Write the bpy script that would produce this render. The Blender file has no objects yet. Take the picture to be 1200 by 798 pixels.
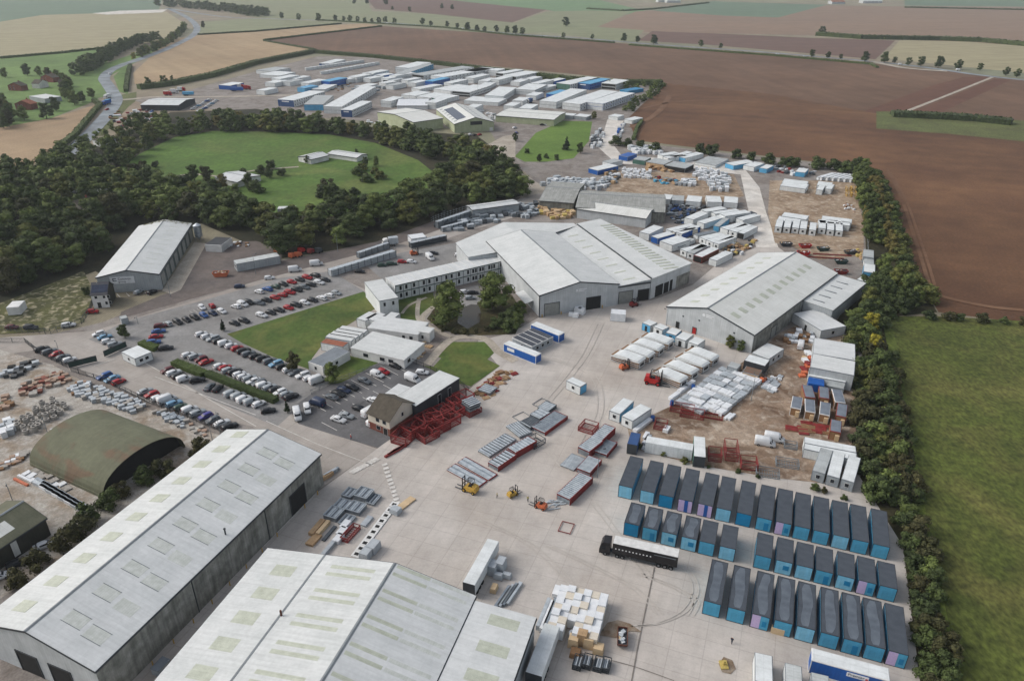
import bpy, math, random
from mathutils import Vector, Matrix
random.seed(7)
scene = bpy.context.scene
COL = scene.collection
R = math.radians
# ------------------------------------------------------------------ camera model (drone, 115 m up)
F = 870.0; PITCH = R(27.35); ROLL = R(0.3); H = 115.0
cp, sp, cr, sr = math.cos(PITCH), math.sin(PITCH), math.cos(ROLL), math.sin(ROLL)
RT = (cr, sr*sp, sr*cp); UP = (-sr, cr*sp, cr*cp); FW = (0, cp, -sp)
def at(px, py, z=0.0):
    """ground position (metres) of a surveyed point of the site"""
    a = (px-600)/F; b = (399-py)/F
    r = [a*RT[i]+b*UP[i]+FW[i] for i in range(3)]
    t = (z-H)/r[2]
    return (r[0]*t, r[1]*t)
def proj(x, y, z=0.0):
    d = (x, y, z-H)
    a = sum(d[i]*RT[i] for i in range(3)); b = sum(d[i]*UP[i] for i in range(3)); w = sum(d[i]*FW[i] for i in range(3))
    return 600+F*a/w, 399-F*b/w
cam_d = bpy.data.cameras.new('camera'); cam = bpy.data.objects.new('camera', cam_d); COL.objects.link(cam)
cam_d.sensor_width = 36; cam_d.lens = F*36/1200; cam_d.clip_start = 0.5; cam_d.clip_end = 30000
cam.matrix_world = Matrix(((RT[0], UP[0], -FW[0], 0), (RT[1], UP[1], -FW[1], 0), (RT[2], UP[2], -FW[2], H), (0, 0, 0, 1)))
scene.camera = cam
# ------------------------------------------------------------------ light
w = bpy.data.worlds.new('World'); scene.world = w; w.use_nodes = True
nt = w.node_tree; nt.nodes.clear()
out = nt.nodes.new('ShaderNodeOutputWorld'); bg = nt.nodes.new('ShaderNodeBackground'); sky = nt.nodes.new('ShaderNodeTexSky')
sky.sky_type = 'NISHITA'; sky.sun_disc = False; sky.sun_elevation = R(38); sky.sun_rotation = R(250)
sky.air_density = 1.2; sky.dust_density = 4.0; sky.ozone_density = 1.0
hs = nt.nodes.new('ShaderNodeHueSaturation'); hs.inputs['Saturation'].default_value = 0.45
nt.links.new(sky.outputs[0], hs.inputs['Color']); nt.links.new(hs.outputs[0], bg.inputs[0]); nt.links.new(bg.outputs[0], out.inputs[0])
bg.inputs[1].default_value = 0.15
sd = bpy.data.lights.new('sun', 'SUN'); sun = bpy.data.objects.new('sun', sd); COL.objects.link(sun)
sd.energy = 1.0; sd.angle = R(20); sd.color = (1, 0.965, 0.92)
# the brighter part of the overcast lies to the left of the camera (azimuth 290 = west), shadows fall to the right
def aim_sun(az, el):
    d = Vector((math.sin(R(az))*math.cos(R(el)), math.cos(R(az))*math.cos(R(el)), math.sin(R(el))))
    sun.rotation_euler = d.to_track_quat('Z', 'Y').to_euler()
aim_sun(280, 38); sky.sun_rotation = R(280)
scene.view_settings.view_transform = 'Standard'; scene.view_settings.look = 'None'
scene.view_settings.exposure = 0.28; scene.view_settings.gamma = 1.0
# ------------------------------------------------------------------ materials
MATS = {}
def srgb(c):
    return tuple((v/255/12.92 if v/255 <= .04045 else ((v/255+.055)/1.055)**2.4) for v in c)
def mat(name, col, rough=.8, var=.12, scale=.35, kind=None, col2=None, metal=0.0, world=False, rot=0.0, bump=0.0, p=None, emit=None):
    """procedural material: base colour broken up by noise of two sizes, plus a pattern by kind"""
    if name in MATS: return MATS[name]
    m = bpy.data.materials.new(name); m.use_nodes = True; n = m.node_tree.nodes; l = m.node_tree.links
    b = n['Principled BSDF']; b.inputs['Roughness'].default_value = rough; b.inputs['Metallic'].default_value = metal
    try: b.inputs['Specular IOR Level'].default_value = .3
    except Exception: pass
    tc = n.new('ShaderNodeTexCoord'); src = tc.outputs['Object']
    if world:
        g = n.new('ShaderNodeNewGeometry'); src = g.outputs['Position']
    if rot:
        mp = n.new('ShaderNodeMapping'); mp.inputs['Rotation'].default_value = (0, 0, R(rot)); l.new(src, mp.inputs[0]); src = mp.outputs[0]
    def noise(sc, det=4, vec=None, dist=0.0):
        t = n.new('ShaderNodeTexNoise'); t.inputs['Scale'].default_value = sc; t.inputs['Detail'].default_value = det
        t.inputs['Distortion'].default_value = dist
        l.new(vec or src, t.inputs['Vector']); return t.outputs['Fac']
    def stretch(s):
        mp = n.new('ShaderNodeMapping'); mp.inputs['Scale'].default_value = s; l.new(src, mp.inputs[0]); return mp.outputs[0]
    def ramp(fac, lo, hi, a=0.3, z=0.7):
        r_ = n.new('ShaderNodeMapRange'); r_.inputs[1].default_value = a; r_.inputs[2].default_value = z
        r_.inputs[3].default_value = lo; r_.inputs[4].default_value = hi; l.new(fac, r_.inputs[0]); return r_.outputs[0]
    def mul(a, bb):
        q = n.new('ShaderNodeMath'); q.operation = 'MULTIPLY'
        for i, v in enumerate((a, bb)):
            if isinstance(v, (int, float)): q.inputs[i].default_value = v
            else: l.new(v, q.inputs[i])
        return q.outputs[0]
    def mix(fac, a, bb):
        q = n.new('ShaderNodeMix'); q.data_type = 'RGBA'
        if isinstance(fac, (int, float)): q.inputs[0].default_value = fac
        else: l.new(fac, q.inputs[0])
        for i, v in ((6, a), (7, bb)):
            if isinstance(v, tuple): q.inputs[i].default_value = (*v[:3], 1)
            else: l.new(v, q.inputs[i])
        return q.outputs[2]
    def scalec(c, v):
        q = n.new('ShaderNodeVectorMath'); q.operation = 'SCALE'; l.new(c, q.inputs[0])
        if isinstance(v, (int, float)): q.inputs['Scale'].default_value = v
        else: l.new(v, q.inputs['Scale'])
        return q.outputs[0]
    p = p or {}
    c = mix(ramp(noise(scale), 0, 1, .35, .65), tuple(col), tuple(col2 or [x*.82 for x in col]))
    f = ramp(noise(scale*7, 5), 1-var, 1+var)
    if kind in ('sheet', 'roof'):
        bt = n.new('ShaderNodeTexBrick'); bt.offset = 0; bt.inputs['Scale'].default_value = 1
        bt.inputs['Brick Width'].default_value = p.get('bw', 3.2); bt.inputs['Row Height'].default_value = p.get('bh', 1.1)
        bt.inputs['Mortar Size'].default_value = p.get('mo', .035); bt.inputs['Mortar Smooth'].default_value = .3
        bt.inputs['Color1'].default_value = (1, 1, 1, 1); bt.inputs['Color2'].default_value = (p.get('c2', .97),)*3+(1,); bt.inputs['Mortar'].default_value = (p.get('mc', .82),)*3+(1,)
        l.new(src, bt.inputs['Vector'])
        q = n.new('ShaderNodeSeparateColor'); l.new(bt.outputs['Color'], q.inputs[0]); f = mul(f, q.outputs[0])
        st = ramp(noise(1.0, 3, stretch((.12, 1.6, .12))), 1-p.get('st', .05), 1+p.get('st', .05)); f = mul(f, st)
    if 'rust' in p:
        c = mix(ramp(noise(.16, 6, stretch((1, .6, 1)), .8), 0, .7, .55, .68), c, tuple(p['rust']))
    if kind == 'clad':      # vertical sheets of a wall: runs of dirt down the wall
        st = ramp(noise(1.0, 4, stretch((p.get('fx', 2.2), p.get('fx', 2.2), .09))), 1-p.get('st', .09), 1+p.get('st', .07)); f = mul(f, st)
        wv = n.new('ShaderNodeTexWave'); wv.inputs['Scale'].default_value = .9; wv.wave_type = 'BANDS'; wv.bands_direction = 'DIAGONAL'
        mp2 = stretch((1, 1, 0)); l.new(mp2, wv.inputs['Vector']); f = mul(f, ramp(wv.outputs['Fac'], .97, 1.015, 0, 1))
    if kind == 'plough' or kind == 'crop':
        wv = n.new('ShaderNodeTexWave'); wv.inputs['Scale'].default_value = p.get('ws', .35); wv.inputs['Distortion'].default_value = p.get('wd', 1.2)
        wv.inputs['Detail'].default_value = 3; wv.inputs['Detail Scale'].default_value = .6
        l.new(src, wv.inputs['Vector']); f = mul(f, ramp(wv.outputs['Fac'], 1-p.get('wa', .12), 1+p.get('wa', .12), 0, 1))
        f = mul(f, ramp(noise(.006, 3), .86, 1.12)); f = mul(f, ramp(noise(p.get('gs', .8), 6), .85, 1.15))
        st = ramp(noise(1.0, 3, stretch((.09, .004, 1))), 1-.1, 1+.1); f = mul(f, st)
    if kind == 'grass':
        f = mul(f, ramp(noise(.03, 4), .82, 1.15)); f = mul(f, ramp(noise(p.get('gs', 1.3), 8, stretch((1, .6, 1))), 1-p.get('ga', .35), 1+p.get('ga', .35)))
        if 'c3' in p:
            c = mix(ramp(noise(p.get('s3', .05), 6, None, .6), 0, 1, .45, .68), c, tuple(p['c3']))
    if kind == 'concrete':
        bt = n.new('ShaderNodeTexBrick'); bt.offset = 0; bt.inputs['Scale'].default_value = 1
        bt.inputs['Brick Width'].default_value = 6.2; bt.inputs['Row Height'].default_value = 4.6; bt.inputs['Mortar Size'].default_value = .09
        bt.inputs['Color1'].default_value = (1, 1, 1, 1); bt.inputs['Color2'].default_value = (.95, .95, .95, 1); bt.inputs['Mortar'].default_value = (.84, .84, .84, 1)
        l.new(src, bt.inputs['Vector']); q = n.new('ShaderNodeSeparateColor'); l.new(bt.outputs['Color'], q.inputs[0]); f = mul(f, q.outputs[0])
        f = mul(f, ramp(noise(.5, 6, stretch((1, .22, 1))), .93, 1.05)); f = mul(f, ramp(noise(.045, 5, None, .8), .86, 1.08)); f = mul(f, ramp(noise(2.5, 6), .94, 1.05))
        c = mix(ramp(noise(.02, 6, None, 1.0), 0, .55, .5, .72), c, tuple(p.get('c3', (.30, .25, .2))))
        # worn tyre arcs
        wv = n.new('ShaderNodeTexWave'); wv.wave_type = 'RINGS'; wv.rings_direction = 'Z'; wv.inputs['Scale'].default_value = .16; wv.inputs['Distortion'].default_value = 9
        wv.inputs['Detail'].default_value = 2; wv.inputs['Detail Scale'].default_value = .12; l.new(src, wv.inputs['Vector'])
        f = mul(f, ramp(wv.outputs['Fac'], .965, 1.0, 0, .15))
    if kind == 'dirt':
        c = mix(ramp(noise(.07, 7, None, 1.2), 0, 1, .42, .62), c, tuple(p.get('c3', (.12, .085, .06))))
        c = mix(ramp(noise(.4, 6, None, .5), 0, .7, .5, .75), c, tuple(p.get('c4', (.34, .31, .27))))
        f = mul(f, ramp(noise(2.2, 8), .78, 1.2))
    if kind == 'asphalt':
        f = mul(f, ramp(noise(.12, 5, None, .6), .8, 1.2)); f = mul(f, ramp(noise(1.4, 6), .88, 1.12))
    if kind == 'leaf':
        oi = n.new('ShaderNodeObjectInfo')
        c = mix(oi.outputs['Random'], c, tuple(p.get('c3', [x*1.5 for x in col])))
        f = mul(f, ramp(noise(.9, 2), .72, 1.35))
        g2 = n.new('ShaderNodeNewGeometry'); f = mul(f, ramp(g2.outputs['Random Per Island'], .72, 1.3, 0, 1))
    if kind == 'brick':
        bt = n.new('ShaderNodeTexBrick'); bt.inputs['Scale'].default_value = 1; bt.inputs['Brick Width'].default_value = .45; bt.inputs['Row Height'].default_value = .15
        bt.inputs['Mortar Size'].default_value = .02; bt.inputs['Color1'].default_value = (1, 1, 1, 1); bt.inputs['Color2'].default_value = (.7, .7, .7, 1); bt.inputs['Mortar'].default_value = (1.3, 1.3, 1.3, 1)
        mp3 = n.new('ShaderNodeMapping'); mp3.inputs['Rotation'].default_value = (R(90), 0, 0); l.new(src, mp3.inputs[0]); l.new(mp3.outputs[0], bt.inputs['Vector'])
        q = n.new('ShaderNodeSeparateColor'); l.new(bt.outputs['Color'], q.inputs[0]); f = mul(f, q.outputs[0])
    c = scalec(c, f)
    l.new(c, b.inputs['Base Color'])
    if bump or kind in ('grass', 'plough', 'dirt', 'leaf'):
        bm = n.new('ShaderNodeBump'); bm.inputs['Strength'].default_value = bump or .35; bm.inputs['Distance'].default_value = .3
        l.new(noise(p.get('bs', 1.5), 5), bm.inputs['Height']); l.new(bm.outputs[0], b.inputs['Normal'])
    if emit:
        b.inputs['Emission Color'].default_value = (*emit, 1); b.inputs['Emission Strength'].default_value = 3
    MATS[name] = m; return m
# ------------------------------------------------------------------ meshes
class MB:
    def __init__(s): s.v = []; s.f = []; s.m = []; s.names = []
    def mi(s, m):
        if m not in s.names: s.names.append(m)
        return s.names.index(m)
    def poly(s, pts, m):
        i = len(s.v); s.v += [tuple(p) for p in pts]; s.f.append(tuple(range(i, i+len(pts)))); s.m.append(s.mi(m))
    def hexa(s, b4, t4, m, mt=None, bottom=True):
        """b4/t4: four corners bottom/top, counter-clockwise seen from above"""
        i = len(s.v); s.v += [tuple(p) for p in b4]+[tuple(p) for p in t4]; k = s.mi(m); kt = s.mi(mt or m)
        for a in range(4):
            c = (a+1) % 4; s.f.append((i+a, i+c, i+4+c, i+4+a)); s.m.append(k)
        s.f.append((i+4, i+5, i+6, i+7)); s.m.append(kt)
        if bottom: s.f.append((i+3, i+2, i+1, i)); s.m.append(k)
    def box(s, x0, x1, y0, y1, z0, z1, m, mt=None, rot=0, o=None):
        P = [(x0, y0), (x1, y0), (x1, y1), (x0, y1)]
        if rot:
            cx, cy = o or ((x0+x1)/2, (y0+y1)/2); c, q = math.cos(rot), math.sin(rot)
            P = [(cx+(x-cx)*c-(y-cy)*q, cy+(x-cx)*q+(y-cy)*c) for x, y in P]
        s.hexa([(x, y, z0) for x, y in P], [(x, y, z1) for x, y in P], m, mt)
    def prism(s, pts, z0, z1, m, mt=None):
        i = len(s.v); n = len(pts); s.v += [(x, y, z0) for x, y in pts]+[(x, y, z1) for x, y in pts]; k = s.mi(m)
        for a in range(n):
            c = (a+1) % n; s.f.append((i+a, i+c, i+n+c, i+n+a)); s.m.append(k)
        s.f.append(tuple(range(i+n, i+2*n))); s.m.append(s.mi(mt or m)); s.f.append(tuple(range(i+n-1, i-1, -1))); s.m.append(k)
    def profile(s, pts, x0, x1, m, axis='x'):
        """closed profile in (y,z) extruded along x, or in (x,z) extruded along y"""
        i = len(s.v); n = len(pts); k = s.mi(m)
        if axis == 'x': s.v += [(x0, a, b) for a, b in pts]+[(x1, a, b) for a, b in pts]
        else: s.v += [(a, x0, b) for a, b in pts]+[(a, x1, b) for a, b in pts]
        for a in range(n):
            c = (a+1) % n; s.f.append((i+a, i+c, i+n+c, i+n+a)); s.m.append(k)
        s.f.append(tuple(range(i+n, i+2*n))); s.m.append(k); s.f.append(tuple(range(i+n-1, i-1, -1))); s.m.append(k)
    def tube(s, a, b, r, m, n=6, r2=None, caps=True):
        a = Vector(a); b = Vector(b); d = (b-a); q = d.to_track_quat('Z', 'Y'); r2 = r if r2 is None else r2; i = len(s.v); k = s.mi(m)
        for P, rr in ((a, r), (b, r2)):
            for j in range(n):
                t = 2*math.pi*j/n; s.v.append(tuple(P+q @ Vector((rr*math.cos(t), rr*math.sin(t), 0))))
        for j in range(n):
            c = (j+1) % n; s.f.append((i+j, i+c, i+n+c, i+n+j)); s.m.append(k)
        if caps:
            s.f.append(tuple(range(i+n, i+2*n))); s.m.append(k); s.f.append(tuple(range(i+n-1, i-1, -1))); s.m.append(k)
    def bar(s, a, b, w_, h_, m):
        """rectangular bar from a to b"""
        a = Vector(a); b = Vector(b); d = b-a; L = d.length
        if L < 1e-6: return
        q = d.to_track_quat('Z', 'Y'); i = len(s.v); k = s.mi(m)
        if abs(d.z) < .01*L:
            side = Vector((-d.y, d.x, 0)).normalized()*w_/2; upv = Vector((0, 0, h_/2))
        else:
            side = q @ Vector((w_/2, 0, 0)); upv = q @ Vector((0, h_/2, 0))
        for P in (a, b):
            for x, y in ((-1, -1), (1, -1), (1, 1), (-1, 1)): s.v.append(tuple(P+side*x+upv*y))
        for j in range(4):
            c = (j+1) % 4; s.f.append((i+j, i+c, i+4+c, i+4+j)); s.m.append(k)
        s.f.append((i+4, i+5, i+6, i+7)); s.m.append(k); s.f.append((i+3, i+2, i+1, i)); s.m.append(k)
    def mesh(s, name, smooth=False):
        me = bpy.data.meshes.new(name); me.from_pydata(s.v, [], s.f); 
        for nm in s.names: me.materials.append(MATS[nm])
        me.polygons.foreach_set('material_index', s.m)
        if smooth: me.polygons.foreach_set('use_smooth', [True]*len(s.f))
        me.validate(); 
        import bmesh
        bm = bmesh.new(); bm.from_mesh(me); bmesh.ops.recalc_face_normals(bm, faces=bm.faces) if s.recalc else None; bm.to_mesh(me); bm.free()
        me.update(); return me
    recalc = True
    def build(s, name, parent=None, smooth=False):
        return link(name, s.mesh(name, smooth), parent)
def link(name, data, parent=None):
    o = bpy.data.objects.new(name, data); COL.objects.link(o)
    if parent: o.parent = parent
    return o
def short(s):
    for a, b_ in ((' from the ', ' from '), (' of its kind', ''), (' in the row of ', ' of '), (' of the ', ' of '), (' in the ', ' in '), (' by the ', ' by '), (' the ', ' '), (' the ', ' ')):
        if len(s.replace('-', ' ').split()) <= 16: break
        s = s.replace(a, b_)
    return s
def tag(o, label, cat, group=None):
    label = short(label)
    o['label'] = label; o['category'] = cat
    if group: o['group'] = group
    return o
def thing(name, label, cat, x, y, az=0.0, group=None, z=0.0):
    """Empty at the thing's base; local +y points along az (degrees clockwise from +y)"""
    o = bpy.data.objects.new(name, None); COL.objects.link(o); o.empty_display_size = .5
    o.location = (x, y, z); o.rotation_euler = (0, 0, -R(az)); return tag(o, label, cat, group)
def copy_thing(root, x, y, az, label, group=None, z=0.0, scale=None):
    r = root.copy(); COL.objects.link(r); r.location = (x, y, z); r.rotation_euler = (0, 0, -R(az)); r['label'] = short(label)
    if scale: r.scale = scale
    if group: r['group'] = group
    for ch in root.children:
        c = ch.copy(); COL.objects.link(c); c.parent = r
        for g in ch.children:
            d = g.copy(); COL.objects.link(d); d.parent = c
    return r
ORD = ['first', 'second', 'third', 'fourth', 'fifth', 'sixth', 'seventh', 'eighth', 'ninth', 'tenth', 'eleventh', 'twelfth', 'thirteenth', 'fourteenth', 'fifteenth', 'sixteenth', 'seventeenth', 'eighteenth', 'nineteenth']
TEN = {2: ('twenty', 'twentieth'), 3: ('thirty', 'thirtieth'), 4: ('forty', 'fortieth'), 5: ('fifty', 'fiftieth'), 6: ('sixty', 'sixtieth'), 7: ('seventy', 'seventieth'), 8: ('eighty', 'eightieth'), 9: ('ninety', 'ninetieth')}
def nth(i, n=None):
    """1-based ordinal in words"""
    if n and i == 1 and n > 1: return 'leftmost'
    if n and i == n and n > 1: return 'rightmost'
    if i < 20: return ORD[i-1]
    if i >= 100: return 'hundred and '+nth(i-100) if i > 100 else 'hundredth'
    t, u = divmod(i, 10); return TEN[t][1] if u == 0 else TEN[t][0]+'-'+ORD[u-1]
def azof(p, q):
    return math.degrees(math.atan2(q[0]-p[0], q[1]-p[1]))
def ordl(k, N):
    if N == 1: return 'the only one'
    if k == 1: return 'leftmost'
    if k == N: return 'rightmost'
    if N-k+1 < k: return nth(N-k+1)+' from the right'
    return nth(k)+' from the left'
# ------------------------------------------------------------------ ground
def L3(r, g, b): return srgb((r, g, b))
mat('ground_far', L3(120, 122, 100), .95, .15, .004, 'crop', L3(132, 118, 102), world=True)
mat('stubble', L3(152, 132, 104), .95, .08, .01, 'crop', L3(150, 128, 100), world=True, rot=-35, p={'ws': .12, 'wa': .13})
mat('stubble_left', L3(150, 129, 102), .95, .08, .01, 'crop', L3(140, 117, 92), world=True, rot=30, p={'ws': .12, 'wa': .14})
mat('pale_crop', L3(150, 142, 112), .95, .08, .006, 'crop', L3(138, 130, 104), world=True, rot=70, p={'ws': .05, 'wa': .06})
mat('olive_crop', L3(126, 128, 100), .95, .08, .006, 'crop', L3(116, 120, 92), world=True, rot=80, p={'ws': .05, 'wa': .06})
mat('green_crop', L3(104, 126, 92), .95, .08, .006, 'crop', L3(96, 120, 84), world=True, rot=80, p={'ws': .05, 'wa': .05})
mat('blue_crop', L3(98, 116, 96), .95, .08, .006, 'crop', L3(92, 108, 88), world=True, rot=80, p={'ws': .05, 'wa': .05})
mat('pasture', L3(96, 120, 62), .95, .1, .01, 'grass', L3(86, 110, 56), world=True, p={'gs': .3, 'ga': .15})
mat('plough', L3(104, 80, 63), .97, .12, .008, 'plough', L3(92, 69, 53), world=True, rot=-8, p={'ws': .3, 'wa': .1, 'wd': .8})
mat('plough_dark', L3(86, 59, 41), .97, .14, .012, 'plough', L3(102, 73, 50), world=True, rot=-72, p={'ws': .22, 'wa': .15, 'wd': .8})
mat('plough_band', L3(90, 60, 46), .97, .1, .01, 'plough', L3(96, 66, 52), world=True, rot=50, p={'ws': .1, 'wa': .12})
mat('plough_pink', L3(130, 110, 94), .97, .08, .006, 'plough', L3(122, 102, 86), world=True, rot=80, p={'ws': .08, 'wa': .06})
mat('plough_far', L3(104, 82, 72), .97, .08, .006, 'plough', L3(96, 76, 68), world=True, rot=80, p={'ws': .08, 'wa': .06})
mat('rough_grass', L3(78, 86, 36), .97, .25, .05, 'grass', L3(64, 72, 29), world=True, p={'gs': 1.1, 'ga': .45, 'c3': L3(88, 88, 44), 's3': .05, 'bs': 2.2})
mat('lawn', L3(72, 90, 38), .95, .1, .08, 'grass', L3(62, 80, 34), world=True, p={'gs': .8, 'ga': .16, 'c3': L3(92, 96, 48), 's3': .09})
mat('lawn_bright', L3(76, 102, 40), .95, .1, .02, 'grass', L3(66, 90, 36), world=True, p={'gs': .4, 'ga': .2, 'c3': L3(94, 106, 52), 's3': .02})
mat('lawn_striped', L3(92, 116, 48), .95, .1, .02, 'crop', L3(80, 104, 42), world=True, rot=60, p={'ws': .12, 'wa': .08})
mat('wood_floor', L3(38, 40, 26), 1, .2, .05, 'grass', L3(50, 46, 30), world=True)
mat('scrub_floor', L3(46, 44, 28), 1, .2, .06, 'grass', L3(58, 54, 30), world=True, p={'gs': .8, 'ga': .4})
mat('verge', L3(92, 100, 56), .97, .2, .06, 'grass', L3(76, 78, 46), world=True)
mat('concrete_yard', L3(184, 178, 172), .9, .05, .05, 'concrete', L3(175, 168, 161), world=True, rot=20.5, p={'c3': L3(158, 147, 136)})
mat('concrete_road', L3(164, 158, 152), .9, .06, .05, 'concrete', L3(152, 145, 138), world=True, rot=-62, p={'c3': L3(120, 108, 98)})
mat('road_asphalt', L3(134, 142, 148), .9, .05, .05, 'asphalt', L3(110, 114, 118), world=True)
mat('grey_asphalt', L3(132, 131, 130), .9, .06, .06, 'asphalt', L3(118, 116, 114), world=True)
mat('dark_asphalt', L3(88, 88, 90), .9, .06, .06, 'asphalt', L3(98, 97, 98), world=True)
mat('red_asphalt', L3(104, 95, 90), .92, .1, .06, 'asphalt', L3(88, 82, 80), world=True)
mat('gravel', L3(164, 160, 153), .95, .14, .08, 'dirt', L3(150, 144, 136), world=True, p={'c3': L3(132, 118, 102), 'c4': L3(184, 181, 175)})
mat('dirt', L3(152, 136, 120), .95, .14, .08, 'dirt', L3(134, 114, 96), world=True, p={'c3': L3(100, 80, 64), 'c4': L3(180, 170, 156)})
mat('sandy_dirt', L3(158, 140, 120), .95, .14, .08, 'dirt', L3(140, 122, 102), world=True, p={'c3': L3(124, 104, 84), 'c4': L3(186, 176, 162)})
mat('rubble', L3(88, 88, 50), .95, .2, .12, 'dirt', L3(70, 72, 40), world=True, p={'c3': L3(60, 62, 36), 'c4': L3(196, 184, 160)})
mat('grey_yard', L3(136, 130, 125), .95, .12, .05, 'dirt', L3(124, 118, 113), world=True, p={'c3': L3(112, 104, 98), 'c4': L3(142, 134, 126)})
mat('path', L3(160, 152, 140), .95, .08, .1, 'asphalt', L3(150, 142, 130), world=True)
mat('white_track', L3(196, 192, 186), .95, .05, .05, 'asphalt', L3(184, 178, 170), world=True)
mat('paint_white', L3(205, 203, 198), .8, .12, .9, world=True, col2=L3(178, 174, 168))
mat('marsh', L3(66, 58, 36), 1, .2, .15, 'grass', L3(52, 54, 28), world=True)
mat('water', L3(58, 52, 40), .22, .05, .1, world=True)
mat('tyre', L3(166, 160, 153), .9, .06, .4, world=True, col2=L3(176, 170, 163))
def flat(name, pts, layer, m, ground=True):
    P = [at(*p) for p in pts] if ground else pts
    b = MB(); b.recalc = False; z = layer*.003
    area = sum(P[i][0]*P[(i+1) % len(P)][1]-P[(i+1) % len(P)][0]*P[i][1] for i in range(len(P)))
    if area < 0: P = P[::-1]
    b.poly([(x, y, z) for x, y in P], m); o = b.build(name); o['kind'] = 'structure'; return o
def ribbon_pts(pts, wd, wd2=None):
    P = [Vector(at(*p)) for p in pts]; Lf, Rt = [], []
    # smooth the centre line
    Q = []
    for i in range(len(P)-1):
        p0, p1, p2, p3 = P[max(i-1, 0)], P[i], P[i+1], P[min(i+2, len(P)-1)]
        for k in range(6):
            t = k/6; Q.append(.5*((2*p1)+(-p0+p2)*t+(2*p0-5*p1+4*p2-p3)*t*t+(-p0+3*p1-3*p2+p3)*t**3))
    Q.append(P[-1])
    for i, q in enumerate(Q):
        d = (Q[min(i+1, len(Q)-1)]-Q[max(i-1, 0)]).normalized(); n_ = Vector((-d.y, d.x)); Lf.append(q+n_*wd/2); Rt.append(q-n_*(wd2 or wd)/2)
    return Lf, Rt
def ribbon(name, pts, wd, layer, m, lift=0.0, parent=None):
    Lf, Rt = ribbon_pts(pts, wd); b = MB(); b.recalc = False; z = layer*.003+lift
    for i in range(len(Lf)-1): b.poly([(*Rt[i], z), (*Rt[i+1], z), (*Lf[i+1], z), (*Lf[i], z)], m)
    o = b.build(name, parent)
    if not parent: o['kind'] = 'structure'
    return o
S = 9000
flat('ground', [(-S, -600), (S, -600), (S, 2*S), (-S, 2*S)], 0, 'ground_far', False)
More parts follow.
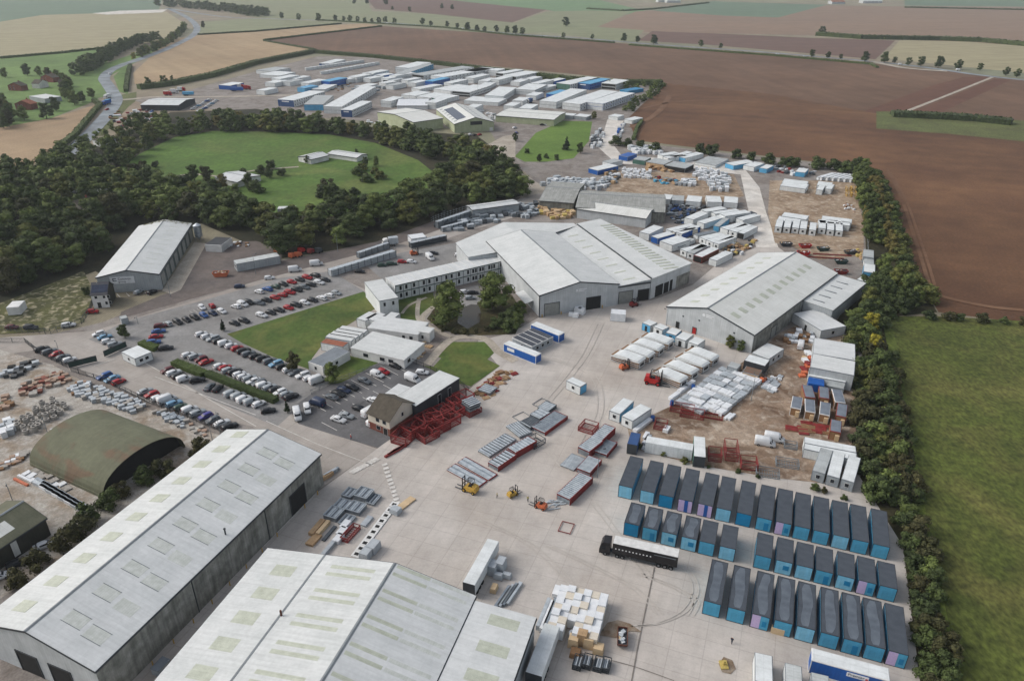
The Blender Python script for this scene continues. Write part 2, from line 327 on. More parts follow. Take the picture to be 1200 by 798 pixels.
FIELDS = [
 ('field', [(0, 0), (190, 0), (186, 12), (120, 16), (50, 18), (0, 26), (-60, 28), (-60, 0)], 'blue_crop'),
 ('field', [(-60, 30), (0, 26), (50, 18), (120, 16), (195, 14), (216, 28), (205, 46), (140, 56), (60, 62), (-60, 70)], 'pale_crop'),
 ('field_track', [(108, 16), (140, 13), (196, 11.5), (190, 15), (125, 17.5)], 'white_track'),
 ('field', [(-60, 70), (0, 67), (130, 56), (128, 70), (112, 92), (60, 92), (-60, 96)], 'pasture'),
 ('field', [(82, 92), (112, 88), (116, 108), (112, 117), (80, 112)], 'verge'),
 ('field', [(-60, 160), (0, 148), (60, 139), (116, 122), (110, 140), (62, 178), (26, 203), (-60, 205)], 'stubble_left'),
 ('field', [(158, 99), (156, 86), (186, 58), (206, 46), (240, 40), (300, 34), (430, 28), (447, 30.5), (309, 47.5), (366, 57.5), (300, 74), (200, 97)], 'stubble'),
 ('field', [(236, 26), (300, 22), (400, 27), (300, 37), (232, 41)], 'olive_crop'),
 ('field', [(133, 90), (146, 78), (155, 76), (150, 111), (140, 108)], 'pasture'),
 ('field', [(311, 48), (447, 31), (600, 41), (740, 52), (900, 63), (1055, 78), (1170, 90), (1290, 104), (1290, 390), (1100, 366), (1062, 300), (1035, 230), (1008, 196), (870, 180), (746, 165), (735, 140), (779, 98), (600, 80), (375, 60)], 'plough'),
 ('field', [(779, 98), (735, 140), (746, 165), (870, 180), (1008, 196), (1035, 230), (1062, 300), (1100, 366), (1290, 390), (1290, 158), (1120, 146), (1025, 133), (900, 110)], 'plough_dark'),
 ('field', [(1012, 131), (1095, 100), (1128, 91), (1165, 90), (1065, 133), (1040, 135)], 'plough_band'),
 ('field', [(1065, 134), (1165, 93), (1185, 94), (1095, 136)], 'plough_band'),
 ('field_track', [(1055, 132), (1101, 114.5), (1161, 90.5), (1165, 91), (1103, 116), (1060, 133)], 'path'),
 ('verge', [(-60, 94), (84, 92), (116, 117), (60, 139), (0, 150), (-60, 162)], 'pasture'),
 ('verge', [(96, 84), (150, 66), (200, 46), (206, 46), (158, 74), (124, 92), (128, 112), (112, 116), (84, 92)], 'pasture'),
 ('verge', [(140, 112), (160, 108), (160, 118), (150, 126), (120, 160), (108, 160), (134, 128)], 'verge'),
 ('reservoir_bank', [(1027, 131), (1060, 131), (1120, 136), (1290, 148), (1290, 175), (1190, 165), (1110, 157), (1027, 151)], 'verge'),
 ('field', [(200, 0), (430, 0), (436, 14), (508, 17), (600, 26), (640, 38), (600, 40), (520, 33), (300, 21), (250, 10), (215, 5)], 'olive_crop'),
 ('field', [(430, 0), (600, 0), (640, 12), (600, 27), (508, 17), (440, 11)], 'plough_far'),
 ('field', [(520, 0), (700, 0), (760, 14), (690, 22), (640, 12)], 'green_crop'),
 ('field', [(640, 14), (690, 13), (740, 14), (700, 32), (640, 38), (600, 28)], 'olive_crop'),
 ('field', [(700, 32), (745, 14), (840, 8), (970, 7), (1290, 10), (1290, 58), (1050, 46), (960, 42), (860, 40), (750, 38), (720, 40)], 'plough_pink'),
 ('field', [(765, 13), (835, 2), (970, 6), (912, 21), (850, 19)], 'blue_crop'),
 ('field', [(640, 38), (700, 32), (755, 36), (740, 50), (700, 46)], 'olive_crop'),
 ('field', [(764, 37), (870, 41), (955, 45), (1049, 48), (1026, 70), (960, 64), (830, 53), (748, 48)], 'plough_far'),
 ('field', [(1054, 48), (1130, 49), (1290, 62), (1290, 95), (1160, 82), (1036, 69)], 'pale_crop'),
 ('field', [(1060, 0), (1290, 0), (1290, 9), (1060, 7)], 'blue_crop'),
 ('industrial_ground', [(158, 118), (215, 108), (300, 84), (375, 66), (450, 68), (600, 82), (700, 94), (778, 98), (735, 140), (748, 168), (872, 182), (1004, 196), (1018, 245), (1020, 320), (980, 380), (1020, 420), (1015, 560), (1058, 640), (1078, 798), (1090, 860), (-160, 860), (-160, 420), (60, 392), (120, 378), (200, 345), (330, 305), (440, 288), (560, 240), (628, 214), (590, 180), (575, 155), (400, 140), (240, 128), (190, 132)], 'grey_yard'),
 ('field', [(1036, 371), (1100, 371), (1300, 382), (1400, 860), (1120, 860), (1080, 700), (1064, 560), (1050, 470)], 'rough_grass'),
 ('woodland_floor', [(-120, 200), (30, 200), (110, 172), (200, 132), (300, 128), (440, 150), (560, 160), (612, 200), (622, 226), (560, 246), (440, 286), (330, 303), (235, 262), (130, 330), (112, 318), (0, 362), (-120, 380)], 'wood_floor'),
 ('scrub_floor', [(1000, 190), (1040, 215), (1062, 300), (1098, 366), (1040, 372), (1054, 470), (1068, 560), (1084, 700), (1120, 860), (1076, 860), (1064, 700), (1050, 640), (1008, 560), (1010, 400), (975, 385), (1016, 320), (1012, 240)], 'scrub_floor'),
]
for i, (n_, pts, m_) in enumerate(FIELDS): flat(n_, pts, i+1, m_)
LAY = [
 ('paddock', [(112, 216), (140, 196), (165, 180), (205, 161), (250, 154), (320, 155), (385, 158), (440, 168), (490, 188), (515, 208), (500, 226), (470, 240), (430, 252), (380, 254), (330, 252), (285, 238), (235, 224), (180, 221), (130, 222)], 'lawn_bright'),
 ('lawn', [(603, 184), (628, 156), (660, 142), (694, 143), (690, 166), (672, 186), (640, 190), (615, 190)], 'lawn_striped'),
 ('track', [(590, 196), (618, 206), (632, 216), (650, 214), (632, 236), (600, 240), (618, 222)], 'path'),
 ('track', [(560, 176), (590, 160), (604, 158), (604, 186), (590, 184)], 'path'),
 ('road', [(712, 140), (732, 140), (717, 168), (728, 182), (800, 188), (870, 195), (890, 220), (898, 250), (912, 290), (900, 300), (886, 290), (868, 205), (800, 196), (722, 192), (702, 174)], 'white_track'),
 ('concrete_yard', [(632, 372), (700, 360), (765, 352), (812, 334), (840, 310), (886, 290), (912, 290), (925, 300), (830, 360), (790, 382), (880, 412), (945, 380), (1000, 400), (1002, 480), (960, 500), (1008, 560), (1058, 640), (1078, 798), (1090, 860), (-160, 860), (100, 820), (376, 574), (442, 526), (455, 516), (545, 460), (585, 430), (560, 400), (600, 390)], 'concrete_yard'),
 ('concrete_road', [(-160, 420), (0, 396), (110, 388), (300, 330), (440, 290), (560, 247), (640, 225), (650, 240), (560, 268), (470, 298), (385, 320), (440, 345), (510, 352), (495, 400), (440, 430), (340, 478), (352, 496), (442, 526), (376, 572), (296, 500), (200, 480), (104, 440), (60, 408), (-160, 440)], 'concrete_road'),
 ('gravel_yard', [(-160, 430), (0, 410), (62, 428), (106, 452), (180, 482), (262, 512), (240, 545), (150, 605), (60, 665), (-160, 800)], 'gravel'),
 ('car_park', [(104, 398), (150, 376), (240, 352), (330, 326), (388, 318), (432, 345), (270, 392), (320, 420), (385, 450), (345, 482), (325, 500), (250, 470), (200, 440), (140, 412)], 'grey_asphalt'),
 ('car_park', [(350, 497), (340, 480), (366, 461), (390, 449), (447, 425), (484, 424), (520, 441), (540, 470), (456, 516), (443, 525), (398, 512)], 'dark_asphalt'),
 ('service_road', [(140, 374), (300, 330), (384, 308), (462, 288), (600, 240), (610, 232), (585, 232), (440, 284), (330, 306), (190, 346), (142, 366)], 'red_asphalt'),
 ('forecourt', [(132, 352), (190, 340), (216, 340), (300, 316), (330, 304), (330, 290), (300, 283), (241, 284), (196, 340)], 'red_asphalt'),
 ('apron', [(190, 341), (228, 284), (242, 286), (212, 340), (200, 345)], 'path'),
 ('car_park', [(430, 312), (468, 297), (560, 280), (575, 300), (520, 318), (450, 330)], 'grey_asphalt'),
 ('rubble_ground', [(-60, 372), (0, 356), (98, 318), (112, 346), (98, 378), (60, 388), (-60, 396)], 'rubble'),
 ('lawn', [(266, 392), (426, 342), (438, 352), (440, 362), (385, 395), (366, 420), (362, 433), (318, 418), (285, 403)], 'lawn'),
 ('lawn', [(384, 451), (404, 416), (446, 424), (400, 449)], 'lawn'),
 ('lawn', [(518, 401), (569, 401), (579, 414), (571, 421.5), (586, 429), (552, 453), (532, 448), (497, 429), (508, 430), (517, 420), (506, 416)], 'lawn'),
 ('lawn', [(466, 350), (508, 343), (508, 358), (494, 372), (490, 378), (478, 376), (466, 372)], 'lawn'),
 ('marsh_bank', [(500, 374), (512, 358), (560, 340), (600, 346), (614, 370), (604, 392), (545, 394), (515, 386)], 'marsh'),
 ('car_park', [(538, 340), (560, 334), (566, 350), (556, 360), (540, 360)], 'grey_asphalt'),
 ('dirt_yard', [(735, 500), (800, 470), (870, 425), (915, 390), (955, 372), (1004, 400), (1004, 480), (1000, 560), (960, 566), (905, 560), (815, 545), (740, 525)], 'dirt'),
 ('dirt_yard', [(902, 212), (1000, 212), (1012, 260), (1012, 300), (960, 305), (930, 290), (908, 285), (900, 250)], 'sandy_dirt'),
 ('dirt_yard', [(720, 200), (860, 205), (872, 230), (840, 240), (760, 236), (710, 225)], 'sandy_dirt'),
 ('storage_yard', [(270, 96), (378, 70), (440, 72), (480, 95), (400, 120), (300, 122), (240, 118)], 'grey_yard'),
]
for i, (n_, pts, m_) in enumerate(LAY): flat(n_, pts, 32+i, m_)
flat('pond', [(543, 361), (552, 357), (561, 358), (564, 368), (562, 378), (548, 386), (536, 379), (537, 370)], 62, "water")
# hard paths, roads
ribbon('footpath', [(500, 428), (530, 398), (566, 397), (585, 413), (604, 424)], 3, 64, 'path')
ribbon('footpath', [(491, 350), (492, 378), (530, 396)], 1.6, 64, 'path')
ribbon('footpath', [(508, 360), (495, 372), (500, 382), (525, 394)], 2.2, 65, 'path')
ribbon('footpath', [(471, 368), (480, 358), (500, 349)], 1.2, 65, 'path')
ribbon('field_track', [(60, 222), (150, 216), (220, 205), (262, 207), (300, 200), (350, 196)], 2.4, 66, 'path')
ribbon('main_road', [(80, 182), (92, 170), (113, 149), (131, 128), (136, 117), (132, 108), (125, 98), (122, 92), (128, 84), (142, 77), (160, 71), (190, 60), (212, 50), (226, 42), (231, 34), (226, 26), (214, 18), (196, 10)], 11, 67, 'road_asphalt')
ribbon('side_road', [(133, 118), (150, 117), (185, 114), (230, 114), (300, 113), (345, 112)], 7, 65, 'path')
ribbon('main_road', [(196, 10), (260, 20), (330, 23), (430, 26), (520, 32), (600, 40), (680, 45), (760, 52), (900, 62), (1055, 76), (1160, 90), (1300, 104)], 9, 67, 'road_asphalt')
ribbon('layby', [(1020, 72), (1060, 80), (1110, 84)], 9, 68, 'path')
# painted markings
mk = MB(); mk.recalc = False
def stripe(p, q, wd=.15, z=.22, dash=None):
    a, b = Vector(at(*p)), Vector(at(*q)); d = (b-a); Ln = d.length; d.normalize(); n_ = Vector((-d.y, d.x))*wd/2; t = 0
    step, on = dash or (Ln, Ln)
    while t < Ln-.01:
        s0 = a+d*t; s1 = a+d*min(t+on, Ln); mk.poly([(*(s0-n_), z), (*(s1-n_), z), (*(s1+n_), z), (*(s0+n_), z)], 'paint_white'); t += step

mat('soil_track', L3(112, 84, 63), .97, .12, .05, None, L3(96, 69, 50), world=True)
mat('margin', L3(92, 104, 44), .97, .2, .1, 'grass', L3(78, 88, 36), world=True)
mat('stain', L3(112, 94, 76), .95, .15, .6, None, L3(140, 128, 114), world=True)
mat('joint', L3(120, 114, 108), .95, .1, .6, world=True)
ribbon('field_track', [(1040, 200), (1056, 232), (1068, 268), (1080, 305), (1092, 345)], 1.6, 69, 'soil_track')
ribbon('field_track', [(1043, 202), (1062, 236), (1075, 272), (1088, 310), (1098, 345)], 1.2, 70, 'soil_track')
ribbon('field_track', [(1092, 345), (1120, 352), (1160, 360), (1200, 364)], 2.5, 69, 'soil_track')
ribbon('field_track', [(752, 128), (790, 120), (850, 118), (930, 124), (1015, 131)], 3, 69, 'soil_track')
ribbon('field_track', [(740, 150), (760, 140), (775, 128), (785, 112)], 5, 69, 'soil_track')
ribbon('meadow_margin', [(1041, 385), (1050, 430), (1061, 500), (1071, 565), (1084, 640), (1100, 720), (1118, 810)], 3.0, 40, 'margin')
ribbon('concrete_joint', [(767, 665), (757, 712), (748, 755), (738, 810)], .22, 66, 'joint')
ribbon('concrete_joint', [(716, 774), (748, 783), (790, 798)], .15, 66, 'joint')
flat('mud_stain', [(706, 738), (712, 730), (724, 727), (738, 731), (752, 741), (738, 740), (722, 748), (710, 746), (702, 745)], 67, 'stain')
flat('mud_stain', [(842, 778), (848, 770), (858, 774), (862, 784), (856, 790), (846, 788)], 67, 'stain')
flat('mud_stain', [(404, 470), (420, 460), (432, 466), (418, 478)], 67, 'dark_asphalt')
for pts in ([(640, 640), (700, 668), (740, 690), (770, 720)], [(800, 665), (812, 690), (800, 715), (770, 730), (740, 734)], [(560, 610), (620, 640), (680, 700), (700, 740)], [(610, 500), (650, 540), (700, 600), (760, 680)], [(744, 672), (790, 690), (812, 705), (806, 722)], [(640, 420), (690, 440), (700, 480), (680, 520)], [(700, 380), (680, 420), (640, 470)]): 
    for s in (0, 3.2): ribbon('tyre_mark', [(a+s*2.2, b_) for a, b_ in pts], .28, 67, 'tyre')
# ------------------------------------------------------------------ material palette for built things
mat('roof_white', L3(196, 198, 197), .6, .06, .2, 'roof', L3(186, 189, 188), p={'bw': 3.4, 'bh': 1.05, 'mc': .9, 'st': .06})
mat('roof_grey', L3(197, 199, 199), .6, .05, .2, 'roof', L3(186, 189, 189), p={'bw': 3.4, 'bh': 1.05, 'mc': .92, 'st': .06})
mat('roof_old', L3(150, 151, 148), .8, .1, .3, 'roof', L3(134, 136, 132), p={'bw': 2.4, 'bh': 1.05, 'mc': .8, 'st': .14})
mat('roof_cream', L3(206, 207, 203), .6, .04, .2, 'roof', L3(197, 198, 193))
mat('roof_olive', L3(96, 96, 80), .85, .1, .3, 'roof', L3(84, 86, 70))
mat('roof_tile', L3(84, 78, 68), .9, .12, 1.0, 'roof', L3(72, 66, 58), p={'bw': 8, 'bh': .35, 'mc': .7})
mat('roof_slate', L3(66, 66, 72), .8, .12, 1.0, 'roof', L3(76, 76, 80), p={'bw': 8, 'bh': .4, 'mc': .8})
mat('roof_red', L3(150, 92, 72), .9, .12, 1.0, 'roof', L3(128, 80, 62), p={'bw': 8, 'bh': .4, 'mc': .8})
mat('felt_dark', L3(72, 76, 84), .9, .06, .5, None, L3(64, 68, 76))
mat('felt_grey', L3(120, 126, 132), .85, .06, .5, None, L3(108, 114, 120))
mat('felt_wet', L3(112, 120, 130), .55, .05, .4, None, L3(94, 100, 110))
mat('skylight', L3(178, 182, 168), .5, .1, .8, 'roof', L3(164, 168, 154), p={'bw': 30, 'bh': 1.05, 'mc': .85})
mat('clad_grey', L3(158, 163, 166), .7, .06, .3, 'clad', L3(144, 149, 152))
mat('clad_light', L3(182, 186, 188), .7, .05, .3, 'clad', L3(168, 172, 174))
mat('clad_weathered', L3(138, 138, 132), .85, .12, .4, 'clad', L3(106, 106, 100), p={'st': .3, 'fx': 1.2})
mat('clad_cream', L3(168, 174, 144), .7, .05, .3, 'clad', L3(156, 162, 132))
mat('clad_dark', L3(66, 64, 56), .85, .08, .3, 'clad', L3(54, 54, 48))
mat('clad_charcoal', L3(58, 60, 64), .7, .06, .4, 'clad', L3(50, 52, 56))
mat('olive_sheet', L3(104, 106, 86), .85, .1, .12, 'roof', L3(94, 95, 77), p={'bw': 3, 'bh': 1, 'mc': .92, 'st': .07, 'rust': L3(106, 82, 66)})
mat('rust_patch', L3(112, 84, 72), .9, .2, .5, None, L3(96, 90, 76))
mat('trim_dark', L3(60, 64, 68), .6, .05, 1)
mat('trim_grey', L3(120, 126, 130), .6, .05, 1)
mat('trim_white', L3(208, 208, 206), .5, .05, 1)
mat('glass_dark', L3(38, 42, 48), .15, .05, .5)
mat('glass_blue', L3(70, 92, 112), .15, .05, .5)
mat('solar', L3(48, 56, 76), .25, .08, .8, 'roof', L3(40, 48, 66), p={'bw': 1.7, 'bh': 1, 'mc': 1.5})
mat('doorway_dark', L3(40, 40, 40), .9, .2, .5)  # shade inside open doorways put into the colour; dark doors share it
mat('door_grey', L3(140, 142, 138), .6, .06, .8, 'sheet', p={'bw': 9, 'bh': .5})
mat('door_green', L3(70, 88, 84), .6, .06, .8)
mat('white_panel', L3(206, 208, 208), .5, .04, .5, 'clad', L3(192, 195, 196), p={'st': .07})
mat('cabin_white', L3(208, 211, 212), .6, .05, .5, 'clad', L3(196, 200, 200), p={'st': .08})
mat('cabin_grey', L3(150, 156, 160), .6, .05, .5, 'clad', L3(136, 142, 146), p={'st': .1})
mat('cabin_roof', L3(208, 212, 213), .7, .05, .3, 'roof', L3(192, 196, 196), p={'bw': 3.0, 'bh': 40, 'mc': .85})
mat('cabin_roof_grey', L3(166, 171, 172), .75, .07, .4, 'roof', L3(148, 152, 152), p={'bw': 3.0, 'bh': 40, 'mc': .85})
mat('cabin_roof_ribbed', L3(186, 190, 190), .7, .06, .4, 'roof', L3(160, 164, 162), p={'bw': 40, 'bh': .6, 'mc': .8})
mat('teal', L3(74, 152, 184), .45, .08, .5, 'clad', L3(64, 138, 170), p={'st': .1})
mat('teal_pale', L3(124, 182, 206), .5, .08, .6, 'clad', L3(104, 166, 194), p={'st': .12})
mat('teal_deep', L3(10, 122, 168), .4, .06, .6)
mat('lilac', L3(190, 172, 204), .5, .06, 3.0, None, L3(176, 158, 198))
mat('blue_panel', L3(26, 84, 158), .45, .06, .5, 'clad', L3(30, 78, 146), p={'st': .07})
mat('blue_sky', L3(86, 156, 196), .5, .06, .5)
mat('navy', L3(48, 78, 124), .5, .06, .6)
mat('green_panel', L3(74, 110, 98), .6, .06, .5)
mat('brick_red', L3(122, 78, 66), .9, .1, .5, 'brick', L3(112, 62, 52))
mat('render_cream', L3(202, 194, 180), .85, .04, .4, None, L3(190, 182, 168))
mat('house_white', L3(212, 212, 210), .8, .04, .4)
mat('galv', L3(150, 158, 164), .35, .1, .8, None, L3(126, 134, 142), metal=.5)
mat('galv_light', L3(188, 194, 198), .4, .08, .8, None, L3(160, 168, 174), metal=.3)
mat('steel_dark', L3(82, 88, 94), .5, .1, .8, metal=.4)
mat('red_oxide', L3(130, 42, 42), .7, .12, .7, None, L3(106, 40, 38))
mat('red_paint', L3(170, 36, 36), .4, .06, .7)
mat('orange_paint', L3(186, 100, 66), .5, .08, .7)
mat('yellow_paint', L3(184, 148, 66), .5, .08, .7)
mat('black_paint', L3(34, 33, 36), .35, .1, .7)
mat('dark_green_paint', L3(40, 62, 58), .5, .1, .7)
mat('rubber', L3(28, 28, 29), .9, .1, 1)
mat('rim', L3(130, 132, 136), .35, .05, 1, metal=.6)
mat('timber', L3(180, 152, 118), .85, .14, .8, 'sheet', L3(160, 132, 100), p={'bw': 4, 'bh': .2, 'mc': .7})
mat('timber_dark', L3(140, 108, 78), .9, .14, .8, 'sheet', L3(120, 92, 66), p={'bw': 4, 'bh': .2, 'mc': .6})
mat('ply', L3(196, 172, 138), .8, .06, .5)
mat('wrap_white', L3(214, 216, 218), .35, .05, .8, None, L3(198, 202, 206))
mat('wrap_grey', L3(168, 174, 178), .4, .08, .8, None, L3(150, 156, 162))
mat('concrete_block', L3(158, 154, 148), .9, .1, 1.2, None, L3(138, 134, 128))
mat('stone_pink', L3(158, 136, 120), .9, .12, 1.2, None, L3(138, 114, 98))
mat('yellow_mark', L3(180, 160, 92), .7, .1, .7)
mat('skip_rust', L3(96, 60, 48), .9, .2, .8)
mat('sign_white', L3(214, 216, 218), .5, .03, .5)
mat('sign_ink', L3(38, 44, 66), .6, .03, .5)
mat('sign_red', L3(176, 42, 50), .5, .03, .5)
mat('sign_purple', L3(120, 84, 160), .5, .03, .5)
mat('headlamp', L3(225, 228, 230), .1, .02, 1)
mat('taillamp', L3(150, 20, 22), .3, .02, 1)
mat('skin', L3(190, 146, 124), .7, .03, 3)
mat('hat_white', L3(214, 214, 210), .4)
mat('hi_vis', L3(176, 172, 120), .7, .05, 3)
mat('workwear', L3(44, 50, 66), .9, .1, 3)
GZ = .1
# ------------------------------------------------------------------ cars
CARCOL = {'white': (206, 208, 210), 'silver': (150, 156, 160), 'grey': (92, 98, 104), 'black': (34, 36, 40), 'red': (150, 28, 36), 'blue': (48, 84, 140), 'dark blue': (34, 46, 72), 'pale blue': (110, 150, 178), 'green': (46, 70, 60), 'violet blue': (66, 62, 130), 'maroon': (86, 26, 34)}
for k, v in CARCOL.items(): mat('car_'+k.replace(' ', '_'), L3(*v), .28, .03, .4)
#   type: list of stations (y from rear, sill z, belt z, top z, half width at belt, half width at top)
CARS = {
 'hatchback': (4.1, 1.76, [(-2.05, .42, .72, .74, .78, .76), (-2.0, .28, .92, .95, .86, .72), (-1.72, .24, .98, 1.36, .88, .62), (-1.3, .22, .98, 1.46, .88, .64), (0, .22, .96, 1.48, .88, .64), (.35, .22, .95, 1.42, .88, .62), (1.0, .22, .93, .97, .88, .74), (1.75, .24, .82, .84, .84, .76), (2.0, .3, .68, .70, .76, .72), (2.05, .4, .6, .62, .7, .68)]),
 'saloon': (4.6, 1.8, [(-2.3, .42, .74, .76, .8, .78), (-2.25, .28, .94, .96, .87, .78), (-1.75, .24, .98, 1.0, .89, .78), (-1.15, .22, .97, 1.38, .9, .64), (-.2, .22, .96, 1.44, .9, .65), (.3, .22, .95, 1.38, .9, .63), (1.05, .22, .93, .96, .9, .76), (1.95, .24, .82, .84, .86, .78), (2.25, .3, .68, .7, .78, .74), (2.3, .4, .6, .62, .72, .7)]),
 'estate car': (4.6, 1.82, [(-2.3, .42, .78, .8, .8, .78), (-2.25, .3, .98, 1.0, .88, .76), (-2.02, .26, 1.0, 1.44, .9, .66), (-1.5, .24, 1.0, 1.54, .91, .67), (0, .24, .99, 1.56, .91, .67), (.4, .24, .98, 1.5, .91, .65), (1.05, .24, .98, 1.02, .91, .78), (1.95, .26, .9, .92, .88, .8), (2.25, .32, .74, .76, .8, .76), (2.3, .42, .64, .66, .74, .72)]),
 'suv': (4.6, 1.9, [(-2.3, .5, .9, .92, .84, .82), (-2.25, .36, 1.1, 1.12, .92, .8), (-2.05, .32, 1.12, 1.62, .94, .7), (-1.5, .3, 1.12, 1.72, .95, .72), (.1, .3, 1.1, 1.73, .95, .72), (.45, .3, 1.08, 1.66, .95, .7), (1.05, .3, 1.08, 1.13, .95, .82), (1.95, .32, 1.0, 1.02, .92, .84), (2.25, .38, .84, .86, .84, .8), (2.3, .48, .7, .72, .78, .76)]),
 'small van': (4.4, 1.84, [(-2.2, .4, 1.0, 1.02, .88, .84), (-2.19, .3, 1.1, 1.74, .9, .8), (-1.5, .26, 1.1, 1.84, .92, .8), (0, .26, 1.08, 1.86, .92, .8), (.5, .26, 1.04, 1.8, .92, .76), (1.3, .26, 1.02, 1.06, .92, .82), (1.9, .28, .9, .92, .88, .8), (2.15, .34, .74, .76, .8, .76), (2.2, .42, .64, .66, .74, .72)]),
 'van': (5.4, 2.0, [(-2.7, .45, 1.2, 1.22, .96, .92), (-2.69, .35, 1.3, 2.3, .98, .88), (-2.2, .3, 1.3, 2.42, 1.0, .9), (.8, .3, 1.28, 2.44, 1.0, .9), (1.15, .3, 1.26, 2.3, 1.0, .86), (1.95, .3, 1.24, 1.3, .99, .86), (2.5, .34, 1.05, 1.07, .94, .86), (2.68, .4, .8, .82, .86, .8), (2.7, .5, .7, .72, .8, .76)]),
}
CARPROTO = {}
def car_meshes(kind, colour):
    key = (kind, colour)
    if key in CARPROTO: return CARPROTO[key]
    Ln, W, st = CARS[kind]; body = MB(); m = 'car_'+colour.replace(' ', '_'); rings = []
    for y, z0, zb, zt, hb, ht in st:
        zm = z0+(zb-z0)*.5
        rings.append([(hb*.93, y, z0), (hb*1.0, y, zm), (hb*.98, y, zb), (ht, y, zt), (ht*.55, y, zt+.035), (-ht*.55, y, zt+.035), (-ht, y, zt), (-hb*.98, y, zb), (-hb, y, zm), (-hb*.93, y, z0)])
    k = body.mi(m); n = 10
    for r_ in rings: body.v += r_
    for i in range(len(rings)-1):
        for j in range(n):
            c = (j+1) % n; body.f.append((i*n+j, i*n+c, (i+1)*n+c, (i+1)*n+j)); body.m.append(k)
    body.f.append(tuple(range(n))); body.m.append(k); body.f.append(tuple(range((len(rings)-1)*n, len(rings)*n))[::-1]); body.m.append(k)
    res = [('body', body.mesh('car_body', True))]
    # glazed bands, a touch proud of the shell
    def pane(nm, pts):
        g = MB(); g.recalc = False; g.poly(pts, 'glass_dark'); res.append((nm, g.mesh('car_'+nm)))
    tall = [s_ for s_ in st if s_[3]-s_[2] > .25]; y0, y1 = tall[0], tall[-1]; e = .02
    iF = st.index(y1)+1; fr = st[iF]; iB = st.index(y0)-1; bk = st[max(iB, 0)]
    q = .12
    def lerp(a, b_, t): return a+(b_-a)*t
    pane('windscreen', [(-lerp(fr[5], y1[5], q)*.93, lerp(fr[0], y1[0], q)+e, lerp(fr[3], y1[3], q)+.05), (lerp(fr[5], y1[5], q)*.93, lerp(fr[0], y1[0], q)+e, lerp(fr[3], y1[3], q)+.05), (y1[5]*.9, y1[0]-(.05)+e, y1[3]+.035), (-y1[5]*.9, y1[0]-.05+e, y1[3]+.035)])
    if 'van' not in kind or colour in ():
        pane('rear_window', [(lerp(bk[5], y0[5], .15)*.88, lerp(bk[0], y0[0], .15)-e*2, lerp(bk[3], y0[3], .15)+.04), (-lerp(bk[5], y0[5], .15)*.88, lerp(bk[0], y0[0], .15)-e*2, lerp(bk[3], y0[3], .15)+.04), (-y0[5]*.85, y0[0]-e*2, y0[3]-.02), (y0[5]*.85, y0[0]-e*2, y0[3]-.02)])
    for s in (-1, 1):
        g = MB(); g.recalc = False
        segs = tall if 'van' not in kind else tall[-2:]
        if 'van' in kind: segs = [tuple(lerp(a, b_, .62) for a, b_ in zip(tall[-2], tall[-1])) if kind == 'van' else tuple(lerp(a, b_, .1) for a, b_ in zip(tall[-2], tall[-1])), tall[-1]]
        lo = [(s*(lerp(a[4]*.98, a[5], .12)+e), a[0]+(.12 if i == 0 else 0), lerp(a[2], a[3], .12)) for i, a in enumerate(segs)]
        hi = [(s*(lerp(a[4]*.98, a[5], .85)+e), a[0]+(.12 if i == 0 else 0), lerp(a[2], a[3], .85)) for i, a in enumerate(segs)]
        lo.append((s*(fr[4]*.95+e), lerp(fr[0], y1[0], .25), lerp(fr[2], y1[2], .3)+.06))
        g.poly((lo+hi[::-1]) if s > 0 else (lo+hi[::-1])[::-1], 'glass_dark'); res.append(('side_window', g.mesh('car_side_window')))
    hw = W/2
    for sx in (-1, 1):
        for yy in (-Ln*.3, Ln*.31):
            wm = MB(); rr = .33 if kind not in ('van', 'suv') else .37
            wm.tube((sx*(hw-.2), yy, rr), (sx*(hw+.015), yy, rr), rr, 'rubber', 12); wm.tube((sx*(hw+.0), yy, rr), (sx*(hw+.03), yy, rr), rr*.6, 'rim', 8)
            res.append(('wheel', wm.mesh('car_wheel')))
    f_ = st[-2]; b2 = st[1]
    for sx in (-1, 1):
        hl = MB(); hl.box(min(sx*.5, sx*.76), max(sx*.5, sx*.76), f_[0]-.22, f_[0]+.035, f_[2]-.12, f_[2]+.0, 'headlamp'); res.append(('headlight', hl.mesh('car_headlight')))
        tl = MB(); tl.box(min(sx*.62, sx*.84), max(sx*.62, sx*.84), b2[0]-.06, b2[0]+.12, b2[2]-.25, b2[2]-.02, 'taillamp'); res.append(('tail_light', tl.mesh('car_tail_light')))
    CARPROTO[key] = res; return res
CARNAME = {'hatchback': 'hatchback_car', 'saloon': 'saloon_car', 'estate car': 'estate_car', 'suv': 'suv_car', 'small van': 'small_van', 'van': 'panel_van'}
NCAR = 0
def car(x, y, az, kind, colour, label, group):
    global NCAR; NCAR += 1
    t = thing(CARNAME[kind], label, 'van' if 'van' in kind else 'car', x, y, az, group, z=GZ)
    for nm, me in car_meshes(kind, colour): link(nm, me, t)
    return t
CC = {'w': 'white', 's': 'silver', 'g': 'grey', 'k': 'black', 'r': 'red', 'b': 'blue', 'd': 'dark blue', 'p': 'pale blue', 'n': 'green', 'v': 'violet blue', 'm': 'maroon'}
KK = {'h': 'hatchback', 'l': 'saloon', 'e': 'estate car', 'u': 'suv', 'm': 'small van', 'V': 'van'}
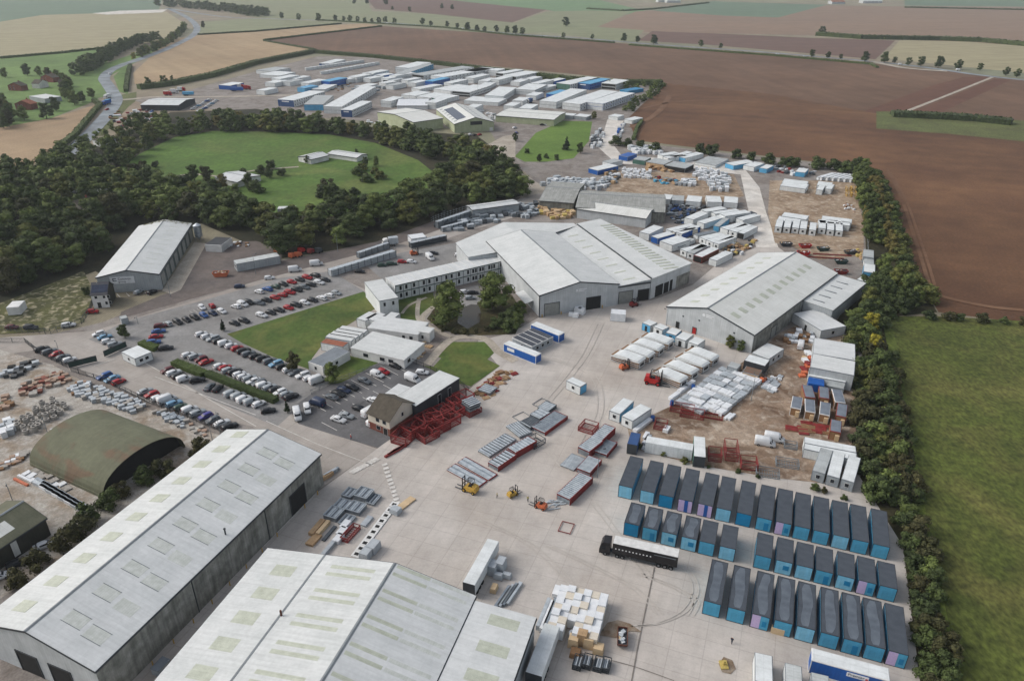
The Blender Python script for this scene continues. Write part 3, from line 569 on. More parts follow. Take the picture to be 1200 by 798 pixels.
def car_row(p0, p1, codes, face, where, group, jit=.15):
    """cars evenly along p0-p1 (photo survey points of the first and last car centres); codes like 'wh rl --'; face = offset degrees of the noses from the row normal"""
    a, b = Vector(at(*p0)), Vector(at(*p1)); codes = codes.split(); n = len(codes); az0 = azof(a, b); k = 0
    for i, c in enumerate(codes):
        if c[0] == '-': continue
        k += 1
    tot = k; k = 0
    for i, c in enumerate(codes):
        if c[0] == '-': continue
        k += 1; q = a+(b-a)*(i/max(n-1, 1)); colr, kd = CC[c[0]], KK[c[1]]
        az = az0+face+random.uniform(-2.5, 2.5)+(180 if random.random() < .25 else 0)
        o_ = random.uniform(-.3, .3); nx = Vector((math.sin(R(az)), math.cos(R(az))))
        q = q+nx*o_
        car(q.x, q.y, az, kd, colr, f'{colr} {kd}, {ordl(k, tot)} {where}', group)
# ------------------------------------------------------------------ portable cabins and containers
def cabin_geo(t, W, Ln, h, wall, roof, front='plain', wins=2, trim='trim_grey', frontm=None, door=True, low=False):
    """W across (x), Ln along (y), centred on its own base"""
    x0, x1, y0, y1 = -W/2, W/2, -Ln/2, Ln/2
    b = MB(); b.box(x0+.03, x1-.03, y0+.03, y1-.03, .12, h-.1, wall); b.build('wall', t)
    fr = MB()
    for x in (x0, x1-.14):
        for y in (y0, y1-.14): fr.box(x, x+.14, y, y+.14, 0, h-.02, trim)
    for z0, z1 in ((.0, .16), (h-.2, h-.02)):
        fr.box(x0+.14, x1-.14, y0, y0+.1, z0, z1, trim); fr.box(x0+.14, x1-.14, y1-.1, y1, z0, z1, trim)
        fr.box(x0, x0+.1, y0+.14, y1-.14, z0, z1, trim); fr.box(x1-.1, x1, y0+.14, y1-.14, z0, z1, trim)
    fr.build('frame', t)
    r = MB(); r.hexa([(x0-.02, y0-.02, h-.02), (x1+.02, y0-.02, h-.02), (x1+.02, y1+.02, h-.02), (x0-.02, y1+.02, h-.02)], [(x0+.12, y0+.12, h+.06), (x1-.12, y0+.12, h+.06), (x1-.12, y1-.12, h+.06), (x0+.12, y1-.12, h+.06)], trim, roof); r.build('roof', t)
    if low: return
    if frontm:
        f = MB(); f.box(x0+.14, x1-.14, y0-.012, y0+.02, .16, h-.2, frontm); f.build('front_panel', t)
    def win(xa, xb, za, zb, y):
        w_ = MB(); s = 1 if y > 0 else -1
        w_.box(xa-.07, xb+.07, y-.03 if s > 0 else y-.015, y+.015 if s > 0 else y+.03, za-.07, zb+.07, 'trim_white'); f_ = w_.build('window', t)
        g = MB(); g.box(xa, xb, y-.03+s*.01, y+.03+s*.01, za, zb, 'glass_dark'); g.build('pane', f_)
    if front in ('win', 'both'): win(-.45, .45, h*.38, h*.72, y0-.02)
    if front == 'door':
        d = MB(); d.box(-.5, .5, y0-.05, y0+.05, .18, 2.15, 'doorway_dark'); d.build('door', t)
    if wins and Ln > 4:
        for s in (-1, 1):
            for i in range(wins):
                yy = y0+Ln*(i+1)/(wins+1.0); w_ = MB(); X = s*(W/2)
                w_.box(min(X-s*.04, X+s*.01), max(X-s*.04, X+s*.01), yy-.62, yy+.62, h*.36, h*.74, 'trim_white'); f_ = w_.build('window', t)
                g = MB(); g.box(min(X-s*.03, X+s*.025), max(X-s*.03, X+s*.025), yy-.54, yy+.54, h*.38, h*.72, 'glass_dark'); g.build('pane', f_)
PROTO = {}
def proto_copy(key, maker, x, y, az, label, group, name, cat, z=0.0):
    """build once, then copy the thing with its parts"""
    if key in PROTO: return copy_thing(PROTO[key], x, y, az, label, group, z)
    t = thing(name, label, cat, x, y, az, group, z); maker(t); PROTO[key] = t; return t
def rect(p0, p1, p2, z=0.0):
    """survey corners at height z; p0->p1 is one edge, p2 fixes the depth. returns centre, az (local +y away from the p0-p1 edge), W, L"""
    A, B, C = (Vector(at(*p, z)) for p in (p0, p1, p2)); u = (B-A); W = u.length; u.normalize(); n = Vector((-u.y, u.x)); d = (C-B).dot(n)
    if d < 0: n = -n; d = -d
    c = A+u*W/2+n*d/2; return c.x, c.y, math.degrees(math.atan2(n.x, n.y)), W, d
def cabin(p0, p1, p2, label, h=2.8, wall='cabin_white', roof='cabin_roof', name='portable_cabin', cat='portable cabin', group='portable cabins and storage units about the site', z=0.0, W=None, Ln=None, **kw):
    x, y, az, w_, l_ = rect(p0, p1, p2, h+z)
    t = thing(name, label, cat, x, y, az, group, z=z or GZ); cabin_geo(t, W or w_, Ln or l_, h, wall, roof, **kw); return t
def cabin_row(q0, q1, n, az, W, Ln, where, h=2.8, wall='cabin_white', roof='cabin_roof', z=0.0, rz=None, group=None, desc='white portable cabin', name='portable_cabin', cat='portable cabin', skip=(), **kw):
    """n cabins whose roof centres lie evenly between survey points q0 and q1 at roof height"""
    a, b = Vector(at(*q0, h+z)), Vector(at(*q1, h+z)); k = 0; N = n-len(skip)
    for i in range(n):
        if i in skip: continue
        k += 1; q = a+(b-a)*(i/max(n-1, 1)); key = ('cab', W, Ln, h, wall, roof, repr(kw))
        lab = f'{desc}, {ordl(k, N)} {where}'
        proto_copy(key, lambda t: cabin_geo(t, W, Ln, h, wall, roof, **kw), q.x, q.y, az+random.uniform(-.8, .8), lab, group or where, name, cat, z or GZ)
# ------------------------------------------------------------------ big sheds
def shed(name, label, cat, o, az, xr, yr, eave, ridge_x, ridge, wall, roof, group=None, eave2=None, gable_wall=None, over=.25, trim='trim_dark', gutter=True, sky=(), roof2=None):
    """local x right of az, y along az from survey corner o. ridge along y at ridge_x. sky: (x_from,x_to,y_from,y_to) panels by fraction-free metres along the slope plan"""
    ox, oy = o[1:] if o[0] == 'm' else at(*o); x0, x1 = xr; y0, y1 = yr; e2 = eave if eave2 is None else eave2
    t = thing(name, label, cat, ox, oy, az, group)
    def prof(dz=0): return [(x0, 0), (x1, 0), (x1, e2-.12+dz), (ridge_x, ridge-.12+dz), (x0, eave-.12+dz)] if x0 < ridge_x < x1 else [(x0, 0), (x1, 0), (x1, e2-.12+dz), (x0, eave-.12+dz)]
    b = MB(); i = 0; pr = prof(); n = len(pr)
    b.profile(pr, y0, y1, wall, 'y'); 
    if gable_wall:
        k = b.mi(gable_wall); b.m[n] = k; b.m[n+1] = k
    w_ = b.build('wall', t)
    r = MB(); 
    def slope(xa, za, xb, zb, m):
        d = Vector((xb-xa, zb-za)); ln = d.length; d /= ln; nn = Vector((-d.y, d.x))*.14
        if nn.y < 0: nn = -nn
        r.profile([(xa, za), (xb, zb), (xb+nn.x, zb+nn.y), (xa+nn.x, za+nn.y)], y0-over, y1+over, m, 'y')
    if x0 < ridge_x < x1:
        sl = (ridge-eave)/(ridge_x-x0); sr_ = (ridge-e2)/(x1-ridge_x)
        slope(x0-over, eave-over*sl-.11, ridge_x-.06, ridge-.11-.06*sl, roof); slope(ridge_x+.06, ridge-.11-.06*sr_, x1+over, e2-over*sr_-.11, roof2 or roof)
        ro = r.build('roof', t)
        cp_ = MB(); cp_.profile([(ridge_x-.35, ridge-.0), (ridge_x+.35, ridge-.0), (ridge_x, ridge+.14)], y0-over, y1+over, 'trim_grey', 'y'); cp_.build('ridge_cap', ro)
    else:
        slope(x0-over, eave-.11, x1+over, e2-.11, roof); ro = r.build('roof', t)
    def zroof(x):
        if x0 < ridge_x < x1: return eave+(ridge-eave)*(x-x0)/(ridge_x-x0) if x <= ridge_x else e2+(ridge-e2)*(x1-x)/(x1-ridge_x)
        return eave+(e2-eave)*(x-x0)/(x1-x0)
    for (a, b_, c, d) in sky:
        s = MB(); za, zb = zroof(a)+.05, zroof(b_)+.05
        s.hexa([(a, c, za-.05), (b_, c, zb-.05), (b_, d, zb-.05), (a, d, za-.05)], [(a, c, za+.035), (b_, c, zb+.035), (b_, d, zb+.035), (a, d, za+.035)], 'skylight'); s.build('skylight', ro)
    if gutter:
        for x, z, s in ((x0-over, eave, -1), (x1+over, e2, 1)):
            g = MB(); g.box(min(x, x+s*.2), max(x, x+s*.2), y0-over, y1+over, z-.42, z-.15, trim); g.build('gutter', t)
        # verge trims at the gables
        if x0 < ridge_x < x1:
            for y in (y0-over-.06, y1+over):
                g = MB()
                g.hexa([(x0-over, y, eave-.5), (ridge_x, y, ridge-.35), (ridge_x, y+.06, ridge-.35), (x0-over, y+.06, eave-.5)], [(x0-over, y, eave-.0), (ridge_x, y, ridge+.08), (ridge_x, y+.06, ridge+.08), (x0-over, y+.06, eave-.0)], trim)
                g.hexa([(ridge_x, y, ridge-.35), (x1+over, y, e2-.5), (x1+over, y+.06, e2-.5), (ridge_x, y+.06, ridge-.35)], [(ridge_x, y, ridge+.08), (x1+over, y, e2), (x1+over, y+.06, e2), (ridge_x, y+.06, ridge+.08)], trim)
                g.build('verge_trim', t)
    return t, zroof
def panel(t, nm, x0, x1, y0, y1, z0, z1, m):
    b = MB(); b.box(x0, x1, y0, y1, z0, z1, m); return b.build(nm, t)
def rollup(t, x0, x1, y, z1, m='door_grey', side='y', s=-1, nm='door', proud=.06, z0=0.0):  # dark panels mark open doorways, their inner shade put into the panel colour
    """door in a wall at y (side 'y') or at x=y (side 'x'); s = outward sign"""
    f = MB(); a, b_ = sorted((y-.05*s*-1*0, y+s*proud)); 
    if side == 'y':
        f.box(x0-.18, x0, min(y, y+s*.14), max(y, y+s*.14), 0, z1+.18, 'trim_dark'); f.box(x1, x1+.18, min(y, y+s*.14), max(y, y+s*.14), 0, z1+.18, 'trim_dark'); f.box(x0, x1, min(y, y+s*.14), max(y, y+s*.14), z1, z1+.18, 'trim_dark')
        d = MB(); d.box(x0, x1, min(y, y+s*proud), max(y, y+s*proud), z0, z1, m)
    else:
        f.box(min(y, y+s*.14), max(y, y+s*.14), x0-.18, x0, 0, z1+.18, 'trim_dark'); f.box(min(y, y+s*.14), max(y, y+s*.14), x1, x1+.18, 0, z1+.18, 'trim_dark'); f.box(min(y, y+s*.14), max(y, y+s*.14), x0, x1, z1, z1+.18, 'trim_dark')
        d = MB(); d.box(min(y, y+s*proud), max(y, y+s*proud), x0, x1, z0, z1, m)
    dd = d.build(nm, t); f.build('frame', dd); return dd
def text(t, s, x, y, z, size, m, face='-y', name='lettering'):
    cu = bpy.data.curves.new(name, 'FONT'); cu.body = s; cu.size = size; cu.extrude = .01; cu.materials.append(MATS[m])
    o = bpy.data.objects.new(name, cu); COL.objects.link(o); o.location = (x, y, z)
    o.rotation_euler = {'-y': (R(90), 0, 0), 'x': (R(90), 0, R(90)), 'up': (0, 0, 0), '-x': (R(90), 0, R(-90))}[face]
    me = bpy.data.meshes.new_from_object(o); o2 = bpy.data.objects.new(name, me); COL.objects.link(o2); o2.location = o.location; o2.rotation_euler = o.rotation_euler; o2.parent = t
    bpy.data.objects.remove(o); return o2
# ================================================================== big sheds
GR = 'factory sheds around the yard'
sk = [(-23.4, -19.6, -60.6+6.45*i, -57.9+6.45*i) for i in range(10)]
A_, zr = shed('warehouse', 'long pale shed at the lower left with square skylights and a streaked side wall', 'warehouse', (376.8, 570.2), 21.1, (-27.4, 0), (-64, 1.0), 9.1, -14.6, 12.3, 'clad_weathered', 'roof_white', GR, eave2=9.1, gable_wall='clad_light', sky=sk, roof2='roof_grey')
def faint(t, zr, x0, x1, y0, y1, m='skylight'):
    s = MB(); s.hexa([(x0, y0, zr(x0)), (x1, y0, zr(x1)), (x1, y1, zr(x1)), (x0, y1, zr(x0))], [(x0, y0, zr(x0)+.05), (x1, y0, zr(x1)+.05), (x1, y1, zr(x1)+.05), (x0, y1, zr(x0)+.05)], m); return s
mat('skylight_faint', L3(190, 193, 189), .6, .06, 1.0, 'roof', L3(176, 180, 174), p={'bw': .45, 'bh': 30, 'mc': .8, 'mo': .02})
roofA = [c for c in A_.children if c.name.startswith('roof')][0]
for i in range(9):
    for xa in (-11.6, -6.6):
        yy = -59.8+6.6*i+(0 if xa < -8 else -.6)
        faint(A_, zr, xa, xa+4.0, yy, yy+2.6, 'skylight_faint').build('skylight', roofA)
        for q_ in (0, 2.6):
            faint(A_, lambda x: zr(x)+.05, xa-.1, xa+.06 if q_ == 9 else xa+4.1, yy+q_-.05, yy+q_+.05, 'trim_grey').build('flashing', roofA) if i % 2 == 0 or xa < -8 else None
ch = MB(); ch.tube((-1.6, -30, zr(-1.6)), (-1.6, -30, zr(-1.6)+1.5), .16, 'trim_dark', 8); ch.tube((-1.6, -30, zr(-1.6)+1.4), (-1.6, -30, zr(-1.6)+1.6), .26, 'trim_dark', 8); ch.build('flue', roofA)
rollup(A_, -11.6, -6.2, 0.0, 5.6, 'doorway_dark', 'x', 1)
for yy in (-20, -42): panel(A_, 'downpipe', .0, .16, yy, yy+.16, 0, 8.7, 'trim_dark')
for xa in (-20, -12): rollup(A_, xa, xa+5.0, -64, 5.2, 'doorway_dark', 'y', -1)
# shed B
B_, zb = shed('warehouse', 'wide pale shed at the bottom edge, ribbon skylights on both slopes of its high roof', 'warehouse', (555, 697.5), 17.1, (-42, 2.9), (-66, -7.2), 7.0, -13.3, 11.3, 'clad_light', 'roof_white', GR, eave2=7.9, roof2='roof_grey', gutter=True,
  sky=[(-25.7, -21.2, y, y+.85) for k in range(9) for y in (-7.9-2.2-6.35*k, -7.9-4.1-6.35*k)][:0])
roofB = [c for c in B_.children if c.name.startswith('roof')][0]
for k in range(7):
    for dy in (0, -1.95):
        y = -8.2-1.6-6.25*k+dy
        faint(B_, zb, -25.7, -16.2, y-.45, y+.45).build('skylight', roofB)
        faint(B_, zb, -12.6, -5.8, y+2.3-.4, y+2.3+.4, 'skylight').build('skylight', roofB); faint(B_, zb, -5.4, 2.1, y+2.3-.4, y+2.3+.4, 'skylight_faint').build('skylight', roofB)
    faint(B_, zb, -37.3, -32.5, -13.9-6.1*k+0, -11-6.1*k).build('skylight', roofB)
fl = MB(); fl.profile([(-28.9, zb(-28.9)), (-28.5, zb(-28.5)), (-28.5, zb(-28.5)+.1), (-28.9, zb(-28.9)+.1)], -66, -7, 'trim_grey', 'y'); fl.build('flashing', roofB)
ch = MB(); ch.tube((-28.4, -23, zb(-28.4)), (-28.4, -23, zb(-28.4)+1.3), .2, 'skip_rust', 8); ch.build('flue', roofB)
st = faint(B_, zb, -29.2, -27.9, -24.2, -22.6, 'rust_patch'); 
B2, zb2 = shed('warehouse', 'narrow lean-to bay with square skylights on the right side of the bottom shed', 'warehouse', (555, 697.5), 17.1, (3.1, 15.0), (-66, -8.2), 7.7, 99, 9, 'clad_grey', 'roof_grey', GR, eave2=7.2)
roof2_ = [c for c in B2.children if c.name.startswith('roof')][0]
for k in range(8): faint(B2, zb2, 7.1, 12.8, -12.3-6.1*k, -9.9-6.1*k).build('skylight', roof2_)
# shed C: three bays of different shape under one owner
C1, zc = shed('warehouse', 'large white middle shed with a roller door beside its dark corner pipe', 'warehouse', (632.1, 372.1), -20.2, (0, 31.0), (0, 59.5), 8.8, 15.4, 11.8, 'clad_light', 'roof_white', GR, eave2=8.8)
rollup(C1, 1.9, 7.6, 0, 4.9, 'door_grey'); rollup(C1, 18.4, 24.0, 0, 4.9, 'doorway_dark')
for s in (.9, 8.3, 17.6, 24.8): panel(C1, 'door_post', s-.15, s+.15, -.5, -.2, 0, 1.2, 'yellow_paint')
panel(C1, 'corner_pipe', -.3, .0, -.3, .0, 0, 8.6, 'trim_dark')
lg = MB(); lg.box(14.0, 14.7, -.06, -.01, 8.0, 8.9, 'sign_white'); lg.box(15.0, 18.3, -.06, -.01, 8.5, 8.9, 'sign_white'); lg.box(15.0, 17.4, -.06, -.01, 7.9, 8.25, 'sign_white'); lg.build('sign', C1)
b = MB(); b.hexa([(-3.2, 6, 3.3), (-.02, 6, 4.0), (-.02, 16, 4.0), (-3.2, 16, 3.3)], [(-3.2, 6, 3.45), (-.02, 6, 4.15), (-.02, 16, 4.15), (-3.2, 16, 3.45)], 'roof_grey'); b.build('canopy', C1)
C0 = thing('warehouse', 'lower white bay behind and left of the large middle shed', 'warehouse', *at(632.1, 372.1), -20.2, GR)
b = MB(); b.prism([(-12, 47), (-.1, 47), (-.1, 59.9), (31.2, 59.9), (44.6, 66.5), (44.6, 70), (14, 78), (-12, 64.5)], 0, 7.6, 'clad_light'); b.build('wall', C0)
b = MB(); b.poly([(-12.3, 46.7, 7.7), (-.15, 46.7, 8.2), (-.15, 59.95, 8.4), (14, 59.95, 9.6), (14, 78.2, 9.6), (-12.3, 64.5, 7.7)], 'roof_white'); b.poly([(14, 59.95, 9.6), (31.2, 59.95, 8.7), (44.7, 66.2, 8.4), (44.7, 70.2, 8.3), (14, 78.2, 9.6)], 'roof_white')
b.poly([(-12.3, 46.7, 7.7), (-12.3, 64.5, 7.7), (14, 78.2, 9.6), (44.7, 70.2, 8.3), (44.7, 70.2, 7.4), (14, 78.2, 7.4), (-12.3, 64.5, 7.4), (-12.3, 46.7, 7.4)], 'trim_grey'); b.recalc = False; b.build('roof', C0)
C2 = thing('warehouse', 'middle white bay with a row of small roof slots between two larger sheds', 'warehouse', *at(632.1, 372.1), -20.2, GR)
b = MB(); b.hexa([(31.05, .6, 0), (44.8, .6, 0), (44.8, 66, 0), (31.05, 59.5, 0)], [(31.05, .6, 7.2), (44.8, .6, 8.2), (44.8, 66, 8.2), (31.05, 59.5, 7.2)], 'clad_light'); b.build('wall', C2)
b = MB(); b.hexa([(31.05, .3, 7.3), (44.9, .3, 8.3), (44.9, 66, 8.3), (31.05, 59.8, 7.3)], [(31.05, .3, 7.5), (44.9, .3, 8.5), (44.9, 66, 8.5), (31.05, 59.8, 7.5)], 'roof_white'); rr = b.build('roof', C2)
for k in range(8):
    s = MB(); y = 4+7.3*k; z1, z2 = 7.5+4.5/13.85, 7.5+9/13.85; s.hexa([(35.5, y, z1), (40.2, y, z2), (40.2, y+.9, z2), (35.5, y+.9, z1)], [(35.5, y, z1+.05), (40.2, y, z2+.05), (40.2, y+.9, z2+.05), (35.5, y+.9, z1+.05)], 'skylight'); s.build('skylight', rr)
panel(C2, 'trim', 31.05, 44.8, .2, .32, 6.9, 7.5, 'trim_dark')
rollup(C2, 31.9, 37.6, .6, 4.9, 'door_grey'); rollup(C2, 39.9, 44.4, .6, 4.6, 'doorway_dark')
C3 = thing('warehouse', 'wedge shaped white shed with many ribbon skylights beside the middle bays', 'warehouse', *at(632.1, 372.1), -20.2, GR)
fr_ = (45.1, .6); fr2 = (67.8, 9.8); bk2 = (58.2, 71); bk1 = (45.1, 67.5)
b = MB(); b.hexa([(*fr_, 0), (*fr2, 0), (*bk2, 0), (*bk1, 0)], [(*fr_, 8.2), (*fr2, 8.2), (*bk2, 8.2), (*bk1, 8.2)], 'clad_light'); b.build('wall', C3)
b = MB(); b.hexa([(44.95, .2, 8.5), (68.3, 9.5, 8.3), (58.5, 71.4, 8.3), (44.95, 68, 8.5)], [(44.95, .2, 8.7), (68.3, 9.5, 8.5), (58.5, 71.4, 8.5), (44.95, 68, 8.7)], 'roof_white'); rr = b.build('roof', C3)
for k in range(20):
    y = 7.0+2.85*k; 
    if k % 5 == 4: y += .3
    s = MB(); x0 = 54.2-.0*k; x1 = 60.6-.06*k; s.box(x0, x1, y, y+1.0, 8.55, 8.72, 'skylight'); s.build('skylight', rr)
v = MB(); v.box(44.75, 45.15, .3, 67, 8.55, 8.95, 'trim_dark'); v.build('valley_gutter', rr)
# dark panels for openings in the wedge's skewed front, inner shade in their colour
dx, dy = (fr2[0]-fr_[0]), (fr2[1]-fr_[1]); ln = math.hypot(dx, dy); ux, uy = dx/ln, dy/ln
for a_, b2_, z_ in ((3.0, 7.6, 4.6), (8.3, 11.2, 4.4), (12.0, 13.6, 4.6)):
    d = MB(); P = [(fr_[0]+ux*a_, fr_[1]+uy*a_), (fr_[0]+ux*b2_, fr_[1]+uy*b2_)]; nx, ny = uy*.08, -ux*.08
    d.hexa([(P[0][0]+nx, P[0][1]+ny, 0), (P[1][0]+nx, P[1][1]+ny, 0), (P[1][0], P[1][1], 0), (P[0][0], P[0][1], 0)], [(P[0][0]+nx, P[0][1]+ny, z_), (P[1][0]+nx, P[1][1]+ny, z_), (P[1][0], P[1][1], z_), (P[0][0], P[0][1], z_)], 'doorway_dark'); d.build('door', C3)
d = MB(); P = [(fr_[0]+ux*16, fr_[1]+uy*16), (fr2[0], fr2[1])]; nx, ny = uy*.05, -ux*.05; d.hexa([(P[0][0]+nx, P[0][1]+ny, 0), (P[1][0]+nx, P[1][1]+ny, 0), (*P[1], 0), (*P[0], 0)], [(P[0][0]+nx, P[0][1]+ny, 5), (P[1][0]+nx, P[1][1]+ny, 5), (*P[1], 5), (*P[0], 5)], 'clad_weathered'); d.build('lower_cladding', C3)
# shed D
skD = [(5.8, 8.6, 5+7.05*i, 7.0+7.05*i) for i in range(9)]+[(21.6, 24.6, 3.5+5.35*i, 5.9+5.35*i) for i in range(12)]
D_, zd = shed('warehouse', 'large shed at right of the yard with a plain gable, red door and square skylights', 'warehouse', (779.8, 380.1), 41.7, (0, 32.2), (0, 71), 7.0, 15.2, 11.2, 'clad_light', 'roof_white', GR, eave2=7.0, sky=skD, roof2='roof_cream')
rollup(D_, 10.6, 11.9, 0, 2.4, 'red_paint'); rollup(D_, 4.2, 5.2, 0, 2.4, 'doorway_dark')
lg = MB(); lg.tube((14.0, -.02, 8.1), (14.0, -.07, 8.1), .55, 'sign_white', 12); lg.box(14.9, 17.6, -.06, -.01, 8.3, 8.6, 'sign_white'); lg.box(14.9, 17.0, -.06, -.01, 7.7, 8.0, 'sign_white'); lg.build('sign', D_)
for x, z in ((6.5, 5), (12.6, 5.4), (25.5, 5)): panel(D_, 'vent', x-.3, x+.3, -.08, -.01, z, z+.5, 'trim_dark')
w_ = MB(); w_.box(32.2, 32.25, .3, 38, .0, 6.5, 'clad_weathered'); w_.build('stained_cladding', D_)
rollup(D_, 14, 18, 32.25, 4.2, 'door_grey', 'x', 1)
D2, _ = shed('warehouse', 'flat roofed white annexe with dark slots joined to the far right shed', 'warehouse', (779.8, 380.1), 41.7, (32.6, 43), (39, 71.5), 6.2, 99, 7, 'clad_grey', 'roof_white', GR, eave2=5.7)
for k in range(5): panel([c for c in D2.children if c.name.startswith('roof')][0], 'roof_slot', 34.5, 38.8, 42+5.6*k, 42.5+5.6*k, 6.0, 6.2, 'trim_grey')
D3 = cabin((929, 367.5), (962.5, 388), (976, 373.5), 'blue grey site office with double door against the white annexe', h=3.4, wall='clad_light', roof='roof_grey', name='site_office', cat='office', group=None, wins=1, front='door')
# shed E with the house and sign
E_, ze = shed('warehouse', 'pale grey shed with a company sign on its gable and tall doors down the side', 'warehouse', (189.9, 339.5), -10.1, (-22.2, 0), (0, 61), 6.6, -11.1, 8.9, 'clad_grey', 'roof_white', GR, eave2=6.6)
for i in range(8):
    y = 2.2+7.4*i; rollup(E_, y, y+5.3, .0, 5.2, 'door_grey', 'x', 1); panel(E_, 'doorway', .0, .07, y+5.7, y+7.0, 0, 5.4, 'door_green')
roofE = [c for c in E_.children if c.name.startswith('roof')][0]
for i in range(9):
    faint(E_, ze, -7.5, -3.5, 8+5.6*i, 8.9+5.6*i, 'skylight_faint').build('skylight', roofE)
sg = MB(); sg.box(-17.6, -9.0, -.12, -.02, 3.5, 6.3, 'sign_white'); sgo = sg.build('sign', E_)
lg = MB(); lg.box(-16.7, -15.3, -.17, -.13, 4.6, 4.9, 'sign_ink'); lg.box(-16.7, -16.4, -.17, -.13, 4.6, 5.8, 'sign_ink'); lg.box(-16.7, -15.3, -.17, -.13, 5.5, 5.8, 'sign_ink'); lg.build('emblem', sgo)
text(sgo, 'Cotswon', -14.8, -.14, 5.0, 1.25, 'sign_ink'); text(sgo, 'group', -14.8, -.14, 3.95, 1.15, 'sign_ink')
mo = MB(); random.seed(3)
for i in range(160):
    x = random.uniform(-20, -.5); y = 60.5-abs(random.gauss(0, 1.1)); z = ze(x)+.06; r_ = random.uniform(.15, .5); a = random.random()*6
    mo.poly([(x+r_*math.cos(a+k*2.1), y+r_*math.sin(a+k*2.1), z+random.uniform(.02, .3)) for k in range(3)], 'moss') if 'moss' in MATS else (mat('moss', L3(96, 92, 52), .95, .2, 1), mo.poly([(x, y, z), (x+.3, y, z), (x, y+.3, z+.1)], 'moss'))
mo.build('moss', roofE)
def block(p0, p1, p2, label, h, wall, roof, name='building', cat='building', z=0.0, wins=(), doors=(), group=None, parapet=False, W=None, Ln=None, trim='trim_grey', over=.2, roofthick=.25):
    """flat roofed block from roof corners. wins: (side, from, to, z0, z1)"""
    x, y, az, w_, l_ = rect(p0, p1, p2, h+z); W = W or w_; Ln = Ln or l_; t = thing(name, label, cat, x, y, az, group, z)
    x0, x1, y0, y1 = -W/2, W/2, -Ln/2, Ln/2
    b = MB(); b.box(x0, x1, y0, y1, 0, h-roofthick, wall); b.build('wall', t)
    b = MB(); b.box(x0-over, x1+over, y0-over, y1+over, h-roofthick+.0, h-.06, trim); b.box(x0-over+.15, x1+over-.15, y0-over+.15, y1+over-.15, h-.06, h, roof); b.build('roof', t)
    for s, a, c, z0, z1 in wins: wall_window(t, s, a, c, z0, z1, x0, x1, y0, y1)
    for s, a, c, z1 in doors: wall_window(t, s, a, c, .05, z1, x0, x1, y0, y1, 'door', 'doorway_dark')
    return t
def wall_window(t, s, a, c, z0, z1, x0, x1, y0, y1, nm='window', gm='glass_dark'):
    w_ = MB(); g = MB()
    if s in ('f', 'b'):
        y = y0 if s == 'f' else y1; q = -1 if s == 'f' else 1; xa, xb = x0+a, x0+c
        w_.box(xa-.08, xb+.08, min(y, y+q*.05), max(y, y+q*.05), z0-.08, z1+.08, 'trim_white'); g.box(xa, xb, min(y, y+q*.07), max(y, y+q*.07), z0, z1, gm)
    else:
        x = x0 if s == 'l' else x1; q = -1 if s == 'l' else 1; ya, yb = y0+a, y0+c
        w_.box(min(x, x+q*.05), max(x, x+q*.05), ya-.08, yb+.08, z0-.08, z1+.08, 'trim_white'); g.box(min(x, x+q*.07), max(x, x+q*.07), ya, yb, z0, z1, gm)
    f = w_.build(nm, t); g.build('pane', f)
def house(x, y, az, W, Ln, eave, ridge, wall, roof, label, name='house', cat='house', lower=None, wins=(), doors=(), side=None, chim=False, group=None, ridge_along='y'):
    t = thing(name, label, cat, x, y, az, group); x0, x1, y0, y1 = -W/2, W/2, -Ln/2, Ln/2
    b = MB()
    if ridge_along == 'y': b.profile([(x0, 0), (x1, 0), (x1, eave), (0, ridge-.1), (x0, eave)], y0, y1, wall, 'y')
    else: b.profile([(y0, 0), (y1, 0), (y1, eave), (0, ridge-.1), (y0, eave)], x0, x1, wall, 'x')
    b.build('wall', t)
    if lower:
        b = MB(); b.box(x0-.03, x1+.03, y0-.03, y1+.03, 0, eave*.48, lower); b.build('lower_wall', t)
    r = MB(); o_ = .35; sl = (ridge-eave)/(W/2 if ridge_along == 'y' else Ln/2)
    hw = (W if ridge_along == 'y' else Ln)/2; e0 = (y0 if ridge_along == 'y' else x0)-o_; e1 = (y1 if ridge_along == 'y' else x1)+o_
    for s in (-1, 1):
        P = [(s*(hw+o_), eave-o_*sl), (0, ridge), (0, ridge+.15), (s*(hw+o_), eave-o_*sl+.15)]
        r.profile(P, e0, e1, roof, 'y' if ridge_along == 'y' else 'x')
    ro = r.build('roof', t)
    if chim: c_ = MB(); c_.box(-.4, .4, y1*.55, y1*.55+.7, ridge-.8, ridge+1.2, 'brick_red'); c_.build('chimney', ro)
    for s, a, c, z0, z1 in wins: wall_window(t, s, a, c, z0, z1, x0, x1, y0, y1)
    for s, a, c, z1 in doors: wall_window(t, s, a, c, .05, z1, x0, x1, y0, y1, 'door', 'doorway_dark')
    return t, ro
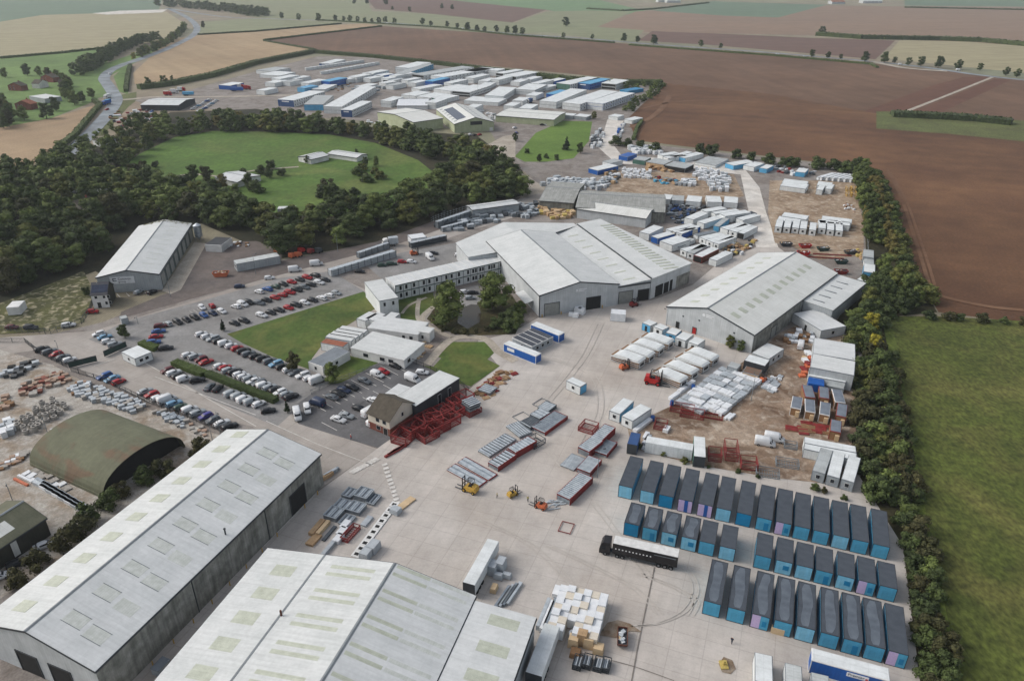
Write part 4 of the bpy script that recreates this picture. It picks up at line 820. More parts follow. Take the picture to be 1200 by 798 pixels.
# show house beside shed E
p, q = at(110.7, 361.4), at(129.1, 359.9); az = azof(p, q)-90
cx = (p[0]+q[0])/2+math.sin(R(az))*4.6; cy = (p[1]+q[1])/2+math.cos(R(az))*4.6
W_ = math.dist(p, q)
t, ro = house(cx, cy, az, W_, 9.2, 5.2, 8.2, 'clad_dark', 'roof_slate', 'tall white fronted show house with solar panels beside the signed shed', wins=[('f', 1.0, 1.9, 3.7, 4.7), ('f', 3.8, 4.6, 3.7, 4.7), ('f', 5.2, 6.0, 3.7, 4.7), ('f', 4.1, 4.9, 1.2, 2.3), ('f', 5.4, 6.2, 1.2, 2.3)], doors=[('f', 1.4, 2.6, 2.2)], ridge_along='x')
panel(t, 'front_wall', -W_/2-.05, W_/2+.05, -4.66, -4.58, 0, 5.1, 'house_white')
s_ = 3.0/4.6; b = MB(); b.hexa([(-2.6, -4.0, 5.2+.6*s_+.2), (2.8, -4.0, 5.2+.6*s_+.2), (2.8, -1.2, 5.2+3.4*s_+.2), (-2.6, -1.2, 5.2+3.4*s_+.2)], [(-2.6, -4.0, 5.2+.6*s_+.28), (2.8, -4.0, 5.2+.6*s_+.28), (2.8, -1.2, 5.2+3.4*s_+.28), (-2.6, -1.2, 5.2+3.4*s_+.28)], 'solar'); b.build('solar_panel', ro)
# brick gatehouse office
p, q = at(457, 509), at(486.5, 488)   # brick gable runs to the right
pc = at(457.5, 512); pl = at(441.5, 497); pr = at(488, 490)
azg = azof(pc, pr)   # direction along the gable wall
W_ = math.dist(pc, pr); Lg = math.dist(pc, pl)
u = Vector((math.sin(R(azg)), math.cos(R(azg)))); n_ = Vector((-u.y, u.x)); c_ = Vector(pc)+u*W_/2+n_*Lg/2
t, ro = house(c_.x, c_.y, azg-90, W_, Lg, 5.0, 8.2, 'render_cream', 'roof_tile', 'brick and cream rendered house with tiled gable roof beside the red frames', lower='brick_red', wins=[('f', W_*.45, W_*.45+.8, 3.9, 5.0), ('l', 1.2, 2.4, 3.4, 4.6), ('l', 3.6, 4.8, 3.4, 4.6), ('l', 3.4, 4.8, .9, 2.1)], doors=[('l', .9, 2.3, 2.2)])
# dark extension with white roof
E1 = block((486, 475), (537, 442.5), (512, 437), 'charcoal clad office wing with a white flat roof behind the red frames', 5.4, 'clad_charcoal', 'roof_white', 'office_building', 'office', wins=[('f', 9.2, 10.4, .6, 4.2), ('f', 13.6, 14.8, .6, 4.2)], W=None, Ln=7.6, trim='trim_dark')
E2 = block((450, 462), (476, 470.5), (497, 459), 'low pale flat roofed entrance building beside the brick house', 3.6, 'clad_charcoal', 'felt_pale' if 'felt_pale' in MATS else 'roof_grey', 'office_building', 'office', trim='trim_grey')
# two storey modular block
n = 14; a, b_ = Vector(at(438, 331, 6)), Vector(at(585, 299.5, 6))
xy0 = rect((439.5, 349.5-0), (476, 339.5), (430, 330), 6)
M1 = thing('office_building', 'two storey white modular office with a ribbed roof behind the pond', 'office', 0, 0, 0)
fa, fb = Vector(at(463, 334.5, 6.2)), Vector(at(592, 305, 6.2)); azm = azof(fa, fb); Lm = (fb-fa).length
M1.location = (fa.x, fa.y, 0); M1.rotation_euler = (0, 0, -R(azm-90))   # local x along the front, y into the block
b = MB(); b.box(0, Lm, 0, 8.6, .1, 6.0, 'cabin_white'); b.build('wall', M1)
mr = MB()
for i in range(15):
    x0 = -8.0*0+Lm*i/15; mr.box(x0+.12, x0+Lm/15-.12, -.1, 8.7, 6.0, 6.22, 'roof_grey')
    mr.box(x0-.12, x0+.12, -.14, 8.74, 5.98, 6.34, 'trim_white')
mr.build('roof', M1)
for z in (2.95, 5.75): panel(M1, 'fascia', -.02, Lm+.02, -.12, -.02, z, z+.35, 'door_green')
for i in range(16): panel(M1, 'cladding_strip', Lm*i/15-.1, Lm*i/15+.1, -.1, -.01, .1, 5.75, 'trim_grey')
for i in range(15):
    for k, z in enumerate((.9, 3.9)):
        if i == 6 and k == 0: continue
        x = Lm*(i+.5)/15+(0.5 if i % 3 == 0 else -.4)
        wall_window(M1, 'f', x-.45, x+.45, z, z+1.6, 0, Lm, 0, 8.6)
        if i in (10, 11, 12): wall_window(M1, 'f', x+.8, x+1.6, z, z+1.6, 0, Lm, 0, 8.6)
wall_window(M1, 'f', Lm*.42, Lm*.42+1.2, .1, 2.4, 0, Lm, 0, 8.6, 'door', 'glass_dark')
M2 = block((444.5, 352.5), (466.5, 348.5), (436.5, 329), 'taller white modular wing at the left end of the long ribbed roof office', 6.3, 'cabin_white', 'roof_white', 'office_building', 'office', wins=[('f', 1.4, 2.2, 3.8, 5.2), ('f', 4.6, 5.4, 3.8, 5.2), ('r', 1.2, 2.2, 3.8, 5.2)])
# white offices by the lawns
O1 = block((412, 406.5), (474, 421), (485.5, 400), 'low white office with triple windows facing the dark car park', 3.4, 'house_white', 'roof_white', 'office_building', 'office', wins=[('f', 4.6, 6.4, 1.2, 2.4), ('f', 10.8, 12.6, 1.2, 2.4), ('f', 14.0, 15.8, 1.2, 2.4), ('r', 2, 3.6, 1.2, 2.4)], Ln=12.5, trim='trim_white')
O2 = block((434, 381), (492, 389), (500, 380.5), 'white office wing behind the low white office, next to the pond path', 3.4, 'house_white', 'roof_grey', 'office_building', 'office', wins=[('f', 15, 16.2, 1.1, 2.3), ('f', 12.4, 13.4, 1.1, 2.3)], Ln=9.5, trim='trim_white')
O3 = block((491, 388), (503, 390), (507, 384), 'small white lobby box at the right end of the white office wing', 3.7, 'house_white', 'roof_white', 'office_building', 'office', wins=[('f', .8, 1.6, 1.1, 2.3)], trim='trim_white')
for i in range(4):
    f = i/4; cabin((386.5+f*20, 395.5-f*12.5), (407.5+f*20, 399-f*12.5), (412+f*20, 395.8-f*12.3), f'white flat roofed classroom cabin beside the lawn, {nth(i+1, 4)} of the four in a row', h=3.1, roof='roof_white', trim='trim_grey', wins=0, front='plain', Ln=2.9, W=9.8, group='classroom cabins beside the lawn')
for i in range(2):
    cabin((415+i*10, 373-i*.5), (431+i*10, 377.5), (441+i*8, 367.5), f'pale cabin between the lawn and the pond, {["nearer the lawn", "nearer the pond"][i]}', h=3.2, roof='roof_grey', wins=0, Ln=3.2 if False else None, W=4.0, group='link cabins')
cabin((444.5, 377), (455.5, 379), (459.5, 366), 'pale link cabin joining the modular offices', h=3.2, roof='roof_grey', wins=0)
cabin((360.5, 424), (378.5, 430.5), (402, 409.5), 'white cabin with a grey felt roof beside the round bush', h=3.0, roof='felt_grey', wall='house_white', wins=1, front='win', trim='trim_white', W=6.2)
cabin((375.5, 402), (402, 407), (404.5, 401), 'pink roofed flat cabin at the corner of the long lawn', h=2.8, roof='roof_red', wins=0)
# arched hangar
pa, pb, pc_, pd = [Vector(at(*p_)) for p_ in ((42, 549), (128, 588), (216, 524), (124, 488))]
azh = azof(pb, pc_); Wh = 23.6; Lh = 28.0; cen = (pa+pb+pc_+pd)/4
HG = thing('hangar', 'olive arched roof hangar with rust patches and a dark open end', 'hangar', cen.x, cen.y, azof(pa, pb), None)
# local y runs from left end to the dark right end
NS = 20; arc = []
for i in range(NS+1):
    th = math.pi*i/NS; arc.append((Wh/2*math.cos(th)*(1), .9+6.3*math.sin(th)**.92))
b = MB(); i0 = 0
outer = [(x, z) for x, z in arc]; L2 = Lh/2
for i in range(NS):
    (xa, za), (xb, zb_) = outer[i], outer[i+1]
    b.hexa([(xa, -L2, za-.15), (xa, L2, za-.15), (xb, L2, zb_-.15), (xb, -L2, zb_-.15)], [(xa, -L2, za), (xa, L2, za), (xb, L2, zb_), (xb, -L2, zb_)], 'olive_sheet')
b.build('roof', HG, False)
b = MB(); b.poly([(Wh/2, L2-1.6, 0)]+[(x*.985, L2-1.6, z-.15) for x, z in arc]+[(-Wh/2, L2-1.6, 0)], 'doorway_dark'); b.recalc = False; b.build('end_wall', HG); b = MB(); b.poly([(Wh/2, -L2+.3, 0)]+[(x*.985, -L2+.3, z-.15) for x, z in arc]+[(-Wh/2, -L2+.3, 0)], 'clad_dark'); b.recalc = False; b.build('end_wall', HG)  # first sheet spans the open end, coloured dark for the shade inside
for s in (-1, 1): panel(HG, 'side_wall', s*Wh/2-.15, s*Wh/2+.15, -L2, L2, 0, 1.0, 'olive_sheet')
# dark shed at left edge
pe, pf = Vector(at(52.6, 606.5, 5)), Vector(at(0, 641, 5)); azs = azof(pf, pe)
S1, zs = shed('barn', 'dark olive roofed barn cut by the left edge of the picture', 'barn', ('m', pe.x, pe.y), azs, (-13, 0), (-22, 0), 5, -6.5, 7.2, 'clad_dark', 'roof_olive', None, trim='trim_dark')
for yy in (-8.2, -17): panel(S1, 'light_panel', .0, .06, yy, yy+1.3, .6, 4.6, 'roof_cream')
faint(S1, zs, -4.8, -1.8, -9, -5.4, 'roof_cream').build('skylight', [c for c in S1.children if c.name.startswith('roof')][0])
# middle sheds G
def barn_px(name, label, p0, p1, p2, eave, rise, wall, roof, cat='warehouse', **kw):
    """p0->p1 eave edge nearest the camera; p2 a point on the far eave"""
    x, y, az, w_, l_ = rect(p0, p1, p2, eave); A = Vector((x, y))
    t_, z_ = shed(name, label, cat, ('m', x, y), az-90, (-l_/2, l_/2), (-w_/2, w_/2), eave, 0, eave+rise, wall, roof, **kw); return t_, z_
g1, z1 = barn_px('warehouse', 'old dull grey roofed shed behind the middle sheds', (675, 243), (779, 249), (790, 229), 5.5, 2.6, 'clad_weathered', 'roof_old', group=GR)
g2, z2 = barn_px('warehouse', 'shorter old grey roofed shed at the left of the dull grey roof', (632, 235), (672, 238), (680, 215), 5.0, 2.2, 'clad_weathered', 'roof_old', group=GR)
g3, z3 = barn_px('workshop', 'pale ribbed roof workshop with a row of skylights in front of the old grey shed', (676.5, 244.5), (757, 256), (762, 243.5), 5.0, 1.6, 'clad_light', 'roof_cream', group=GR)
roofG = [c for c in g3.children if c.name.startswith('roof')][0]; l3 = (Vector(at(676.5, 244.5, 5))-Vector(at(757, 256, 5))).length
for i in range(9): faint(g3, z3, .8, 3.2, -l3/2+2+i*l3/9.6, -l3/2+3+i*l3/9.6).build('skylight', roofG)
for i in range(5):
    y = -l3/2+1+i*l3/5.2; panel(g3, 'door', max(c_[0] for c_ in [(0,)])*0+0, 0, 0, 0, 0, 0, 'door_grey') if False else None
g4, _ = barn_px('workshop', 'narrow grey shed with open bays beside the tree belt', (553.5, 246), (608, 238.5), (600, 234), 4.4, .5, 'clad_grey', 'roof_grey', group=GR)
# far cream works
h1, zz = barn_px('warehouse', 'cream works shed with solar strips on its roof beyond the paddock', (484.5, 143.5), (519, 138.5), (468, 128), 7.5, 2.0, 'clad_cream', 'roof_cream', group='cream works sheds')
h2, zz2 = shed('warehouse', 'cream works shed with a blue solar strip and a dark window band', 'warehouse', ('m', *at(579, 153.5, 0)), azof(at(579, 147, 6), at(546, 124, 6)), (-30, 0), (0, 62), 6.5, -14, 10.5, 'clad_cream', 'roof_cream', 'cream works sheds')
roofH = [c for c in h2.children if c.name.startswith('roof')][0]
faint(h2, zz2, -26, -19, 8, 52, 'solar').build('solar_panel', roofH)
for i in range(7):
    for x in (-28.5, -9): faint(h2, zz2, x, x+2.2, 6+8*i, 8.2+8*i, 'trim_grey').build('skylight', roofH)
panel(h2, 'window', -18, -9, -.08, 0, 5.0, 7.6, 'glass_dark'); panel(h2, 'door', -3.5, -1, -.08, 0, 0, 2.6, 'roof_cream')
roofh1 = [c for c in h1.children if c.name.startswith('roof')][0]
h3, _ = barn_px('warehouse', 'long low green walled works building beside the striped lawn', (581, 135.5), (649, 140.5), (652, 131), 5.0, .7, 'clad_cream', 'roof_cream', group='cream works sheds')
h4, _ = barn_px('workshop', 'dark blue grey workshop in the yard by the bend of the road', (164.5, 123), (209, 123.5), (214, 115.5), 4.6, 1.6, 'clad_charcoal', 'roof_grey')
b5, _ = barn_px('barn', 'white tunnel shaped store behind the cream works', (465, 124), (501, 124), (499, 116), 3.2, 2.6, 'wrap_white', 'wrap_white', cat='store')
h6, _ = barn_px('stable', 'long low white roofed stable hidden in the trees on the left', (85, 225), (158, 227), (157, 220.5), 2.8, .7, 'house_white', 'roof_cream', cat='stable')
h7, _ = barn_px('stable', 'white roofed pavilion standing on the green paddock', (364, 187), (385, 182), (380, 176.5), 3.2, 1.2, 'house_white', 'roof_white', cat='pavilion')
h8, _ = barn_px('stable', 'low white wing on the right of the paddock pavilion', (384, 180), (418, 185), (420, 179.5), 2.8, .9, 'house_white', 'roof_white', cat='pavilion')
h9, _ = barn_px('stable', 'white stable with grey roof among brown trees by the paddock track', (252, 208), (278, 213.5), (276, 200), 3.2, 1.2, 'house_white', 'roof_grey', cat='stable')
bb = block((325, 245), (345, 244.5), (344.5, 241.5), 'white board screen standing on the paddock edge', 2.6, 'house_white', 'roof_white', 'horse_shelter', 'shelter')
for i, (px, py, w_, l_, m_, az) in enumerate([(60, 96, 16, 8, 'roof_tile', 20), (48, 103, 12, 8, 'roof_tile', 100), (22, 106, 14, 8, 'roof_tile', 10), (75, 103, 9, 7, 'roof_tile', 60), (32, 128, 14, 8, 'roof_red', 5), (100, 250, 10, 8, 'roof_tile', 30)]):
    x, y = at(px, py); house(x, y, az, w_, l_, 4.6, 7.4, ['brick_red', 'house_white', 'brick_red', 'brick_red', 'brick_red', 'render_cream'][i], m_, ['brick farmhouse in the hamlet with a dark tiled roof, farthest of the group', 'white house beside the dark tiled farmhouse in the hamlet', 'dark roofed cottage at the left of the hamlet', 'small brick cottage at the right end of the hamlet', 'red roofed barn below the hamlet beside the stubble field', 'tiled cottage almost hidden in the wood above the signed shed'][i], chim=True, wins=[('f', 2, 3, 1, 2.2), ('f', 5.5, 6.5, 1, 2.2), ('f', 2, 3, 3.2, 4.2), ('f', 5.5, 6.5, 3.2, 4.2)], group='houses of the hamlet' if i < 5 else None)
block((34, 113), (52, 116), (58, 111), 'pale roofed farm shed in the hamlet yard', 4, 'clad_grey', 'roof_white', 'farm_shed', 'shed')
block((108, 164), (118, 166), (122, 160), 'white walled cottage beside the bend of the road', 4, 'house_white', 'roof_tile', 'house', 'house')
for i, (px, py, w_) in enumerate([(788, 3.5, 40), (1020, 4, 60), (775, 3, 26), (980, 5, 40)]):
    x, y = at(px, py); house(x, y, 80, 22, w_, 6, 9, 'clad_light', 'roof_white' if i != 3 else 'roof_red', ['long white farm shed on the far skyline', 'large pale farm shed at the top right by a far wood', 'small white farm shed left of the skyline shed', 'red roofed far farm building left of the large pale shed'][i], 'barn', 'barn', group='far farm buildings')
# silo and white store by shed E
t = thing('silo', 'galvanised grain silo standing behind the signed shed', 'silo', *at(234, 282), 0)
b = MB(); b.tube((0, 0, 2.2), (0, 0, 7.2), 1.7, 'galv', 16); b.build('tank', t)
b = MB(); b.tube((0, 0, 7.2), (0, 0, 8.1), 1.75, 'galv_light', 16, .3); b.build('lid', t)
b = MB(); b.tube((0, 0, .8), (0, 0, 2.2), .3, 'galv', 16, 1.68); b.build('hopper', t)
for a in range(4): 
    b = MB(); c, s = math.cos(a*1.57+.7)*1.6, math.sin(a*1.57+.7)*1.6; b.tube((c, s, 0), (c, s, 3), .09, 'galv', 6); b.build('leg', t)
# ================================================================== trees
LEAF = {'dark': ((50, 60, 34), (60, 71, 38), (72, 84, 44)), 'mid': ((74, 86, 44), (86, 96, 48), (96, 108, 56)), 'olive': ((72, 78, 38), (84, 86, 42), (90, 94, 46)), 'yellow': ((140, 132, 48), (112, 112, 44), (150, 140, 50)),
        'brown': ((66, 64, 38), (76, 72, 42), (60, 62, 36)), 'hedge': ((58, 72, 32), (48, 62, 28), (70, 84, 36)), 'conifer': ((28, 40, 26), (36, 48, 30), (42, 56, 32)), 'autumn': ((104, 96, 52), (90, 86, 46), (112, 104, 58))}
for k, (a, b_, c) in LEAF.items(): mat('leaf_'+k, L3(*a), .85, .18, .5, 'leaf', L3(*b_), p={'c3': L3(*c)})
mat('bark', L3(74, 64, 52), .95, .15, 2)
def ico(b, c, rx, ry, rz, m, rnd):
    t = (1+5**.5)/2; vs = [(-1, t, 0), (1, t, 0), (-1, -t, 0), (1, -t, 0), (0, -1, t), (0, 1, t), (0, -1, -t), (0, 1, -t), (t, 0, -1), (t, 0, 1), (-t, 0, -1), (-t, 0, 1)]
    fs = [(0, 11, 5), (0, 5, 1), (0, 1, 7), (0, 7, 10), (0, 10, 11), (1, 5, 9), (5, 11, 4), (11, 10, 2), (10, 7, 6), (7, 1, 8), (3, 9, 4), (3, 4, 2), (3, 2, 6), (3, 6, 8), (3, 8, 9), (4, 9, 5), (2, 4, 11), (6, 2, 10), (8, 6, 7), (9, 8, 1)]
    i = len(b.v); k = b.mi(m)
    for v in vs:
        q = 1/1.902*rnd.uniform(.82, 1.1); b.v.append((c[0]+v[0]*rx*q, c[1]+v[1]*ry*q, c[2]+v[2]*rz*q))
    for f in fs: b.f.append(tuple(i+j for j in f)); b.m.append(k)
def leaves(b, c, r, n, size, m, rnd, flat_=1.0):
    k = b.mi(m)
    for _ in range(n):
        d = Vector((rnd.gauss(0, 1), rnd.gauss(0, 1), rnd.gauss(0, 1)+.25)).normalized(); rr = rnd.uniform(.78, 1.12)
        p_ = Vector((c[0]+d.x*r[0]*rr, c[1]+d.y*r[1]*rr, c[2]+d.z*r[2]*rr))
        nn = (d+Vector((rnd.gauss(0, .45), rnd.gauss(0, .45), rnd.gauss(0, .45)))).normalized(); u = nn.orthogonal().normalized(); a = rnd.random()*6.28; v = nn.cross(u)
        u2 = u*math.cos(a)+v*math.sin(a); v2 = nn.cross(u2); s = size*rnd.uniform(.6, 1.25); i = len(b.v)
        b.v += [tuple(p_-u2*s*.5), tuple(p_+v2*s*.32+nn*.1*s), tuple(p_+u2*s*.5), tuple(p_-v2*s*.32+nn*.1*s)]; b.f.append((i, i+1, i+2, i+3)); b.m.append(k)
def crown(seed, m, hgt=10.0, rad=4.6, n=13, leafs=120, size=.62, base=.22, shape='round'):
    rnd = random.Random(seed); b = MB(); b.recalc = False
    for j in range(n):
        f = (j+.5)/n; z = hgt*(base+(1-base)*f)
        if shape == 'cone': R_ = rad*(1.05-f)*rnd.uniform(.3, .8)
        elif shape == 'bush': R_ = rad*rnd.uniform(.2, .75)*(1-f*.5)
        else: R_ = rad*math.sin(math.pi*min(.98, .18+.72*f))**.8*rnd.uniform(.15, .72)
        a = j*2.4+rnd.uniform(-.5, .5); rr = rad*rnd.uniform(.3, .5)*(1-.35*f) if shape != 'cone' else rad*.55*(1.08-f)
        c = (R_*math.cos(a), R_*math.sin(a), min(z, hgt-rr*.6)); r3 = (rr, rr*rnd.uniform(.85, 1.1), rr*rnd.uniform(.72, .95))
        if c[2]-r3[2] < hgt*base*.4: c = (c[0], c[1], hgt*base*.4+r3[2])
        ico(b, c, r3[0]*.86, r3[1]*.86, r3[2]*.86, m, rnd); leaves(b, c, r3, leafs, size, m, rnd)
    return b
def trunk_mesh(seed, hgt, r=.28):
    rnd = random.Random(seed); b = MB(); b.recalc = False; b.tube((0, 0, 0), (0, 0, hgt*.35), r, 'bark', 7, r*.75); b.tube((0, 0, hgt*.35), (.2, .1, hgt*.75), r*.75, 'bark', 6, r*.25)
    for j in range(5):
        a = j*1.3+rnd.random(); z = hgt*(.28+.08*j); b.tube((0, 0, z), (math.cos(a)*hgt*.24, math.sin(a)*hgt*.24, z+hgt*.18), r*.4, 'bark', 5, r*.12)
    return b
TM = {}
def tree_protos():
    spec = {'dark': (4, 'round'), 'mid': (4, 'round'), 'olive': (3, 'round'), 'yellow': (2, 'round'), 'brown': (3, 'round'), 'conifer': (2, 'cone'), 'autumn': (2, 'round')}
    for k, (n, sh) in spec.items():
        TM[k] = [(crown(hash_(k)+i, 'leaf_'+k, 10, 4.7 if sh == 'round' else 2.6, 14, 105, .66, .16, sh).mesh(f'crown_{k}'), trunk_mesh(i, 9).mesh('trunk')) for i in range(n)]
    for k in ('dark', 'brown', 'olive', 'mid', 'yellow'):
        TM['bush_'+k] = [(crown(50+i+hash_(k), 'leaf_'+k, 3.2, 2.5, 8, 80, .42, .05, 'bush').mesh(f'bush_{k}'), None) for i in range(3)]
def hash_(s): return sum(ord(c)*7 for c in s)
tree_protos()
DESC = {'dark': 'dark green broadleaf tree', 'mid': 'mid green broadleaf tree', 'olive': 'olive green tree', 'yellow': 'yellowing tree', 'brown': 'brown autumn tree', 'conifer': 'narrow dark conifer', 'autumn': 'golden brown tree',
        'bush_dark': 'dark green bush', 'bush_brown': 'brown scrubby bush', 'bush_olive': 'olive bush', 'bush_mid': 'green bush', 'bush_yellow': 'yellow bush'}
NTREE = 0
def plant(x, y, kind, h, label, group=None, wide=1.0):
    global NTREE; NTREE += 1
    cm, tm = random.choice(TM[kind]); base_h = 10 if not kind.startswith('bush') else 3.2; s = h/base_h
    cat = 'bush' if kind.startswith('bush') else 'tree'; nm = {'conifer': 'conifer_tree'}.get(kind, 'shrub' if cat == 'bush' else 'broadleaf_tree')
    if tm is None:
        o = link(nm, cm); tag(o, label, cat, group); o.location = (x, y, 0)
    else:
        o = thing(nm, label, cat, x, y, 0, group); link('crown', cm, o); link('trunk', tm, o)
    o.scale = (s*wide, s*wide, s); o.rotation_euler = (0, 0, random.uniform(0, 6.28)); return o
def inpoly(x, y, P):
    c = False; n = len(P)
    for i in range(n):
        x1, y1 = P[i]; x2, y2 = P[i-1]
        if (y1 > y) != (y2 > y) and x < (x2-x1)*(y-y1)/(y2-y1)+x1: c = not c
    return c
STUFF = []
def mass(pts, kinds, hr, wide=1.0):
    for x, y in pts: STUFF.append((x, y, random.choices([a for a, _ in kinds], [b for _, b in kinds])[0], random.uniform(*hr), wide*random.uniform(.9, 1.15)))
def build_mass():
    """the woods nobody could count, as one object"""
    import numpy as np
    LOW = {}
    for k in ('dark', 'mid', 'olive', 'brown', 'autumn'):
        LOW[k] = [crown(300+i+hash_(k), 'leaf_'+k, 10, 4.7, 11, 50, .95, .1) for i in range(4)]
    V, FV, FS, MI = [], [], [], []; names = ['leaf_'+k for k in LOW]; off = 0; pos = 0
    for x, y, k, h, wd in STUFF:
        b = random.choice(LOW[k]); v = np.array(b.v); s = h/10; a = random.uniform(0, 6.28); c, q = math.cos(a), math.sin(a)
        V.append(np.stack([x+(v[:, 0]*c-v[:, 1]*q)*s*wd, y+(v[:, 0]*q+v[:, 1]*c)*s*wd, v[:, 2]*s], 1))
        ln = np.array([len(f) for f in b.f]); FV.append(np.concatenate([np.array(f) for f in b.f])+off); FS.append(ln); MI.append(np.full(len(ln), names.index('leaf_'+k))); off += len(v)
    V = np.concatenate(V); FV = np.concatenate(FV); FS = np.concatenate(FS); MI = np.concatenate(MI)
    me = bpy.data.meshes.new('woodland'); me.vertices.add(len(V)); me.vertices.foreach_set('co', V.ravel()); me.loops.add(len(FV)); me.loops.foreach_set('vertex_index', FV.astype(np.int32))
    me.polygons.add(len(FS)); me.polygons.foreach_set('loop_start', np.concatenate([[0], np.cumsum(FS)[:-1]]).astype(np.int32)); me.polygons.foreach_set('loop_total', FS.astype(np.int32)); me.polygons.foreach_set('material_index', MI.astype(np.int32))
    for nm in names: me.materials.append(MATS[nm])
    me.update(calc_edges=True); me.validate(); o = link('woodland', me); o['kind'] = 'stuff'
def plant_many(pts, kinds, hr, where, group, wide=1.0):
    """label each tree by its kind and its order from the left within the patch"""
    by = {}
    for (x, y) in pts:
        k = random.choices([a for a, _ in kinds], [b for _, b in kinds])[0]; by.setdefault(k, []).append((proj(x, y)[0], x, y))
    for k, L_ in by.items():
        L_.sort()
        for i, (_, x, y) in enumerate(L_): plant(x, y, k, random.uniform(*hr), f'{DESC[k]}, {ordl(i+1, len(L_))} of its kind {where}', group, wide*random.uniform(.9, 1.15))
def scatter(poly, spacing, avoid=()):
    P = [at(*p) for p in poly]; xs = [p[0] for p in P]; ys = [p[1] for p in P]; out = []; y = min(ys); row = 0
    A = [[at(*p) for p in q] for q in avoid]
    while y < max(ys):
        x = min(xs)+(row % 2)*spacing/2
        while x < max(xs):
            a, b_ = x+random.uniform(-.3, .3)*spacing, y+random.uniform(-.3, .3)*spacing
            if inpoly(a, b_, P) and not any(inpoly(a, b_, q) for q in A): out.append((a, b_))
            x += spacing
        y += spacing*.87; row += 1
    return out
def along(pts, spacing, width, rows=1):
    P = [Vector(at(*p)) for p in pts]; out = []
    for a, b_ in zip(P, P[1:]):
        d = b_-a; L_ = d.length; n = max(1, int(L_/spacing)); d.normalize(); nn = Vector((-d.y, d.x))
        for i in range(n):
            for r_ in range(rows):
                q = a+d*(L_*(i+random.uniform(.2, .8))/n)+nn*((r_-(rows-1)/2)*width/max(rows, 1)+random.uniform(-.25, .25)*width/max(rows, 1)); out.append((q.x, q.y))
    return out
WOODK = [('dark', 4), ('mid', 3.5), ('brown', .4), ('olive', 1.4)]
mass(scatter([(-60, 225), (10, 205), (60, 200), (115, 212), (150, 218), (200, 222), (240, 236), (290, 250), (240, 262), (60, 262), (-60, 270)], 10), WOODK, (7.5, 14.5), 1.25)
plant_many(scatter([(-60, 272), (0, 268), (100, 262), (158, 260), (112, 318), (60, 328), (0, 348), (-60, 356)], 10.5), WOODK, (7.5, 14.5), 'in the wood left of the signed shed', 'trees of the west wood', 1.2)
plant_many(scatter([(236, 249), (290, 254), (340, 258), (400, 262), (470, 245), (515, 215), (560, 200), (612, 214), (616, 230), (552, 247), (460, 272), (390, 290), (330, 297), (300, 280), (243, 274)], 11.8), [('dark', 4), ('mid', 3.5), ('olive', 1.2), ('brown', .3)], (8, 14), 'in the belt below the paddock', 'trees of the belt below the paddock', 1.4)
mass(scatter([(118, 212), (150, 184), (200, 157), (260, 142), (340, 146), (400, 150), (450, 158), (500, 166), (560, 180), (606, 204), (545, 200), (500, 186), (440, 166), (380, 157), (250, 155), (200, 163), (165, 180), (135, 212)], 9.5), [('dark', 5), ('mid', 2), ('olive', 1.2), ('autumn', .3)], (7, 13), 1.3)
mass(scatter([(50, 203), (88, 183), (128, 167), (170, 150), (200, 142), (196, 156), (150, 183), (118, 208), (60, 215)], 15), WOODK, (10, 13), 1.25)
mass(along([(90, 90), (104, 84), (116, 76), (132, 66), (150, 57), (172, 50), (184, 47)], 14, 16, 2), [('dark', 1)], (11, 15), 1.2)
mass(along([(160, 68), (178, 62), (196, 53), (208, 44), (218, 34)], 12, 10, 1), WOODK, (9, 12), 1.2)
mass(along([(188, 7), (215, 9), (250, 12), (285, 16), (310, 20)], 24, 50, 2), [('dark', 1)], (14, 18), 1.6)
plant_many(along([(0, 92), (20, 90), (40, 88), (66, 92), (84, 100), (72, 118), (100, 112), (112, 116), (90, 122), (60, 134), (50, 142), (20, 142), (8, 136), (0, 118)], 17, 10, 1), WOODK, (8, 12), 'around the hamlet', 'trees around the hamlet', 1.1)
plant_many(along([(0, 132), (8, 140), (12, 150), (0, 152)], 12, 8), [('dark', 1), ('brown', 1)], (10, 13), 'at the left edge below the hamlet', 'trees around the hamlet')
mass(along([(163, 106), (180, 101), (196, 101), (206, 98)], 14, 8, 1), [('dark', 1)], (8, 11))
mass(along([(625, 92), (660, 95), (700, 100), (740, 105), (775, 100), (765, 112), (745, 122), (735, 132)], 12, 12, 2), [('dark', 3), ('mid', 2)], (4, 6.5), 1.5)
mass(along([(130, 155), (142, 150), (158, 146), (205, 140)], 14, 10, 1), [('dark', 1), ('mid', 1)], (6, 9))
plant_many([at(*p) for p in [(722, 171), (735, 172), (750, 175), (768, 179), (820, 180), (833, 182), (862, 186), (880, 188), (900, 192), (919, 195), (930, 196), (957, 198), (978, 200), (992, 203), (1004, 200)]], [('bush_dark', 1)], (5, 8), 'between the storage yard and the ploughed field', 'bushes behind the storage yard', 1.2)
plant_many(along([(1008, 200), (1012, 225), (1020, 255), (1024, 290)], 7, 9, 2), [('dark', 2), ('mid', 2), ('autumn', 1)], (6, 9), 'in the top of the right hand belt', 'trees of the right hand belt')
plant_many(along([(1022, 215), (1030, 240), (1034, 265), (1042, 290), (1046, 305)], 7, 4), [('autumn', 1)], (6, 8.5), 'on the field side of the right hand belt', 'trees of the right hand belt')
plant_many(along([(1030, 318), (1038, 335), (1050, 345), (1066, 350), (1082, 362), (1060, 366), (1040, 358), (1025, 345), (1012, 370), (1006, 388)], 6.5, 6), [('dark', 3), ('mid', 2), ('olive', 1)], (6, 10), 'in the belt beside the flat white annexe', 'trees of the right hand belt')
plant_many([at(*p) for p in [(1018, 392), (1023, 415)]], [('yellow', 1)], (6.5, 8), 'in the belt right of the site office', 'trees of the right hand belt')
